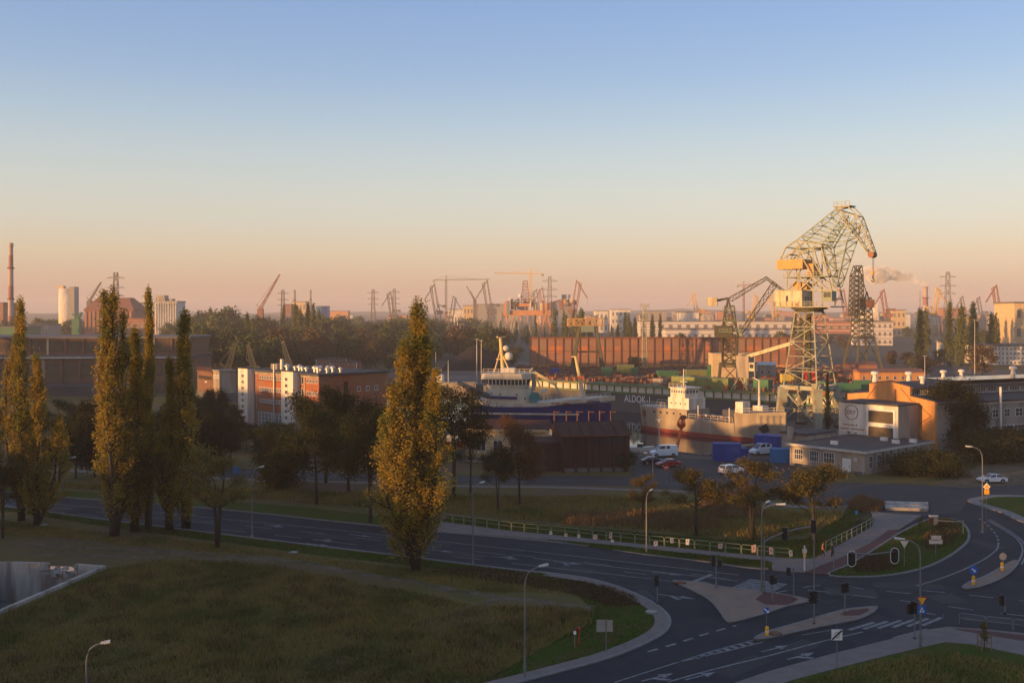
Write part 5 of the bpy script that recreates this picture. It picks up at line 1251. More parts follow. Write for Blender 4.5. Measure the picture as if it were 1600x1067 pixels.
for k in range(5): bpart(ft, 'porthole', 'paint_black', ot, (LT*(.14+.06*k), LT*(.14+.06*k)+.4, -4.13, -4.1, 6.6+(k % 2)*.9, 7.0+(k % 2)*.9))
rail(ft, [(LT*.08,-4.2,13),(LT*.42,-4.2,13),(LT*.42,4.2,13)], ot, h=1.1, step=1.3)
mb = MB(); mb.cyl(ft.p(LT*.21,0,13), ft.p(LT*.19,0,22), .55, .38, 10)
mb.beam(ft.p(LT*.15,-1.5,13), ft.p(LT*.195,0,19), .25); mb.beam(ft.p(LT*.27,-1.5,13), ft.p(LT*.2,0,18), .25); mb.beam(ft.p(LT*.17,-.8,22), ft.p(LT*.22,.8,22), .7, .25); mb.beam(ft.p(LT*.16,0,16.4), ft.p(LT*.28,0,16.4), .25); mb.build('signal_mast', 'mast_yellow', ot)
for s, z, r_ in ((.235,19.2,.75),(.255,17.2,1.05)):
    mb = MB(); mb.ball(ft.p(LT*s,-.8,z), r_, n=12, m=8); mb.build('satellite_dome', 'ship_white', ot, True)
mb = MB(); mb.cyl(ft.p(LT*.80,0,6), ft.p(LT*.785,0,10.4), .75, .5, 10); mb.build('mast_base', 'hull_cream', ot)
mb = MB(); mb.cyl(ft.p(LT*.785,0,10.4), ft.p(LT*.745,0,17.2), .5, .32, 10); mb.beam(ft.p(LT*.715,0,17.1), ft.p(LT*.755,0,17.1), .3); mb.build('fore_mast', 'mast_yellow', ot)
bpart(ft, 'crows_nest', 'paint_orange', ot, (LT*.76, LT*.81, -1, 1, 11.6, 12.2))
mb = MB(); mb.beam(ft.p(LT*.44,-1,13.2), ft.p(LT*.595,-1,10.2), .75); mb.beam(ft.p(LT*.44,-1,13.2), ft.p(LT*.49,-1,9.4), .35); mb.build('deck_crane_boom', 'mast_yellow', ot)
mb = MB(); mb.beam(ft.p(LT*.595,-1,10.2), ft.p(LT*.64,-1,7.4), .4); mb.beam(ft.p(LT*.44,-1,8.6), ft.p(LT*.44,-1,13.3), .7); mb.build('deck_crane_arm', 'plaster_beige', ot)
mb = MB(); mb.cyl(ft.p(LT*.455,-3.9,7.0), ft.p(LT*.455,-2.2,7.0), 1.3, n=12); mb.build('net_drum', 'teal', ot)
bpart(ft, 'gallows', 'hull_cream', ot, (LT*.52, LT*.53, -4.4, -4, 5.4, 8.2), (LT*.50, LT*.53, -4.4, 4, 8.2, 8.7))
mb = MB(); mb.cyl(ft.p(-LT*.1,-6,10.8), ft.p(LT*.13,-5.2,7.2), .55, .7, 10); mb.build('discharge_pipe', 'pipe_dark', ot)
mb = MB(); mb.cyl(ft.p(LT*.13,-5.2,7.1), ft.p(LT*.33,-4.7,6.9), .35, n=8); mb.build('discharge_hose', 'hull_blue', ot)
rail(ft, [(LT*.55,-4.7,dz(.55)),(LT*.75,-4.4,dz(.75)),(LT*.9,-2.8,dz(.9)),(LT*1.0,-.8,dz(1.0))], ot, h=1.0, step=1.0)
for s0_, s1_ in ((.58,.6),(.615,.645),(.66,.71)): bpart(ft, 'worn_lettering', 'hull_red', ot, (LT*s0_, LT*s1_, -5.0, -4.9, UP+2.95, UP+3.25))
# smaller grey craft behind it
fg = Frame(gp(650,610,-2), (1,-.2), None)
og = thing('workboat', 'grey workboat with thin masts left of the trawler', 'boat', fg.p(9,0,-2))
hull([(s, b, b*.6, 1.2+.02*s, -3) for s, b in ((-1,1.6),(0,2.4),(6,2.8),(15,2.8),(20,1.8),(24,.1))], 'hull_grey', 'hull', og, fg, 0, 1); bpart(fg, 'cabin', 'ship_white', og, (4, 11, -1.8, 1.8, 1.2, 4.4)); 
mb = MB()
for s, h_ in ((3,11),(8,13),(13,10)): mb.cyl(fg.p(s,0,1), fg.p(s,0,h_), .14, .07)
mb.build('masts', 'ship_white', og)

# --- the big level-luffing crane
C1 = V(73.2,252,0); CE = V(.70,-.714,0); CN = V(.714,.70,0)
K1 = thing('harbour_crane', 'huge cream lattice harbour crane with counterweight and bent jib beside the tanker', 'crane', C1)
fk = Frame(C1, CE, CN)
def sq(h, z, s=0.0, t=0.0): return [fk.p(s-h,t-h,z), fk.p(s+h,t-h,z), fk.p(s+h,t+h,z), fk.p(s-h,t+h,z)]
for sx in (-1, 1):
    for ty in (-1, 1):
        mb = MB(); b0 = fk.p(sx*5.4, ty*5.4, .3); b1 = fk.p(sx*4.5, ty*4.5, 10)
        q0 = [b0+V(dx*.7,dy*.7,0) for dx, dy in ((-1,-1),(1,-1),(1,1),(-1,1))]; q1 = [b1+V(dx*1.1,dy*1.1,0) for dx, dy in ((-1,-1),(1,-1),(1,1),(-1,1))]
        mb.hexa(q0, q1); lg = mb.build('portal_leg', 'crane_cream', K1)
        mb = MB()
        for k in (-1,1): mb.box(b0.x-1.3, b0.x+1.3, b0.y-.35+k*.5, b0.y+.35+k*.5, 0, .6)
        mb.build('bogie', 'crane_dark', lg)
mb = MB()
for i in range(4):
    a = sq(4.9, 10)[i]; b_ = sq(4.9, 10)[(i+1) % 4]; mb.beam(a, b_, .8, 1.0)
mb.build('portal_beam', 'crane_cream', K1)
mb = MB()
for i in range(4):
    A = sq(5.2, .8); B = sq(4.6, 9.6)
    mb.beam(A[i], B[(i+1) % 4], .28); mb.beam(B[i], A[(i+1) % 4], .28); mb.beam(A[i].lerp(B[i],.45), A[(i+1) % 4].lerp(B[(i+1) % 4],.45), .24)
mb.build('portal_bracing', 'crane_cream', K1)
mb = MB(); mb.lattice(sq(4.5,10.4), sq(2.5,28.4), 5, .3, .17); mb.build('tower', 'crane_cream', K1)
mb = MB(); mb.cyl(fk.p(0,0,9), fk.p(0,0,28), .5, n=8); z = 10.5
for k in range(6): mb.beam(fk.p(-1.8,-1,10.4+k*3), fk.p(1.8,-1,13.2+k*3) if k % 2 else fk.p(1.5,1,13.2+k*3), .5, .12); 
mb.build('stair', 'crane_dark', K1)
mb = MB()
for k in range(3): fk.box(mb, -2.8+.15*k, 2.8-.15*k, -2.8+.15*k, 2.8-.15*k, 14.6+k*4.6, 14.75+k*4.6)
mb.build('landing', 'crane_green', K1)
mb = MB(); mb.lathe([(3.4,28.4),(3.4,29.0),(4.3,29.1),(4.3,29.5)], fk.p(0,0,0), 20); mb.build('slewing_ring', 'crane_dark', K1)
bpart(fk, 'platform', 'crane_cream', K1, (-7.2, 7.6, -3.6, 3.6, 29.5, 29.8))
mh = bpart(fk, 'machine_house', 'crane_house', K1, (-7.4, 0.2, -3.9, 1.2, 29.8, 33.6)); bpart(fk, 'house_roof', 'crane_cream', mh, (-7.5, .3, -4, 1.3, 33.6, 33.8))
bpart(fk, 'door', 'glass', mh, (-4.2, -3.6, -3.98, -3.903, 31.0, 32.4)); bpart(fk, 'door', 'crane_rust', mh, (-1.6, -1.0, -3.98, -3.903, 29.9, 30.6))
for k in range(3): window(fk, mh, -2.6+k*1.2, -1.8+k*1.2, 31, 32.2, .2, 0, side='right', frame='crane_cream')
# upper frame
mb = MB(); F0 = [fk.p(-4.6,-2.2,33.8), fk.p(4.6,-2.2,29.8), fk.p(4.6,2.2,29.8), fk.p(-4.6,2.2,33.8)]
for t_ in (-2.2, 2.2):
    L0 = [(-4.8,29.8),(-4.8,44),(1.2,45.2),(5.2,44.5),(7.6,31.5)]
    for a, b_ in (((-4.8,29.8),(-4.8,42.6)),((-1.4,29.8),(-1.4,44.2)),((2.2,29.8),(2.2,44.2)),((-4.8,37),(6,37)),((-4.8,33.8),(7,33.6)),((-4.8,42.6),(4.4,44.2)),((4.4,44.2),(8.0,30)),((2.2,44.2),(4.6,37)),((-4.8,37),(-1.4,42.8)),((-1.4,37),(-4.8,33.8)),((-1.4,33.8),(2.2,37)),((2.2,33.8),(-1.4,37)),((2.2,37),(6.4,33.6)),((-1.4,42.8),(2.2,37)),((4.6,37),(2.2,41))):
        mb.beam(fk.p(a[0],t_,a[1]), fk.p(b_[0],t_,b_[1]), .27)
for s, z in ((-4.8,37),(-1.4,37),(2.2,37),(6,37),(-4.8,42.6),(2.2,44.2),(4.4,44.2),(-1.4,44.2),(7.6,31.5),(-4.8,33.8)): mb.beam(fk.p(s,-2.2,z), fk.p(s,2.2,z), .3)
mb.build('upper_frame', 'crane_cream', K1)
bpart(fk, 'walkway', 'crane_green', K1, (-5.4, 6.4, -2.9, 2.9, 36.85, 37.0)); bpart(fk, 'walkway', 'crane_green', K1, (-3.8, 4.6, -2.7, 2.7, 43.9, 44.1))
rail(fk, [(-5.4,-2.9,37),(6.4,-2.9,37)], K1, 'crane_cream', 1.1, 1.4, w=.1); rail(fk, [(-7.2,-4.0,29.8),(-7.4,-4.2,29.8),(7.6,-4.2,29.8)], K1, 'crane_cream', 1.1, 1.6, w=.1); rail(fk, [(-3.8,-2.7,44.1),(4.6,-2.7,44.1)], K1, 'crane_cream', 1.1, 1.4, w=.1)
mb = MB(); mb.cyl(fk.p(-1,-1.6,34.4), fk.p(-1,1.6,34.4), 1.2, n=14); mb.cyl(fk.p(1.6,-1.6,38.2), fk.p(1.6,1.6,38.2), 1.0, n=14); mb.build('winch_drum', 'crane_orange', K1)
bpart(fk, 'winch_cover', 'crane_orange', K1, (-3.6, -2, -1.6, 1.4, 33.9, 35.8)); bpart(fk, 'winch_cover', 'crane_orange', K1, (.2, 1.9, -1.5, 1.2, 37.1, 40.2))
bpart(fk, 'cab', 'crane_green', K1, (5.4, 7.8, -3.4, -1.2, 31, 33.4)); window(fk, K1, 5.6, 7.6, 31.8, 33.2, -3.4, 1, frame='crane_green')
bpart(fk, 'counterweight', 'crane_orange', K1, (-7.6, -.4, -2.6, 2.6, 39.0, 41.3))
mb = MB()
for t_ in (-2.3,2.3):
    for a, b_ in (((-6.9,41.2),(-5.2,44.4)),((-5.2,44.4),(-2.2,46)),((-2.2,46),(4.6,44.6)),((-6.9,41.2),(-1.2,44.2)),((-2.2,46),(-1.2,44.2))): mb.beam(fk.p(a[0],t_,a[1]), fk.p(b_[0],t_,b_[1]), .3)
for s, z in ((-5.2,44.4),(-2.2,46),(4.6,44.6)): mb.beam(fk.p(s,-2.3,z), fk.p(s,2.3,z), .26)
mb.build('balance_lever', 'crane_cream', K1)
def quad2(a, b_, w): return [fk.p(a[0],-w,a[1]), fk.p(b_[0],-w,b_[1]), fk.p(b_[0],w,b_[1]), fk.p(a[0],w,a[1])]
mb = MB(); mb.lattice(quad2((-2.2,46),(4.6,44.6),2.3), quad2((7.6,53),(9.6,51.3),1.3), 8, .22, .12); mb.build('tie_lattice', 'crane_green', K1)
mb = MB(); mb.lattice(quad2((7.2,34.6),(7.9,34.4),1.2), quad2((5.2,44.0),(11.2,45.2),2.4), 5, .24, .13); mb.lattice(quad2((5.2,44.0),(11.2,45.2),2.4), quad2((9.6,49.6),(12.6,49.4),1.3), 4, .22, .12); mb.build('boom', 'crane_green', K1)
mb = MB(); mb.lattice(quad2((7.6,53),(9.2,50.4),1.3), quad2((13.4,50.8),(11.6,47.6),1.2), 3, .24, .13); mb.lattice(quad2((13.4,50.8),(11.6,47.6),1.2), quad2((16.9,42.2),(15.6,41.8),.6), 6, .22, .12)
mb.beam(fk.p(7.6,-1.3,53.2), fk.p(10.8,-1.3,53.5), .3); mb.beam(fk.p(7.6,1.3,53.2), fk.p(10.8,1.3,53.5), .3); mb.beam(fk.p(10.8,-1.3,53.5), fk.p(13.4,-1.2,50.8), .26); mb.beam(fk.p(10.8,1.3,53.5), fk.p(13.4,1.2,50.8), .26); mb.build('fly_jib', 'crane_cream', K1)
bpart(fk, 'top_walkway', 'crane_cream', K1, (7.2, 11.4, -1.6, 1.6, 53.5, 53.7)); rail(fk, [(7.2,-1.6,53.7),(11.4,-1.6,53.7)], K1, 'crane_cream', 1.0, 1.0, w=.1)
mb = MB(); mb.cyl(fk.p(16.3,-.9,41.8), fk.p(16.3,.9,41.8), .75, n=12); mb.build('jib_sheave', 'crane_rust', K1)
mb = MB(); mb.cyl(fk.p(16.5,-.25,41.5), fk.p(16.5,-.25,38.2), .06, n=5); mb.cyl(fk.p(16.5,.25,41.5), fk.p(16.5,.25,35.4), .05, n=5); mb.build('hoist_rope', 'crane_dark', K1)
hb = MB(); hb.ball(fk.p(16.5,-.25,37.6), .42, .42, .65); hb.build('hook_block', 'crane_orange', K1)
mb = MB(); mb.tube([fk.p(16.5,-.25,36.9), fk.p(16.5,-.25,36.2), fk.p(16.9,-.25,35.8), fk.p(16.5,-.25,35.4), fk.p(16.1,-.25,35.7)], .13); mb.build('hook', 'crane_dark', K1)

# --- simpler lattice portal cranes
def lattice_crane(loc, yaw, label, name, m, m2, dims, kind='lever', group=None, box=None):
    """dims: portal half, portal height, tower top half, tower top z, boom tip (s,z), fly tip (s,z), tail (s,z)"""
    f_ = Frame(loc, (math.cos(yaw), math.sin(yaw))); K = thing(name, label, 'crane', (loc[0], loc[1], 0), group)
    ph, pz, th_, tz, bt, ft_, tl, w = dims
    q_ = lambda h, z: [f_.p(-h,-h,z), f_.p(h,-h,z), f_.p(h,h,z), f_.p(-h,h,z)]
    for i in range(4):
        mb = MB(); mb.beam(q_(ph,0)[i], q_(ph*.8,pz)[i], w*2.2); mb.build('portal_leg', m, K)
    mb = MB()
    for i in range(4): mb.beam(q_(ph*.8,pz)[i], q_(ph*.8,pz)[(i+1) % 4], w*2.4); mb.beam(q_(ph,0)[i].lerp(q_(ph*.8,pz)[i],.1), q_(ph*.8,pz)[(i+1) % 4], w)
    mb.build('portal_frame', m, K)
    mb = MB(); mb.lattice(q_(ph*.62,pz), q_(th_,tz), max(2, int((tz-pz)/4)), w*1.2, w*.75); mb.build('tower', m, K)
    bpart(f_, 'platform', m, K, (-th_*1.5, th_*1.5, -th_*1.4, th_*1.4, tz, tz+.4))
    bpart(f_, 'machine_house', m2, K, (-th_*1.9, th_*.4, -th_*1.1, th_*1.1, tz+.4, tz+.4+th_*1.4))
    q2 = lambda a, b_, w_: [f_.p(a[0],-w_,a[1]), f_.p(b_[0],-w_,b_[1]), f_.p(b_[0],w_,b_[1]), f_.p(a[0],w_,a[1])]
    top = (-th_*.2, tl[1]+th_*.4)
    mb = MB()
    for t_ in (-th_*.7, th_*.7): 
        for a, b_ in (((-th_,tz+.4),top),((th_*1.1,tz+.4),top),((-th_*.9,tz+(tl[1]-tz)*.5),(th_*.8,tz+(tl[1]-tz)*.45))): mb.beam(f_.p(a[0],t_,a[1]), f_.p(b_[0],t_,b_[1]), w*1.5)
    mb.build('a_frame', m, K)
    bw = th_*.5
    mb = MB(); mb.lattice(q2((th_*1.0,tz+.8),(th_*1.35,tz+.4),bw*.8), q2((bt[0]-w*2,bt[1]+w*2),(bt[0]+w*3,bt[1]-w*2),bw*.5), max(4, int(math.hypot(bt[0],bt[1]-tz)/3)), w, w*.6); mb.build('boom', m, K)
    if kind == 'lever':
        mb = MB(); mb.lattice(q2((top[0],top[1]),(top[0]+th_*.5,top[1]-th_*.4),bw*.8), q2((bt[0]-w*9,bt[1]+w*7),(bt[0]-w*8,bt[1]+w*4),bw*.4), 6, w*.8, w*.5); mb.build('tie', m, K)
        mb = MB(); mb.lattice(q2((bt[0]-w*9,bt[1]+w*7),(bt[0]-w*8,bt[1]+w*3),bw*.4), q2((ft_[0],ft_[1]),(ft_[0]-w*2,ft_[1]-w),bw*.25), 4, w*.8, w*.5); mb.build('fly_jib', m, K)
        mb = MB(); mb.cyl(f_.p(ft_[0],0,ft_[1]), f_.p(ft_[0],0,ft_[1]-(tz*.25)), w*.25, n=4); mb.build('hoist_rope', m, K)
    else:
        mb = MB(); mb.beam(f_.p(top[0],0,top[1]), f_.p(bt[0],0,bt[1]), w*.5); mb.build('stay', m, K)
    mb = MB(); mb.beam(f_.p(top[0],0,top[1]), f_.p(tl[0],0,tl[1]), w*2.5); mb.build('balance_arm', m, K)
    bpart(f_, 'counterweight', m2 if not box else box, K, (tl[0]-th_*.8, tl[0]+th_*.5, -th_*.8, th_*.8, tl[1]-th_*.6, tl[1]+th_*.5))
    return K
k2 = lattice_crane(gp(1140,606), -.25, 'dark green lattice crane with raised boom left of the big crane', 'harbour_crane', 'crane_dark', 'crane_dark', (4.2,9,2.9,19,(16.5,39.4),(21.5,35.5),(-6.0,32.6),.34), box='crane_house')
f2 = Frame(gp(1140,606), (math.cos(-.25), math.sin(-.25))); q2_ = lambda h, z: [f2.p(-h,-h,z), f2.p(h,-h,z), f2.p(h,h,z), f2.p(-h,h,z)]
mb = MB(); mb.lattice(q2_(2.5,8), q2_(2.2,19), 5, .3, .22, cross=True); mb.build('inner_tower', 'crane_dark', k2)
mb = MB(); mb.lattice(q2_(3.0,19.4), q2_(1.6,31), 5, .32, .22, cross=True); mb.build('slewing_frame', 'crane_dark', k2)
for z, h_ in ((21,3.6),(25,3.0),(29,2.4)): bpart(f2, 'walkway', 'crane_green', k2, (-h_, h_, -h_, h_, z, z+.2)); rail(f2, [(-h_,-h_,z+.2),(h_,-h_,z+.2)], k2, 'crane_green', 1.1, 1.2, w=.12)
for s_, z, r_ in ((-1,22.4,1.1),(1.4,21.8,.9),(.2,26.3,.9)): mb = MB(); mb.cyl(f2.p(s_,-1.4,z), f2.p(s_,1.4,z), r_, n=12); mb.build('winch_drum', 'crane_rust', k2)
bpart(f2, 'cab', 'crane_green', k2, (2.6, 4.6, -2.6, -.6, 19.5, 22))
c3 = gp(1347,577); f3 = Frame(c3, (1,.2)); k3 = thing('harbour_crane', 'hazy grey lattice crane with steep boom right of the big crane', 'crane', c3)
q3 = lambda h, z, s_=0.0, t_=0.0: [f3.p(s_-h,t_-h,z), f3.p(s_+h,t_-h,z), f3.p(s_+h,t_+h,z), f3.p(s_-h,t_+h,z)]
for i in range(4): mb = MB(); mb.beam(q3(7,0)[i], q3(4.2,16)[i], 1.0); mb.build('portal_leg', 'crane_dark', k3)
mb = MB()
for i in range(4): mb.beam(q3(4.2,16)[i], q3(4.2,16)[(i+1) % 4], 1.0); mb.beam(q3(6.5,3)[i], q3(4.2,16)[(i+1) % 4], .4)
mb.build('portal_frame', 'crane_dark', k3)
mb = MB(); mb.lattice(q3(4.0,16.5), q3(3.2,36), 7, .5, .32, cross=True); mb.build('tower', 'crane_dark', k3)
bpart(f3, 'platform', 'crane_dark', k3, (-5.5, 5.5, -4.5, 4.5, 24, 24.4)); bpart(f3, 'machine_house', 'crane_rust', k3, (.5, 4.8, -3.6, 3.6, 31, 35)); rail(f3, [(-5.5,-4.5,24.4),(5.5,-4.5,24.4)], k3, 'crane_dark', 1.2, 1.6, w=.16)
mb = MB(); mb.lattice(q3(2.8,27,-3.2), q3(2.3,47,-3.0), 8, .5, .3, cross=True); mb.lattice(q3(2.3,47,-3.0), q3(1.5,52,-2.4), 2, .45, .3); mb.build('boom', 'crane_dark', k3)
mb = MB(); mb.beam(f3.p(-2,0,52), f3.p(2.6,0,38), .3); mb.beam(f3.p(2.6,-2,35), f3.p(2.6,0,39), .5); mb.beam(f3.p(2.6,2,35), f3.p(2.6,0,39), .5); mb.build('stay', 'crane_dark', k3)
mb = MB(); mb.cyl(f3.p(-4.2,0,51.6), f3.p(-4.2,0,44), .1, n=5); mb.build('hoist_rope', 'crane_dark', k3)
# ochre box crane on the quay
fq = Frame(on_dock(1166,2.6), ED, ND); Kq = thing('deck_crane', 'ochre box crane on the dock with its jib raised to the right', 'crane', fq.p(0,0,dk))
mb = MB(); mb.cyl(fq.p(0,0,dk), fq.p(0,0,dk+5), .85, n=12); mb.build('pedestal', 'crane_cream', Kq)
bpart(fq, 'house', 'plaster_beige', Kq, (-2.3, 1.6, -1.6, 1.6, dk+3.6, dk+9.8)); bpart(fq, 'cab', 'crane_house', Kq, (1.62, 3.4, -1.5, .2, dk+5.6, dk+8)); window(fq, Kq, 1.8, 3.2, dk+6.3, dk+7.6, -1.5, 0)
mb = MB(); mb.beam(fq.p(.8,-.7,dk+9.6), fq.p(14.8,-.3,dk+13.8), .5, 1.0); mb.beam(fq.p(.8,.7,dk+9.6), fq.p(14.8,.3,dk+13.8), .5, 1.0); mb.build('jib', 'crane_house', Kq)
mb = MB(); mb.beam(fq.p(-1.6,0,dk+9.8), fq.p(7,0,dk+11.9), .3); mb.build('luffing_ram', 'crane_dark', Kq)
# winch frame on the dock
fq2 = Frame(on_dock(1158,2.6), ED, ND); Kw = thing('winch', 'triangular steel winch frame on the floating dock', 'winch', fq2.p(0,0,dk))
mb = MB()
for t_ in (-.8,.8): mb.beam(fq2.p(-2.6,t_,dk), fq2.p(0,t_,dk+4), .35); mb.beam(fq2.p(2.6,t_,dk), fq2.p(0,t_,dk+4), .35)
mb.build('frame', 'crane_cream', Kw); mb = MB(); mb.cyl(fq2.p(0,-.7,dk+1.7), fq2.p(0,.7,dk+1.7), 1.2, n=12); mb.build('drum', 'rust', Kw)
# gantry frames standing before the rusty wall
for px, yb, w_, h_, m_, lab in [(918,582,15,26,'crane_dark','dark A shaped gantry with a yellow box girder in front of the rusty wall')]:
    c = gp(px, yb); f_ = Frame(c, (1,.1)); K = thing('gantry_crane', lab, 'crane', c)
    for sx in (-1,1):
        for t_ in (-3,3): mb = MB(); mb.beam(f_.p(sx*w_*.5,t_,0), f_.p(sx*w_*.26,t_*.4,h_*.86), 1.0); mb.build('leg', m_, K)
        mb = MB(); mb.beam(f_.p(sx*w_*.42,-2.5,h_*.3), f_.p(sx*w_*.42,2.5,h_*.3), .7); mb.build('leg_tie', m_, K)
    mb = MB(); mb.beam(f_.p(-w_*.4,0,h_*.38), f_.p(w_*.4,0,h_*.38), .6); mb.build('cross_beam', m_, K)
    mb = MB(); mb.lattice([f_.p(-9.5,-1.5,h_*.86), f_.p(-9.5,1.5,h_*.86), f_.p(-9.5,1.5,h_*.98), f_.p(-9.5,-1.5,h_*.98)], [f_.p(7.5,-1.5,h_*.86), f_.p(7.5,1.5,h_*.86), f_.p(7.5,1.5,h_*.98), f_.p(7.5,-1.5,h_*.98)], 6, .5, .3); mb.build('girder', 'crane_orange', K)
    bpart(f_, 'trolley', 'crane_green', K, (-4, 3, -1.8, 1.8, h_*.74, h_*.855))
# light mast by the wall
c = gp(1007,577); K = thing('lattice_mast', 'pale lattice floodlight mast in front of the rusty wall', 'mast', c); f_ = Frame(c, (1,0))
mb = MB(); mb.lattice([c+V(-1.3,-1.3,0),c+V(1.3,-1.3,0),c+V(1.3,1.3,0),c+V(-1.3,1.3,0)], [c+V(-.7,-.7,31),c+V(.7,-.7,31),c+V(.7,.7,31),c+V(-.7,.7,31)], 14, .24, .14); mb.build('lattice', 'crane_cream', K); bpart(f_, 'lamp_frame', 'zinc', K, (-2.4,2.4,-.8,.8,31,33))
# orange dredger arm and boats at the quay
c = gp(1068,707); K = thing('grab_arm', 'rusty orange grab arm rising behind the white van', 'grab', c)
mb = MB(); mb.cyl(c+V(-1.6,0,0), c+V(-.3,1,4.6), .35, .3, 8); mb.build('arm', 'paint_orange', K)
mb = MB()
for a in range(6): mb.tube([c+V(-.3,1,4.6), c+V(-.3+.75*math.cos(a*1.05+.3),1+.75*math.sin(a*1.05),5.4+.3*(a % 3)), c+V(-.1+.55*math.cos(a*1.05),1+.5*math.sin(a*1.05),6.6+.35*(a % 2))], [.16,.28,.1], 6)
mb.build('grab', 'paint_orange', K); mb = MB(); mb.ball(c+V(.1,1,7.0), .75, .6, .5); mb.build('grab_head', 'rust', K)
for k, (px, yb, lab) in enumerate([(998,704,'small white motor boat at the near quay left of the van')]):
    c = gp(px, yb, .3); f_ = Frame(c, (1,-.3), None); K = thing('motor_boat', lab, 'boat', c)
    hull([(-3.2,.9,.5,1.0,0),(-2,1.1,.7,1.0,0),(1,1.1,.7,1.1,0),(2.6,.6,.25,1.3,.1),(3.3,.05,.02,1.4,.3)], 'ship_white', 'hull', K, f_, 0, 1); bpart(f_, 'windscreen', 'glass', K, (-.2,.9,-.8,.8,1.1,1.8)); bpart(f_, 'trailer', 'steel_grey', K, (-3,3,-.6,.6,-.3,-.05))
crate('container', 'container_blue', gp(1135,719), 5.2, 2.6, 3.2, 'dark blue container beside the quay behind the yellow tree', 'container', -.1)
crate('container', 'container_blue', gp(1152,718), 3.4, 2.4, 2.2, 'blue tarpaulin covered box right of the dark blue container', 'container', .1, False)
crate('container', 'container_blue', gp(1213,709), 8.0, 3.4, 3.6, 'long dark blue cabin with pale end by the tanker bow', 'container', -.55, True)
crate('container', 'container_sky', gp(1222,722), 4.4, 2.6, 2.5, 'bright blue skip by the low building', 'container', -.2)
crate('pontoon', 'wood', gp(1172,700), 9, 2.4, .6, 'grey timber raft lying on the quay', 'raft', .5, False)
# ------------------------------------------------------------------ far port skyline
def far_box(name, label, cat, px0, px1, y0, d, m, roof='roof_grey', dep=30, rows=0, cols=0, yb=None, group=None, piers=0, gable=0, glass='far_window'):
    a = wp(px0, y0, d); b_ = wp(px1, y0, d); z0 = 0; f_ = Frame(V(a.x, d, 0), (1,0)); w = b_.x-a.x; h = a.z
    o = thing(name, label, cat, V((a.x+b_.x)/2, d, 0), group)
    bpart(f_, 'wall', m, o, (0, w, 0, dep, 0, h))
    if gable: mb = MB(); mb.slab([f_.p(-w*.02,-.6,h), f_.p(-w*.02,dep+.6,h), f_.p(-w*.02,dep/2,h+gable)], f_.e, w*1.04); mb.build('roof', roof, o)
    else: bpart(f_, 'roof', roof, o, (-.5, w+.5, -.5, dep+.5, h, h+1))
    for k in range(piers): s = w*(k+.5)/piers; bpart(f_, 'pier', m, o, (s-w*.012, s+w*.012, -.8, -.003, 0, h-.5))
    for i in range(rows):
        for j in range(cols):
            s = w*(j+.5)/cols; ww = w/cols*.22; zz = h*(i+.45)/rows; hh = h/rows*.22
            wn = bpart(f_, 'window', 'trim_white', o, (s-ww-.1, s+ww+.1, -.12, -.004, zz-hh-.1, zz+hh+.1)); bpart(f_, 'pane', glass, wn, (s-ww, s+ww, -.16, -.121, zz-hh, zz+hh))
    return o, f_, w, h
# left: silo, mill, grain elevator, chimney
c = wp(106,500,1150); o = thing('silo', 'pale round twin topped silo on the left skyline', 'silo', V(c.x,1150,0))
mb = MB(); mb.cyl(V(c.x,1150,0), V(c.x,1150,56), 9.6, n=24); mb.build('drum', 'plaster_white', o, True); mb = MB(); mb.box(c.x-9,c.x-2,1143,1150,56,59); mb.build('head_house', 'plaster_yellow', o); mb = MB(); mb.box(c.x+5.5,c.x+11.5,1140,1152,0,58); mb.build('stair_tower', 'concrete', o)
o, f_, w, h = far_box('brick_mill', 'large red brick mill with hipped roof and tall pilasters', 'building', 132, 208, 486, 980, 'brick_mill', 'roof_tile', 40, 5, 11, piers=12)
mb = MB(); mb.hexa([f_.p(-1,-1,h+1), f_.p(w+1,-1,h+1), f_.p(w+1,41,h+1), f_.p(-1,41,h+1)], [f_.p(7,14,h+13), f_.p(w-9,14,h+13), f_.p(w-9,26,h+13), f_.p(7,26,h+13)]); mb.build('hipped_roof', 'roof_tile', o)
far_box('brick_mill', 'lower red brick wing right of the large mill', 'building', 197, 243, 499, 960, 'brick_mill', 'roof_tile', 30, 2, 6)
o, f_, w, h = far_box('grain_elevator', 'pale concrete grain elevator with ribbed walls and roof cabins', 'building', 242, 277, 472, 900, 'plaster_white', 'concrete', 22, 0, 0, piers=9)
for k in range(9): bpart(f_, 'window', 'glass', o, (1+k*2.1, 2+k*2.1, -.2, -.003, h-3, h-2))
bpart(f_, 'cabin', 'concrete_pale', o, (0, 8, 2, 12, h+1, h+6)); bpart(f_, 'cabin', 'concrete', o, (9, 14, 4, 12, h+1, h+3)); bpart(f_, 'base_storey', 'plaster_yellow', o, (-1, w+1, -2, -.01, 0, 10))
far_box('warehouse', 'grey shed roof between mill and elevator', 'building', 210, 242, 474, 1150, 'concrete', 'roof_grey', 30)
def chimney(px, yt, d, r, m, label, name='chimney'):
    c = wp(px, yt, d); o = thing(name, label, 'chimney', V(c.x, d, 0)); mb = MB(); mb.lathe([(r*1.5,0),(r,c.z*.96),(r*1.18,c.z*.965),(r*1.18,c.z)], V(c.x,d,0), 14); mb.build('shaft', m, o)
    for z in (.45,.75): mb = MB(); mb.lathe([(r*1.35,c.z*z),(r*1.7,c.z*z+.4),(r*1.7,c.z*z+1.2),(r*1.2,c.z*z+1.3)], V(c.x,d,0), 14); mb.build('gallery', 'rust', o)
    return o
chimney(17, 380, 880, 1.75, 'chimney_bands', 'very tall red and grey banded chimney at the left edge')
chimney(213+247, 453, 1700, 2.0, 'concrete', 'slim grey chimney above the left woods'); chimney(485, 453, 1650, 1.6, 'concrete', 'thin grey stack beside the poplar spires')
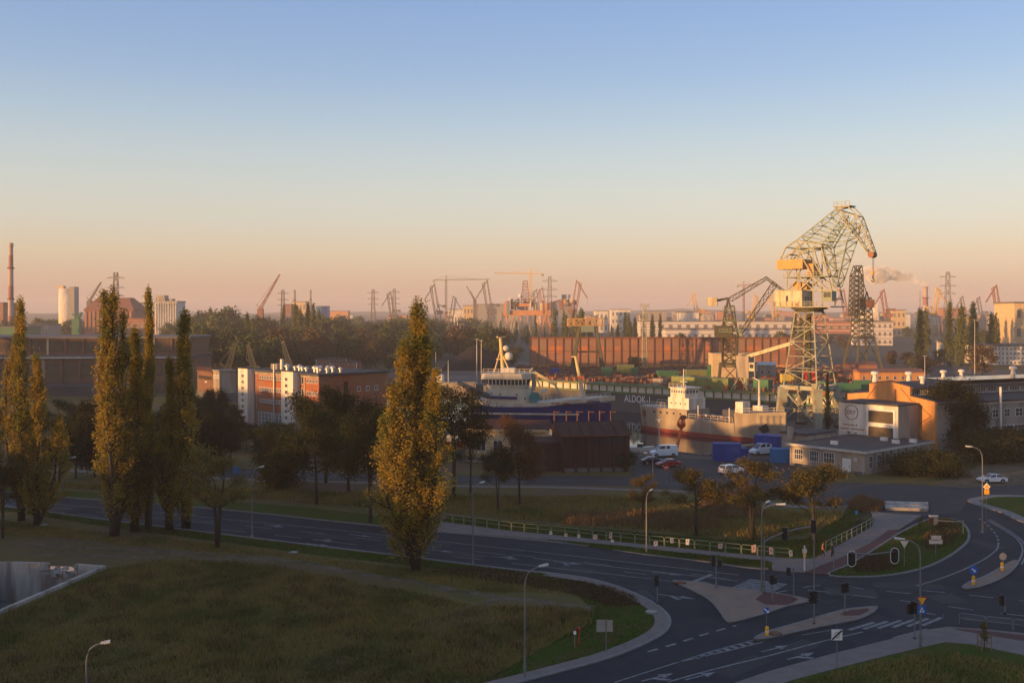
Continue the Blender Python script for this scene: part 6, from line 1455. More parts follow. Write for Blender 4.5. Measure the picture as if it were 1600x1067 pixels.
chimney(1446, 448, 1500, 3.2, 'chimney_bands', 'red and white chimney with a plume of smoke on the right')
chimney(1437, 455, 1900, 1.2, 'concrete', 'thin pale mast left of the smoking chimney')
def pylon(px, yt, d, label, w=1.0, m='far_crane'):
    c = wp(px, yt, d); o = thing('pylon', label, 'pylon', V(c.x, d, 0), 'power pylons on the skyline'); hh = c.z; b = hh*.075*w; X = V(c.x, d, 0)
    q_ = lambda h, z: [X+V(-h,-h,z), X+V(h,-h,z), X+V(h,h,z), X+V(-h,h,z)]
    mb = MB(); mb.lattice(q_(b, 0), q_(b*.45, hh*.6), 6, .6, .4); mb.lattice(q_(b*.45, hh*.6), q_(b*.3, hh), 5, .5, .35); mb.build('tower', m, o)
    for z in (.66,.78,.92): mb = MB(); mb.beam(X+V(-hh*.13*w,0,hh*z), X+V(hh*.13*w,0,hh*z), .5); mb.beam(X+V(-hh*.13*w,0,hh*z), X+V(0,0,hh*(z+.04)), .35); mb.beam(X+V(hh*.13*w,0,hh*z), X+V(0,0,hh*(z+.04)), .35); mb.build('cross_arm', m, o)
for px, yt, d, lab in [(181,426,1050,'lattice power pylon rising behind the brick mill'),(442,453,1300,'lattice pylon above the woods left of the poplar spires'),(583,452,1400,'lattice pylon left of the two in mid picture'),(616,451,1400,'wide armed pylon left of the big poplar top'),(859,432,1250,'tall pylon right of the oil rig tower crane'),(1481,425,1300,'lattice pylon right of the smoking chimney')]: pylon(px, yt, d, lab)
def tower_crane(px, yt, d, pxl, pxr, label, m='far_crane', yb=None):
    c = wp(px, yt, d); o = thing('tower_crane', label, 'crane', V(c.x, d, 0)); X = V(c.x, d, 0); zj = c.z-6; s = d/F
    q_ = lambda h, z: [X+V(-h,-h,z), X+V(h,-h,z), X+V(h,h,z), X+V(-h,h,z)]
    mb = MB(); mb.lattice(q_(1.1,0), q_(1.1,zj), 16, .45, .3); mb.build('mast', m, o)
    mb = MB(); mb.beam(X+V(0,0,zj), X+V(0,0,c.z), .8); mb.build('apex', m, o)
    x0 = (pxl-800)*s-c.x; x1 = (pxr-800)*s-c.x
    mb = MB(); mb.lattice([X+V(0,-.8,zj),X+V(0,.8,zj),X+V(0,0,zj+1.6)], [X+V(x0,-.8,zj+1),X+V(x0,.8,zj+1),X+V(x0,0,zj+1.8)], 14, .35, .22); mb.build('jib', m, o)
    mb = MB(); mb.beam(X+V(0,0,zj+.4), X+V(x1,0,zj+.4), .9); mb.build('counter_jib', m, o); mb = MB(); q = X+V(x1,0,zj-1); mb.box(q.x-1.6,q.x+1.6,q.y-1,q.y+1,q.z-1.5,q.z+1.5); mb.build('counterweight', 'concrete', o)
    mb = MB(); mb.beam(X+V(0,0,c.z), X+V(x0*.7,0,zj+1.5), .25); mb.beam(X+V(0,0,c.z), X+V(x1,0,zj+.6), .25); mb.build('stay', m, o)
tower_crane(697, 431, 1350, 765, 678, 'slim tower crane with a long jib left of the oil rig'); tower_crane(829, 421, 1300, 772, 848, 'tower crane standing above the oil rig', 'far_crane_yellow'); tower_crane(1162, 440, 1500, 1185, 1153, 'far tower crane behind the dark green crane', 'far_crane_red')
def far_lattice(px, yt, d, lab, m='far_crane', lean=1, m2=None, scale=1.0):
    c = wp(px, yt, d); z = c.z; k = z/50
    lattice_crane((c.x-lean*6*k, d), 0 if lean > 0 else math.pi, lab, 'harbour_crane', m, m2 or m, (4.5*k,12*k,2.6*k,22*k,(7*k,z),(14*k,z*.72),(-6*k,30*k),.4*k), 'lever')
for px, yt, d, lab, m, ln in [(607,459,1250,'grey luffing crane between the far pylons','far_crane',-1),(675,447,1250,'leaning far crane left of the slim tower crane','far_crane',-1),(757,442,1150,'grey level luffing crane left of the oil rig','far_crane',-1),(711,465,1300,'small far crane behind the white sheds','far_crane',1),
        (835,455,1350,'crane standing on the far side of the oil rig','far_crane',-1),(1315,455,1250,'red crane behind the big crane tower','far_crane_red',-1),(1378,455,1200,'red crane right of the hazy crane','far_crane_red',-1),(1182,463,1300,'yellow crane behind the dark crane boom','far_crane_yellow',1),(1204,462,1400,'second yellow crane behind the dark crane boom','far_crane_yellow',-1),
        (1467,452,1300,'yellow crane right of the smoking chimney','far_crane_yellow',1),(1502,465,1600,'left of two grey far cranes right of the pylon','far_crane',-1),(1528,466,1500,'right of two grey far cranes right of the pylon','far_crane',-1),(1553,449,1100,'tall red crane above the ships on the right','far_crane_red',-1),
        (844,452,1400,'small red crane on the oil rig deck','far_crane_red',-1),(905,442,1250,'red mobile crane right of the oil rig','far_crane_red',1),(1083,460,1500,'far yellow crane left of the dark crane','far_crane_yellow',-1)]: far_lattice(px, yt, d, lab, m, ln)
def derrick(px0, y0, px1, y1, d, lab, m='far_crane_red', w=1.2):
    a = wp(px0, y0, d); b_ = wp(px1, y1, d); o = thing('mobile_crane', lab, 'crane', V(a.x, d, 0))
    mb = MB(); mb.lattice([a+V(-w,-w,0),a+V(w,-w,0),a+V(w,w,0),a+V(-w,w,0)], [b_+V(-w*.4,-w*.4,0),b_+V(w*.4,-w*.4,0),b_+V(w*.4,w*.4,0),b_+V(-w*.4,w*.4,0)], 10, w*.35, w*.22); mb.build('boom', m, o)
    mb = MB(); mb.box(a.x-w*2.2,a.x+w*2.2,d-w*2,d+w*2,0,max(2,a.z)); mb.build('body', m, o)
    mb = MB(); mb.beam(b_, a+V(-w*3,0,w*3), w*.2); mb.beam(a, a+V(-w*3,0,w*3), w*.5); mb.build('stay', m, o)
for a in [(407,482,437,429,1150,'red lattice boom crane above the left woods','far_crane_red',1.4),(140,470,158,441,1000,'slim boom crane behind the brick mill','far_crane',1.0),(355,578,368,536,420,'golden boom crane left of the brick office, leaning right','crane_orange',1.0),(396,572,387,538,430,'golden boom crane behind the stair tower, leaning left','crane_orange',1.0),(453,572,442,534,430,'golden boom crane behind the office roof vents','crane_orange',1.0),(302,570,305,534,430,'rusty boom crane right of the rightmost cluster poplar','far_crane_red',.5),
        (742,470,729,447,1250,'thin left boom behind the white ship','far_crane',.9),(757-15,468,735,455,1300,'thin right boom behind the white ship','far_crane',.9),(120,498,128,488,900,'green dock crane at the foot of the mill','container_green',1.5)]: derrick(*a)
# oil rig
d = 1250; c = wp(845,490,d); o = thing('oil_rig', 'orange offshore drilling rig on splayed legs with derrick and helideck', 'rig', V(c.x,d,0)); f_ = Frame(wp(786,490,d), (1,0)); f_.o.z = 0
s_ = d/F; Z = lambda y: H-(y-HY)*s_; Sx = lambda px: (px-786)*s_
bpart(f_, 'deck', 'rig_orange', o, (0, Sx(872), 0, 45, Z(493), Z(485))); bpart(f_, 'upper_deck', 'rig_orange', o, (Sx(790), Sx(850), 4, 40, Z(479), Z(474))); bpart(f_, 'grey_block', 'rig_grey', o, (Sx(862), Sx(899), 0, 40, Z(497), Z(472)))
for k in range(34): px = 788+k*3.3; bpart(f_, 'module', ['rig_orange','far_crane_red','rig_grey','ship_white','far_crane_yellow'][R.randrange(5)], o, (Sx(px), Sx(px+R.uniform(2,6)), R.uniform(-3,12), R.uniform(14,30), Z(R.choice((491,484,476))), Z(R.uniform(464,475))))
for px in (790,812,838,856):
    mb = MB(); mb.beam(f_.p(Sx(px),4,Z(490)), f_.p(Sx(px)+6,4,0), 1.6); mb.beam(f_.p(Sx(px),30,Z(490)), f_.p(Sx(px)+6,30,0), 1.6); mb.beam(f_.p(Sx(px)+6,4,0), f_.p(Sx(px+14),4,Z(490)), .9); mb.build('leg', 'rig_orange', o)
mb = MB(); x = Sx(821); mb.lattice([f_.p(x-5,10,Z(473)),f_.p(x+5,10,Z(473)),f_.p(x+5,20,Z(473)),f_.p(x-5,20,Z(473))], [f_.p(x-2.6,13,Z(438)),f_.p(x+2.6,13,Z(438)),f_.p(x+2.6,17,Z(438)),f_.p(x-2.6,17,Z(438))], 7, .7, .45); mb.build('derrick', 'far_crane_red', o)
mb = MB(); mb.ball(f_.p(Sx(813),8,Z(462)), 2.6, n=12, m=8); mb.build('radome', 'ship_white', o, True); bpart(f_, 'helideck', 'rig_grey', o, (Sx(800), Sx(815), -6, 10, Z(472), Z(470)))
for px in (880,884,890): mb = MB(); mb.cyl(f_.p(Sx(px),12,Z(472)), f_.p(Sx(px),12,Z(460)), 1.6, n=10); mb.build('exhaust_stack', 'rig_grey', o)
# sheds and warehouses
for a in [('warehouse','long white warehouse with strip windows, rear one behind the rusty wall',1000,1300,503,1150,'clad_white',2,22),('warehouse','low white warehouse with grey stripe, front one behind the rusty wall',1040,1250,515,930,'clad_white',1,20),('warehouse','red and white clad shed behind the big crane',1255,1330,503,1000,'clad_red',2,6),('warehouse','white clad shed right of the hazy crane',1345,1395,503,900,'clad_white',3,6),
          ('warehouse','pale blocks behind the poplar row, left',930,950,486,1500,'plaster_white',2,3),('warehouse','pale blocks behind the poplar row, middle',955,985,484,1550,'plaster_white',3,5),('warehouse','pale blocks behind the poplar row, right',1000,1012,492,1400,'plaster_yellow',2,2),('warehouse','grey flat hangar left of the oil rig',745,790,476,1500,'concrete',0,0),('office_block','cream superstructure block left of the grey hangar',724,745,478,1350,'plaster_yellow',3,4),('warehouse','white shed with blue roof behind the left wood',494,511,479,1700,'container_sky',0,0),
          ('warehouse','blue roofed shed among the trees',568,608,529,800,'dock_panel',0,0),('warehouse','far pale sheds left of the oil rig',700,724,484,1500,'plaster_white',1,5),('factory_hall','brick hall with orange front on the right skyline',1475,1510,482,1400,'brick_mill',1,6),('warehouse','yellow superstructure left of the right poplars',1394,1415,485,1250,'plaster_yellow',3,3),('warehouse','white silo house beside the smoking chimney',1442,1460,490,1300,'plaster_white',2,3),
          ('office_block','white block of flats with rows of windows at the right edge',1540,1625,541,560,'plaster_white',4,14),('office_block','tall ochre block at the right edge of the skyline',1585,1640,474,620,'plaster_yellow',3,4),('warehouse','grey shed in the wood with a red front, left',168-125,75,508,900,'concrete',0,0),('warehouse','green roofed shed left of the first poplar',0,40,512,800,'container_green',0,0),('warehouse','brick house left of the tall chimney',-20,5,474,1000,'brick_mill',3,2),
          ('warehouse','red white tank house above the left woods',444,455,476,1500,'far_crane_red',1,2),('warehouse','cream plant with two stacks behind the poplar spires',456,478,472,1650,'plaster_yellow',3,4),('warehouse','orange framed portal hall behind the big poplar',661,678,508,820,'rig_orange',0,0)]:
    nm, lab, x0, x1, y0, d_, m_, rows, cols = a; far_box(nm, lab, 'building', x0, x1, y0, d_, m_, 'roof_grey', 26, rows, cols)
rr = random.Random(77); far = []
for k in range(46):
    x0 = rr.uniform(1000, 1600) if k < 30 else rr.uniform(500, 1000); far.append((x0, x0+rr.uniform(8, 34), rr.uniform(486, 497), rr.uniform(1250, 2300), rr.choice(['plaster_white','plaster_yellow','plaster_orange','concrete_pale','clad_red','plaster_beige'])))
for k, (x0, x1, y0, d_, m_) in enumerate(sorted(far)):
    far_box('warehouse', 'low pale port shed on the hazy skyline, ' + nth(k) + ' from the left', 'building', x0, x1, y0, d_, m_, 'roof_grey', 24, group='port sheds on the skyline')
# ships far right and tanks
for k, (px0, px1, yt, d_, m_, lab) in enumerate([(1548,1600,492,1000,'ship_white','cream ship hull under the red crane on the right'),(1345,1372,485,1250,'ship_white','white ship behind the hazy crane')]):
    f_ = Frame(wp(px0,490,d_), (1,0)); f_.o.z = 0; L_ = (px1-px0)*d_/F; zt = H-(yt-HY)*d_/F; o = thing('cargo_ship', lab, 'ship', f_.p(L_/2,0,0))
    hull([(-2,.5,.1,zt,0),(L_*.1,6,3,zt-1,0),(L_*.5,8,6,zt-2,0),(L_*.9,8,6,zt-2,0),(L_,7,5,zt-1,0)], m_, 'hull', o, f_, 0, 1); bpart(f_, 'bridge', 'ship_white', o, (L_*.72, L_*.9, -6, 6, zt-2, zt+9)); bpart(f_, 'funnel', 'far_crane_red', o, (L_*.92, L_*.97, -2, 2, zt-2, zt+6))
for k in range(3):
    c = wp(1452+k*6, 500, 1300); o = thing('storage_tank', 'pale round storage tank, ' + ['left','middle','right'][k] + ' of three by the smoking chimney', 'tank', V(c.x,1300,0)); mb = MB(); mb.lathe([(4.5,0),(4.5,24),(2,26),(.2,26.6)], V(c.x,1300,0), 16); mb.build('shell', 'concrete_pale', o, True); mb = MB(); mb.lathe([(4.7,12),(4.9,12.1),(4.9,12.8),(4.7,12.9)], V(c.x,1300,0), 16); mb.build('gallery', 'steel_grey', o)
far_box('roadside_wall', 'white end wall lit by the sun beside the yard road', 'wall', 1466, 1475, 534, 560, 'plaster_white', 'roof_grey', 2)
holed('yard_road', 'asphalt_old', G([(1452,600),(1500,600),(1475,545),(1462,530),(1450,530),(1455,548)]), [], .01)
# thin masts and lamp poles in the yard
for px, yb, yt in [(1445,600,556),(1482,560,505),(1523,592,500),(745,600,530),(752,600,532),(1560,560,505),(1030,700,655)]:
    p = gp(px, yb); o = thing('lamp_mast', 'thin pole in the yard at picture column ' + {1445:'by the low orange house',1482:'left of the middle poplar clump',1523:'in front of the white flats',745:'beside the trawler, left one',752:'beside the trawler, right one',1560:'behind the white flats',1030:'by the tanker stern'}[px].replace('by the','near the'), 'pole', p); o['label'] = 'thin pole ' + {1445:'near the low orange house',1482:'left of the middle poplar clump',1523:'in front of the white flats',745:'left of two beside the trawler',752:'right of two beside the trawler',1560:'behind the white flats',1030:'near the tanker stern'}[px]
    h_ = (yb-yt)/F*p.y; mb = MB(); mb.cyl(p, p+V(0,0,h_), .16, .09, 6); mb.build('shaft', 'zinc', o); mb = MB(); mb.beam(p+V(-.8,0,h_), p+V(.8,0,h_), .2); mb.build('head', 'zinc', o)
# smoke plume: a closed body of smoke drifting left from the chimney top
top = wp(1446,448,1500); mb = MB()
sm = bpy.data.materials.new('smoke'); sm.use_nodes = True; t = sm.node_tree; t.nodes.clear(); so = t.nodes.new('ShaderNodeOutputMaterial'); pv_ = t.nodes.new('ShaderNodeVolumePrincipled'); pv_.inputs['Color'].default_value = (.99,.98,.98,1); pv_.inputs['Density'].default_value = .16; pv_.inputs['Anisotropy'].default_value = -.35
tcs = t.nodes.new('ShaderNodeTexCoord'); nzs = t.nodes.new('ShaderNodeTexNoise'); nzs.inputs['Scale'].default_value = .11; nzs.inputs['Detail'].default_value = 4; mrs = t.nodes.new('ShaderNodeMapRange'); mrs.inputs[1].default_value = .38; mrs.inputs[2].default_value = .68; mrs.inputs[3].default_value = .004; mrs.inputs[4].default_value = .26
t.links.new(tcs.outputs['Object'], nzs.inputs['Vector']); t.links.new(nzs.outputs[0], mrs.inputs[0]); t.links.new(mrs.outputs[0], pv_.inputs['Density'])
t.links.new(pv_.outputs[0], so.inputs['Volume'])
pr = random.Random(4)
for k in range(44):
    f_ = (k/43)**1.5; x = top.x - f_*78 + pr.uniform(-3,3); z = top.z + 2 + 10*min(1,f_*3) + 8*f_ + pr.uniform(-1,1)*(2+5*f_); r_ = 1.8+f_*pr.uniform(6,13)
    mb.ball((x, 1500+pr.uniform(-8,8)*f_, z), r_*1.3, r_, r_*.8, 10, 7)
o = mb.build('smoke_plume', sm); tag(o, 'pale smoke plume drifting left from the banded chimney', 'smoke', None, 'stuff')
rm = o.modifiers.new('remesh', 'REMESH'); rm.mode = 'VOXEL'; rm.voxel_size = 1.2
# ------------------------------------------------------------------ street furniture, vehicles, people
def lamp(name, px, yb, yt, arms, label):
    """tapered steel mast, curved arm(s) and flat luminaires; arms = list of (reach in x, reach in y)"""
    p = gp(px, yb); h = (yb-yt)/F*p.y; o = thing(name, label, 'street lamp', p, 'street lamps')
    mb = MB(); mb.tube([p, p+V(0,0,1.2), p+V(0,0,1.25), p+V(0,0,h*.86)], [.11,.11,.085,.06], 8); mb.build('mast', 'lamp_grey', o)
    mb = MB(); mb.cyl(p, p+V(0,0,.12), .2, n=8); mb.build('base_plate', 'concrete', o)
    mb = MB(); q = p+V(.07,-.06,.5); mb.box(q.x-.04,q.x+.06,q.y-.06,q.y,q.z,q.z+.5); mb.build('access_door', 'steel_grey', o)
    for rx, ry in arms:
        e = V(rx, ry, 0); mb = MB(); pts = [p+V(0,0,h*.85), p+V(0,0,h*.9)+e*.03, p+V(0,0,h*.955)+e*.16, p+V(0,0,h*.985)+e*.42, p+V(0,0,h)+e*.75]
        mb.tube(pts, [.06,.055,.05,.045,.04], 7); mb.build('arm', 'lamp_grey', o)
        d = e.normalized(); n_ = V(-d.y, d.x, 0); a = p+V(0,0,h)+e*.72; b_ = p+V(0,0,h+.06)+e*1.2
        mb = MB(); mb.hexa([a-n_*.07-V(0,0,.05), b_-n_*.13-V(0,0,.05), b_+n_*.13-V(0,0,.05), a+n_*.07-V(0,0,.05)], [a-n_*.06+V(0,0,.07), b_-n_*.1+V(0,0,.09), b_+n_*.1+V(0,0,.09), a+n_*.06+V(0,0,.07)]); hd_ = mb.build('luminaire', 'lamp_head', o)
        mb = MB(); a = a.lerp(b_,.35); mb.hexa([a-n_*.08-V(0,0,.09), b_-n_*.11-V(0,0,.08), b_+n_*.11-V(0,0,.08), a+n_*.08-V(0,0,.09)], [a-n_*.09-V(0,0,.052), b_-n_*.12-V(0,0,.052), b_+n_*.12-V(0,0,.052), a+n_*.09-V(0,0,.052)]); mb.build('lens', 'lamp_lens', hd_)
    return o
for a in [(135,1201,1006,[(1.1,.3)],'sunlit street lamp at the lower left corner'),(394,838,731,[(1.0,.9)],'street lamp left of the big poplar beside the road'),(99,801,716,[(1.1,.8)],'street lamp among the left poplars'),(739,882,756,[(1.0,1.0)],'street lamp just right of the big poplar'),(820,1060,888,[(1.5,.9)],'near street lamp on the grass verge inside the bend'),
          (1010,864,768,[(.7,1.0)],'street lamp on the grass strip by the railing'),(1190,926,787,[(.9,1.0),(1.9,-.3)],'double headed street lamp on the traffic island'),(1438,1011,843,[(-1.7,.3)],'street lamp with warning signs on the right pavement'),(1535,832,698,[(-1.7,.2)],'street lamp with yellow diamond sign on the far right island'),(1020,758,708,[(-1.2,.3)],'thin street lamp beside the car park entrance')]:
    lamp('street_lamp', *a)
def signal_head(c, d, parent, n=3, s=1.0, backing=False):
    """black housing with lenses on the side d faces"""
    d = Vector((d[0], d[1], 0)).normalized(); n_ = V(-d.y, d.x, 0); h = .3*n*s
    mb = MB(); q = [c-d*.12*s-n_*.16*s, c+d*.12*s-n_*.16*s, c+d*.12*s+n_*.16*s, c-d*.12*s+n_*.16*s]
    mb.hexa([p-V(0,0,h/2) for p in q], [p+V(0,0,h/2) for p in q])
    hd_ = mb.build('signal_head', 'black_plastic', parent)
    if backing:
        for nm, m_, g, off in (('backing_board','sign_white',.07,0.0),('backing_board','black_plastic',.0,.012)):
            mb = MB(); w = .36*s+g; hh = h/2+.22*s+g; pts = []
            for i in range(20):
                a = 2*math.pi*i/20; pts.append(c-d*(.02-off) + n_*w*math.cos(a)*(1 if True else 1) + V(0,0,1)*(math.copysign(hh-w, math.sin(a))+w*math.sin(a)))
            mb.slab(pts, d, .01); mb.build(nm, m_, hd_)
    for k in range(n):
        z = h/2-.15*s-.3*s*k; m_ = ['lens_red','lens_amber','lens_green'][k] if n == 3 else ['lens_red','lens_green'][k]
        mb = MB(); cc = c+d*.125*s+V(0,0,z); mb.cyl(cc, cc+d*.02, .1*s, n=10); mb.build('lens', m_, hd_)
        mb = MB(); mb.box(-.001,.001,-.001,.001,-.001,.001) if False else None
        vis = MB(); vis.hexa([cc-n_*.12*s+V(0,0,.05*s), cc+d*.22*s-n_*.11*s+V(0,0,.07*s), cc+d*.22*s+n_*.11*s+V(0,0,.07*s), cc+n_*.12*s+V(0,0,.05*s)], [cc-n_*.12*s+V(0,0,.12*s), cc+d*.22*s-n_*.11*s+V(0,0,.1*s), cc+d*.22*s+n_*.11*s+V(0,0,.1*s), cc+n_*.12*s+V(0,0,.12*s)]); vis.build('visor', 'black_plastic', hd_)
    return hd_
def traffic_light(px, yb, heads, label, top=None, arm=None, m='steel_grey'):
    p = gp(px, yb); o = thing('traffic_light', label, 'traffic light', p, 'traffic lights at the junction'); hs = []
    for hx, hy, n, d, s, bk in heads:
        c = V((hx-800)/F*p.y, p.y-.0, H-(hy-HY)/F*p.y); hs.append((c, n, d, s, bk))
    tz = max(c.z for c, *_ in hs)+.35 if top is None else H-(top-HY)/F*p.y
    mb = MB(); mb.cyl(p, p+V(0,0,tz), .075, .06, 8); mb.build('post', m, o); mb = MB(); mb.cyl(p, p+V(0,0,.2), .14, n=8); mb.build('foot', 'black_plastic', o)
    for c, n, d, s, bk in hs:
        signal_head(c, d, o, n, s, bk)
        if abs(c.x-p.x) < 1.2:
            mb = MB(); mb.beam(V(p.x,p.y,c.z+.2), c+V(0,.05,.2), .05); mb.beam(V(p.x,p.y,c.z-.2), c+V(0,.05,-.2), .05); mb.build('bracket', 'steel_grey', o)
    if arm:
        mb = MB(); mb.tube([V((a-800)/F*p.y, p.y, H-(b_-HY)/F*p.y) for a, b_ in arm], .065, 7); mb.build('cantilever_arm', 'lamp_grey', o)
    return o
L2 = (-.7,-.7); Fr = (.1,-1); Rt = (1,-.2); Bk = (.2,1)
traffic_light(1027,945,[(1026,906,3,(-.9,.5),1.25,False)],'traffic light on the kerb inside the bend')
traffic_light(1119,919,[(1115,875,3,(-.9,.3),1.25,False),(1124.5,879,2,(.9,.2),1.1,False)],'traffic light at the tip of the triangular island')
traffic_light(1207,944,[(1206,905,3,(-.8,-.4),1.0,False),(1211.5,906,2,(.9,-.2),1.0,False)],'traffic light with two heads on the red island strip')
traffic_light(1240,938,[(1232,892,2,Bk,1.2,False)],'small crossing signal beside the zebra crossing', top=886)
traffic_light(1272,976,[(1268.5,932,3,(-.8,-.4),1.25,False),(1274,932,3,(.8,-.4),1.2,False),(1271,822,3,Bk,1.3,False)],'tall signal mast on the median island', top=815, m='lamp_grey')
traffic_light(1194,927,[(1226,833,3,(.8,.4),1.35,False)],'cantilever arm with hanging signal reaching right from the double lamp', top=838, arm=[(1194,846),(1204,840),(1226,831),(1250,825),(1270,822)], m='lamp_grey')
traffic_light(1320,959,[(1318,918,3,(-.8,-.4),1.0,False),(1324,917,3,(.8,-.4),1.0,False)],'traffic light at the end of the median island')
traffic_light(1429,999,[(1421,950,3,(-.8,-.4),1.05,False),(1428,948,3,(.2,-1),1.2,False)],'traffic light beside the lamp with warning signs')
traffic_light(1303,896,[(1331,872.5,3,Fr,1.2,True),(1398,868,3,Fr,1.2,True)],'long signal arm with two white rimmed heads over the cycle path', top=852, arm=[(1303,862),(1331,863),(1360,866),(1398,861)])
traffic_light(1570,959,[(1565.5,937,3,(-.7,-.5),1.1,False)],'small traffic light at the right edge of the junction')
traffic_light(1505,836,[(1455,816,3,(.2,-1),1.35,False)],'dark signal head hanging above the far grass island', top=812, arm=[(1505,815),(1480,814),(1455,812)])
# signs
def sign(name, px, yb, label, faces, post_top, m='lamp_grey', r_=.035, cat='road sign'):
    p = gp(px, yb); o = thing(name, label, cat, p); zt = H-(post_top-HY)/F*p.y
    mb = MB(); mb.cyl(p, p+V(0,0,zt), r_, n=8); mb.build('post', m, o)
    for f_ in faces: plate(o, p, *f_)
    return o
def plate(o, p, shape, py, size, m, nm='sign_plate', front=None, mark=None, dy=-.05, dx=0.0, h=None):
    c = V(p.x+dx, p.y+dy, H-(py-HY)/F*p.y); pts = []
    hh = h or size
    if shape == 'round': pts = [c+V(size/2*math.cos(2*math.pi*i/24), 0, size/2*math.sin(2*math.pi*i/24)) for i in range(24)]
    elif shape == 'tri': pts = [c+V(-size/2,0,size*.4), c+V(0,0,-size*.45), c+V(size/2,0,size*.4)]
    elif shape == 'diamond': pts = [c+V(-size/2,0,0), c+V(0,0,-size/2), c+V(size/2,0,0), c+V(0,0,size/2)]
    else: pts = [c+V(-size/2,0,-hh/2), c+V(size/2,0,-hh/2), c+V(size/2,0,hh/2), c+V(-size/2,0,hh/2)]
    mb = MB(); mb.slab(pts, (0,1,0), .025); pl = mb.build(nm, m, o)
    if front:
        mb = MB(); mb.slab([c+(q-c)*front[1]+V(0,-.012,0) for q in pts], (0,1,0), .011); mb.build('inner_face', front[0], pl)
    if mark == 'arrow':
        mb = MB(); mb.beam(c+V(-.2,-.02,.16), c+V(.1,-.02,-.1), .1, .01, (0,1,0)); mb.slab([c+V(.22,-.025,-.2), c+V(.2,-.025,.06), c+V(-.04,-.025,-.2)], (0,1,0), .01); mb.build('arrow', 'sign_white', pl)
    if mark == 'slash':
        mb = MB(); mb.beam(c+V(-size*.45,-.03,-size*.42), c+V(size*.45,-.03,size*.42), .01, .12, (0,0,1)); mb.build('diagonal_bar', 'black_plastic', pl)
        mb = MB()
        for i in range(16):
            a = 2*math.pi*i/16; b_ = 2*math.pi*(i+1)/16; mb.beam(c+V(size*.24*math.cos(a),-.02,size*.24*math.sin(a)), c+V(size*.24*math.cos(b_),-.02,size*.24*math.sin(b_)), .02, .05, (0,0,1))
        mb.build('ring', 'sign_back', pl)
    if mark == 'bar': mb = MB(); mb.box(c.x-size*.33,c.x+size*.33,c.y-.02,c.y-.006,c.z-size*.08,c.z+size*.08); mb.build('bar', 'sign_white', pl)
    if mark == 'walker':
        mb = MB(); mb.slab([c+V(-size*.32,-.02,-size*.28), c+V(size*.32,-.02,-size*.28), c+V(0,-.02,size*.34)], (0,1,0), .01); mb.build('white_triangle', 'sign_white', pl)
        mb = MB(); mb.beam(c+V(-.05,-.03,-size*.2), c+V(.02,-.03,size*.1), .06, .01, (0,1,0)); mb.beam(c+V(.08,-.03,-size*.2), c+V(.02,-.03,0), .05, .01, (0,1,0)); mb.build('walking_figure', 'black_plastic', pl)
    return pl
sign('keep_right_sign', 1521, 914, 'round blue keep right sign on the splitter island by the yellow bollard', [('round',890,.9,'sign_blue','sign_plate',None,'arrow')], 880)
sign('keep_right_sign', 1567, 890, 'round sign seen from behind on the right end of the splitter island', [('round',869,.8,'sign_back')], 862)
sign('keep_right_sign', 1197.5, 990, 'round blue keep right sign on the left tip of the median island', [('round',953,.55,'sign_blue','sign_plate',None,'arrow')], 948)
sign('zone_end_sign', 1307.5, 1048, 'square white sign with black diagonal bar on the near pavement', [('square',991,.85,'sign_white','sign_plate',None,'slash')], 978)
sign('give_way_sign', 1439.5, 1010.5, 'yellow triangle above a blue crossing sign on the right lamp', [('tri',938,.85,'sign_red','sign_plate',('sign_yellow',.82),None,-.14),('square',951.5,.7,'sign_blue','crossing_plate',None,'walker',-.14)], 930)
sign('priority_sign', 1541, 832.5, 'white and yellow diamond sign with a yellow plate on the far right lamp', [('diamond',760,.95,'sign_white','sign_plate',('sign_yellow',.7),None,-.14),('square',768,.65,'sign_yellow','plate_below',None,None,-.14)], 754)
sign('warning_sign', 1413, 887, 'triangular sign seen from behind on the grass island', [('tri',850,.95,'poster_pale')], 842)
sign('direction_board', 1462, 867, 'stepped direction board seen from behind on the grass island', [('square',840,1.15,'poster_pale','board',None,None,-.05,.05,.55),('square',846,1.55,'poster_pale','board',None,None,-.05,0,.5)], 834, r_=.05)
sign('sign_board', 947, 1021, 'grey rectangular sign seen from behind inside the bend', [('square',977,.75,'sign_back','board',None,None,-.05,-.42,1.0),('square',977,.5,'sign_back','board',None,None,-.05,.3,.95)], 966, r_=.045)
sign('no_entry_sign', 1041, 757, 'red no entry sign at the car park entrance', [('round',730,.95,'sign_red','sign_plate',None,'bar')], 724)
sign('info_post', 1257, 893, 'lit yellow information post at the end of the railing', [('square',860,.5,'poster_pale','board',None,None,-.06,0,.45),('square',866,.35,'sign_yellow','board',None,None,-.06,0,.5)], 852, 'poster_pale', .09)
sign('bus_stop_flag', 369, 752, 'small pale blue sign by the back street left of the lamp', [('square',734,.9,'container_sky','board',None,None,-.05,0,1.2)], 728)
sign('marker_post', 1338, 806, 'small blue sign post on the pavement by the square', [('square',800,.4,'sign_blue','board')], 797)
def bollard(px, yb, yt, label):
    p = gp(px, yb); h = (yb-yt)/F*p.y; o = thing('bollard', label, 'bollard', p, 'yellow island bollards'); mb = MB(); mb.lathe([(.17,0),(.17,h*.9),(.14,h*.97),(.05,h)], p, 10); mb.build('body', 'sign_yellow', o); mb = MB(); mb.lathe([(.21,.0),(.21,.1),(.18,.12)], p, 10); mb.build('foot', 'black_plastic', o); mb = MB(); mb.lathe([(.172,h*.45),(.178,h*.46),(.178,h*.55),(.172,h*.56)], p, 10); mb.build('band', 'sign_white', o)
bollard(1521,915,899,'yellow bollard under the blue keep right sign on the splitter island'); bollard(1566,893,878,'yellow bollard at the right end of the splitter island'); bollard(1198.5,994,978,'yellow bollard on the left tip of the median island')
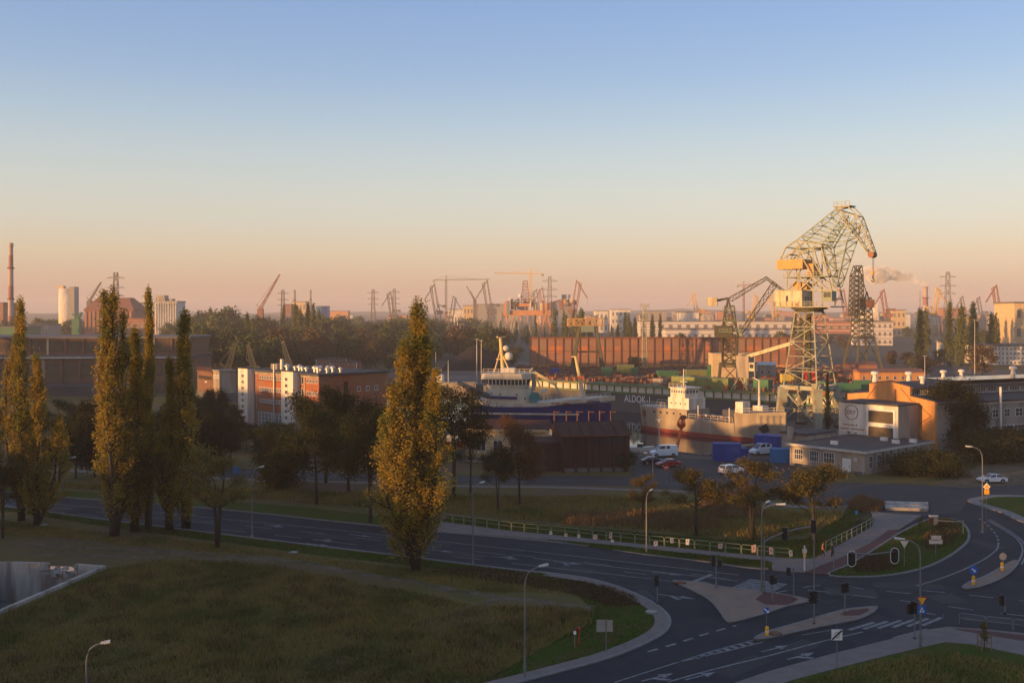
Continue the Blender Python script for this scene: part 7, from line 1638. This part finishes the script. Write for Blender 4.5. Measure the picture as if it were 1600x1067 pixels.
# hydrant posts inside the bend
for px, yb, yt, m_, lab in [(898,1012,986,'sign_white','white topped marker post inside the bend'),(904.5,1007,980,'sign_red','red leaning marker post inside the bend')]:
    p = gp(px, yb); o = thing('marker_post', lab, 'post', p); h = (yb-yt)/F*p.y; mb = MB(); mb.cyl(p, p+V(.06 if m_ == 'sign_red' else 0,0,h), .05, n=8); mb.build('stem', 'sign_red' if m_ == 'sign_red' else 'wood', o); mb = MB(); q = p+V(0,0,h); mb.box(q.x-.1,q.x+.12,q.y-.1,q.y+.1,q.z-.22,q.z); mb.build('cap', m_, o)
# railings
def railing(px, label, unit=1.85, h=1.1, m='rail_green', gap=.1):
    l = crom(G(px), 10); o = thing('pedestrian_railing', label, 'railing', l[0]); acc = [0]
    for a, b_ in zip(l[:-1], l[1:]): acc.append(acc[-1]+(b_-a).length)
    def at(s):
        for i in range(len(acc)-1):
            if s <= acc[i+1]: return l[i].lerp(l[i+1], (s-acc[i])/max(1e-6, acc[i+1]-acc[i]))
        return l[-1]
    s = 0
    while s+unit < acc[-1]:
        a = at(s+gap/2)+V(0,0,.1); b_ = at(s+unit-gap/2)+V(0,0,.1); d = (b_-a).normalized(); mb = MB(); r_ = .032
        mb.tube([a, a+V(0,0,h-.15), a+V(0,0,h-.04)+d*.05, a+V(0,0,h)+d*.18, b_+V(0,0,h)-d*.18, b_+V(0,0,h-.04)-d*.05, b_+V(0,0,h-.15), b_], r_, 6); mb.cyl(a+V(0,0,h*.55), b_+V(0,0,h*.55), r_*.8, n=6); mb.build('panel', m, o); s += unit
    return o
railing([(690,815.5),(793,829.5),(886,838.5),(1000,850.5),(1100,860.5),(1190,869.5),(1237,873.5)], 'long row of hooped railings along the far pavement')
railing([(1290,862),(1330,841),(1361,824),(1367,813)], 'curved green railing beside the pavement to the square')
railing([(1498,976),(1545,982),(1600,988),(1680,997)], 'grey hooped railing along the near cycle path', 2.2, 1.0, 'lamp_grey')
for k, (px, py, w, h, m_) in enumerate([(861,836,.42,.45,'poster_pale'),(884,839,.42,.4,'poster_pink'),(904.5,841,.4,.4,'poster_pale'),(930,843,.5,.5,'poster_pink'),(954,842,.4,.75,'poster_pink'),(957,847.5,.35,.3,'poster_pale'),(1025,854,.5,.55,'poster_pale'),(1050,849,.4,.6,'poster_pale'),(1074,852,.42,.7,'sign_white'),(1125,858,.5,.6,'poster_pink'),(1178,864,.5,.9,'poster_pink'),(1206,867,.6,.8,'poster_pink'),(1236,870,.45,.7,'poster_pale')]):
    p = gp(px, py+1); a = R.uniform(-.5,.5); e = V(math.cos(a), math.sin(a), 0); f_ = Frame(p, e)
    o = thing('poster_board', ['first','second','third','fourth','fifth','sixth','seventh','eighth','ninth','tenth','eleventh','twelfth','thirteenth'][k] + ' small poster board from the left along the railing', 'poster', p, 'posters along the railing')
    ln = R.uniform(-.08,.12); mb = MB(); mb.slab([f_.p(-w/2,ln,.16), f_.p(w/2,ln,.16), f_.p(w/2+R.uniform(-.06,.06),ln+.12,.16+h), f_.p(-w/2+R.uniform(-.06,.06),ln+.12,.16+h*R.uniform(.85,1.1))], f_.n, .02); mb.build('board', m_, o)
    mb = MB(); mb.box(-.08,.08,0,0,0,0) if False else None; mb.slab([f_.p(-w*.22,ln-.012+.05,.16+h*.4), f_.p(w*.22,ln-.012+.05,.16+h*.4), f_.p(w*.2,ln-.012+.09,.16+h*.8), f_.p(-w*.2,ln-.012+.09,.16+h*.8)], f_.n, .01); mb.build('printed_portrait', 'skin', o)
    mb = MB(); mb.cyl(f_.p(0,ln+.03,0.1), f_.p(0,ln+.12,.2+h*.6), .02, n=5); mb.build('stake', 'wood', o)
# manholes, concrete slab, bench-like block
for px, py, m_, z, lab in [(458,863,'kerbstone',.05,'pale manhole slab in the verge left of the big poplar'),(772,903,'kerbstone',.05,'pale manhole slab in the verge right of the big poplar'),(1018,957,'kerbstone',.13,'pale slab at the foot of the kerb signal'),(68,820,'concrete_pale',.05,'pale slab under the left poplars'),(1063,912,'brick_dark',.16,'rusty manhole cover on the triangular island'),(1211,992,'brick_dark',.16,'rusty manhole cover on the median island')]:
    p = gp(px, py); o = thing('manhole_cover', lab, 'manhole', p); mb = MB(); mb.lathe([(.62,0),(.62,z),(.56,z+.02)], p, 14); mb.build('frame', m_, o); mb = MB(); mb.lathe([(.5,z),(.5,z+.03),(.45,z+.035)], p, 14); mb.build('lid', 'concrete' if m_ != 'brick_dark' else 'rust', o)
p = G([(1384,797),(1450,799),(1449,788.5),(1383,787)]); o = thing('concrete_slab', 'long white concrete slab roof lying by the square', 'slab', p[0])
mb = MB(); mb.prism([(q.x,q.y) for q in p], 0, .3); mb.build('base', 'concrete', o); mb = MB(); c = sum(p, V(0,0,0))/4; mb.prism([(c+(q-c)*1.03)[:2] for q in p], .3, .42); mb.build('top', 'concrete_pale', o)
for k in (.3,.7): mb = MB(); q = p[3].lerp(p[2], k)*.5+p[0].lerp(p[1], k)*.5; mb.box(q.x-.5,q.x+.5,q.y-.4,q.y+.4,.421,.5); mb.build('hatch', 'concrete', o)
c = gp(1460,822); o = thing('utility_box', 'dark utility cabinet on the grass island', 'cabinet', c); f_ = Frame(c, (1,0)); bpart(f_, 'body', 'steel_grey', o, (-.5,.5,0,.5,0,1.3)); bpart(f_, 'top', 'zinc', o, (-.56,.56,-.06,.56,1.3,1.38)); bpart(f_, 'door', 'lamp_grey', o, (-.44,.44,-.03,-.002,.1,1.2))
# sapling frame on the near lawn
c = gp(1538,1016); o = thing('tree_guard', 'wooden frame round the staked sapling on the near right lawn', 'tree guard', c)
for dx, dy in ((-.4,-.4),(.4,-.4),(.4,.4),(-.4,.4)): mb = MB(); mb.cyl(c+V(dx,dy,0), c+V(dx,dy,1.35), .04, n=6); mb.build('stake', 'wood', o)
for z in (1.25,.7): mb = MB(); mb.beam(c+V(-.4,-.4,z), c+V(.4,-.4,z), .06); mb.beam(c+V(.4,-.4,z), c+V(.4,.4,z), .06); mb.beam(c+V(.4,.4,z), c+V(-.4,.4,z), .06); mb.beam(c+V(-.4,.4,z), c+V(-.4,-.4,z), .06); mb.build('rail', 'wood', o)

# --- vehicles
def car(name, loc, yaw, label, paint, kind='sedan'):
    o = thing(name, label, 'van' if kind == 'van' else 'car', (0,0,0)); 
    P_ = {'sedan': dict(L=4.55, W=1.78, low=[(-2.26,.32),(-2.3,.62),(-2.2,.9),(-1.35,1.0),(-.5,1.02),(.85,.98),(1.75,.84),(2.2,.68),(2.27,.45),(2.2,.28)], cab=[(-1.7,.98),(-1.05,1.42),(.25,1.44),(1.1,.96)], wx=(-1.38,1.35)),
          'suv': dict(L=4.6, W=1.86, low=[(-2.25,.35),(-2.3,.7),(-2.24,1.08),(-.5,1.14),(1.0,1.12),(1.85,1.0),(2.25,.8),(2.3,.5),(2.22,.32)], cab=[(-2.15,1.08),(-1.85,1.62),(.3,1.66),(1.15,1.1)], wx=(-1.4,1.38)),
          'van': dict(L=5.3, W=1.95, low=[(-2.62,.35),(-2.65,1.0),(-2.62,1.25),(1.5,1.25),(2.1,1.15),(2.6,.95),(2.66,.55),(2.58,.33)], cab=[(-2.62,1.24),(-2.56,2.22),(.75,2.25),(1.75,1.2)], wx=(-1.7,1.75))}[kind]
    W = P_['W']/2
    mb = MB(); prof = P_['low']; n_ = len(prof)
    rows = []
    for y, ins in ((-W,.0),(-W+.05,.0),(W-.05,.0),(W,.0)):
        k_ = .97 if abs(y) > W-.01 else 1.0
        rows.append([(x*k_, y, z if z < .5 else .5+(z-.5)*(.96 if abs(y) > W-.01 else 1)) for x, z in prof])
    for r_ in rows: mb.v.extend(r_)
    for i in range(3):
        for k in range(n_): mb.f.append((i*n_+k, i*n_+(k+1) % n_, (i+1)*n_+(k+1) % n_, (i+1)*n_+k))
    mb.f.append(tuple(range(n_))[::-1]); mb.f.append(tuple(range(3*n_, 4*n_)))
    body = mb.build('body', paint, o)
    cb = P_['cab']; ins = .14 if kind != 'van' else .07
    b4 = lambda q, w: [V(q[0][0],w,q[0][1]), V(q[1][0],w*(1-ins/W),q[1][1]), V(q[2][0],w*(1-ins/W),q[2][1]), V(q[3][0],w,q[3][1])]
    A = b4(cb, -W+.06); B = b4(cb, W-.06)
    mb = MB(); mb.add(A+B, [(0,1,2,3)[::-1],(4,5,6,7),(0,4,5,1),(1,5,6,2),(2,6,7,3),(3,7,4,0)]); mb.build('cabin', paint, o)
    def pane(nm, q, off):
        c = sum(q, V(0,0,0))/len(q); n1 = (q[1]-q[0]).cross(q[2]-q[0]).normalized()
        if n1.dot(off) < 0: n1 = -n1
        mb = MB(); mb.slab([c+(p-c)*.88+n1*.004 for p in q], n1, .012); mb.build(nm, 'glass', o)
    pane('windscreen', [A[2],A[3],B[3],B[2]], V(1,0,1)); pane('rear_window', [A[0],A[1],B[1],B[0]], V(-1,0,1))
    for S_, sg in ((A,-1),(B,1)):
        if kind == 'van':
            m1 = S_[1].lerp(S_[2],.72); m0 = S_[0].lerp(S_[3],.62); lo = lambda p, q: p.lerp(q, .38)
            pane('side_window', [lo(m0,m1), m1, S_[2], lo(S_[3],S_[2])], V(0,sg,0))
            m1b = S_[1].lerp(S_[2],.45); m0b = S_[0].lerp(S_[3],.38); m1c = S_[1].lerp(S_[2],.66); m0c = S_[0].lerp(S_[3],.56); pane('side_window', [lo(m0b,m1b), m1b, m1c, lo(m0c,m1c)], V(0,sg,0))
        else:
            m1 = S_[1].lerp(S_[2],.5); m0 = S_[0].lerp(S_[3],.52)
            pane('side_window', [S_[0],S_[1],m1,m0], V(0,sg,0)); pane('side_window', [m0,m1,S_[2],S_[3]], V(0,sg,0))
        zb = prof[2][1]-.12
        for x in (-.15,.9) if kind != 'van' else (.6,): mb = MB(); mb.box(x-.1,x+.08,sg*(W+.004)-.012,sg*(W+.004)+.012,zb-.06,zb-.02); mb.build('door_handle', paint, body)
        mb = MB(); mb.box(cb[3][0]-.28,cb[3][0]-.12,sg*(W+.1)-.09,sg*(W+.1)+.09,cb[3][1]+.0,cb[3][1]+.16); mb.build('wing_mirror', paint, o)
        for x in P_['wx']:
            mb = MB(); mb.cyl(V(x,sg*(W-.19),.33), V(x,sg*(W+.015),.33), .33, n=18); wl = mb.build('wheel', 'tyre', o); mb = MB(); mb.cyl(V(x,sg*(W+.016),.33), V(x,sg*(W+.03),.33), .2, n=14); mb.build('rim', 'rim', wl)
            mb = MB(); mb.cyl(V(x,sg*(W-.015),.36), V(x,sg*(W+.004),.36), .4, n=18); mb.build('wheel_arch', 'black_plastic', body)
        fx = prof[-3][0]; fz = prof[-3][1]
        mb = MB(); mb.box(fx-.22,fx+.03,sg*(W-.3)-.2,sg*(W-.3)+.2,fz-.1,fz+.03); mb.build('headlight', 'head_lamp', o)
        mb = MB(); mb.box(prof[1][0]-.02,prof[1][0]+.12,sg*(W-.24)-.18,sg*(W-.24)+.18,prof[1][1]+.02,prof[1][1]+.26); mb.build('tail_light', 'tail_lamp', o)
    for x, s in ((prof[-2][0]+.01,1),(prof[1][0]-.02,-1)): mb = MB(); mb.box(x-.01,x+.02,-.26,.26,.5,.61); mb.build('number_plate', 'plate', o)
    mb = MB(); mb.box(prof[-2][0]-.06,prof[-2][0]+.02,-W*.8,W*.8,.3,.44); mb.build('front_grille', 'black_plastic', o)
    o.location = loc; o.rotation_euler = (0,0,yaw)
    for c_ in o.children: c_.matrix_parent_inverse = Matrix.Identity(4)
    return o
car('parked_car', gp(1550,754)+V(0,0,.02), math.pi+.08, 'white saloon parked on the dirt lot at the right', 'car_white', 'sedan')
car('parked_car', gp(1021,725), .1, 'dark blue car half hidden behind the red car', 'car_blue', 'sedan')
car('parked_car', gp(1044,729), math.pi+.25, 'red car in the car park by the quay', 'car_red', 'sedan')
car('parked_car', gp(1143,740), .5, 'white car behind the yellow autumn tree', 'car_white', 'suv')
car('parked_van', gp(1037,713), math.pi+.15, 'white delivery van parked at the quay edge', 'car_white', 'van')
car('parked_van', gp(1192,710), math.pi+.35, 'white pick up van by the long blue cabin', 'car_white', 'van')
car('parked_car', gp(1000,706), .2, 'pale car behind the brick barn corner', 'car_white', 'suv') if False else None

# --- two people walking on the pavement
def person(px, yb, label, top_m, leg_m, face, hgt=1.72, stride=.2, bag=None):
    p = gp(px, yb, .12); o = thing('person', label, 'person', p); k = hgt/1.75
    rot = Matrix.Rotation(face, 4, 'Z')
    def skin(nm, m_, verts, edges, rad, parent):
        me = bpy.data.meshes.new(nm); me.from_pydata([tuple(rot @ Vector((x*k, y*k, z*k)) + p) for x, y, z in verts], edges, []); ob = link(nm, me, m_, parent)
        md = ob.modifiers.new('skin', 'SKIN'); md.use_smooth_shade = True
        for i, r_ in enumerate(rad): me.skin_vertices[0].data[i].radius = (r_[0]*k, r_[1]*k) if isinstance(r_, tuple) else (r_*k, r_*k); me.skin_vertices[0].data[i].use_root = (i == 0)
        sb = ob.modifiers.new('sub', 'SUBSURF'); sb.levels = 1; sb.render_levels = 1
        return ob
    s = stride
    # pelvis, spine, neck, head, legs, feet, arms, hands  (walking towards +x)
    v = [(0,0,.95),(0,0,1.12),(0,0,1.32),(0,0,1.46),(.01,0,1.55),(.02,0,1.66),(.01,0,1.74),
         (0,.09,.9),(s*.6,.1,.5),(s*.7,.1,.09),(s*.7+.14,.1,.04), (0,-.09,.9),(-s*.3,-.1,.5),(-s*1.3,-.1,.1),(-s*1.3+.14,-.1,.04),
         (0,.18,1.4),(-.08,.24,1.13),(.05,.25,.9),(.09,.25,.8), (0,-.18,1.4),(.08,-.24,1.13),(.22,-.24,.92),(.28,-.23,.83)]
    e = [(0,1),(1,2),(2,3),(3,4),(4,5),(5,6),(0,7),(7,8),(8,9),(9,10),(0,11),(11,12),(12,13),(13,14),(2,15),(15,16),(16,17),(17,18),(2,19),(19,20),(20,21),(21,22)]
    r_ = [(.13,.1),(.12,.09),(.14,.1),.06,.05,.085,.06,.085,.06,.042,.04,.085,.06,.042,.04,.055,.042,.034,.035,.055,.042,.034,.035]
    body = skin('body', 'skin', v, e, r_, o)
    skin('jacket', top_m, [v[0],v[1],v[2],v[3],v[15],v[16],v[17],v[19],v[20],v[21]], [(0,1),(1,2),(2,3),(2,4),(4,5),(5,6),(2,7),(7,8),(8,9)], [(.16,.125),(.15,.12),(.165,.125),.075,.075,.06,.05,.075,.06,.05], o)
    skin('trousers', leg_m, [v[0],v[7],v[8],v[9],v[11],v[12],v[13]], [(0,1),(1,2),(2,3),(0,4),(4,5),(5,6)], [(.15,.12),.1,.075,.06,.1,.075,.06], o)
    skin('hair', 'hair', [(-.02,0,1.64),(-.01,0,1.72),(.0,0,1.765)], [(0,1),(1,2)], [.085,.09,.06], o)
    for sx in (.04,-.04): mb = MB(); q = rot @ Vector((.1*k, sx*k, 1.665*k)) + p; mb.ball(q, .012, n=6, m=4); mb.build('eye', 'paint_black', o)
    mb = MB(); q = rot @ Vector((.105*k, 0, 1.635*k)) + p; mb.ball(q, .018, .014, .026, 6, 4); mb.build('nose', 'skin', o)
    for hi in (18, 22):
        for f_ in range(5):
            a = V(*v[hi]); off = (-.03+.02*f_) if f_ < 4 else .035; mb = MB(); l_ = (.07,.08,.075,.06,.05)[f_]
            q0 = rot @ ((a+V(off,0,-.03))*k) + p; q1 = rot @ ((a+V(off+.01,(.0 if f_ < 4 else .03),-.03-l_*.55))*k) + p; q2 = rot @ ((a+V(off+.03,0,-.03-l_))*k) + p
            mb.tube([q0,q1,q2], [.011,.01,.007], 5); mb.build('finger' if f_ < 4 else 'thumb', 'skin', body)
    if bag:
        b_ = MB(); q = rot @ Vector((-.14*k, 0, 1.3*k)) + p; b_.ball(q, .1, .15, .2, 8, 6); b_.build('backpack', bag, o)
person(1285.5, 871, 'person in a reddish top and black trousers walking beside the railing', 'cloth_red', 'cloth_black', -.5, 1.7, .22)
person(1300.5, 872, 'person in dark clothes with a blue bag walking on the pavement', 'cloth_black', 'cloth_black', 2.6, 1.78, .12, 'cloth_blue')
# ------------------------------------------------------------------ air
hz = MB(); hz.box(-4600, 4600, -500, 6300, -6, 112)
ho = hz.build('haze', None); ho['kind'] = 'stuff'; ho['label'] = 'warm evening haze over the port'
hmat = bpy.data.materials.new('haze'); hmat.use_nodes = True; t = hmat.node_tree; t.nodes.clear()
pv = t.nodes.new('ShaderNodeVolumePrincipled'); mo = t.nodes.new('ShaderNodeOutputMaterial')
pv.inputs['Color'].default_value = (.95, .9, .88, 1); pv.inputs['Density'].default_value = 0.00017; pv.inputs['Anisotropy'].default_value = 0.0
t.links.new(pv.outputs[0], mo.inputs['Volume']); ho.data.materials.append(hmat)
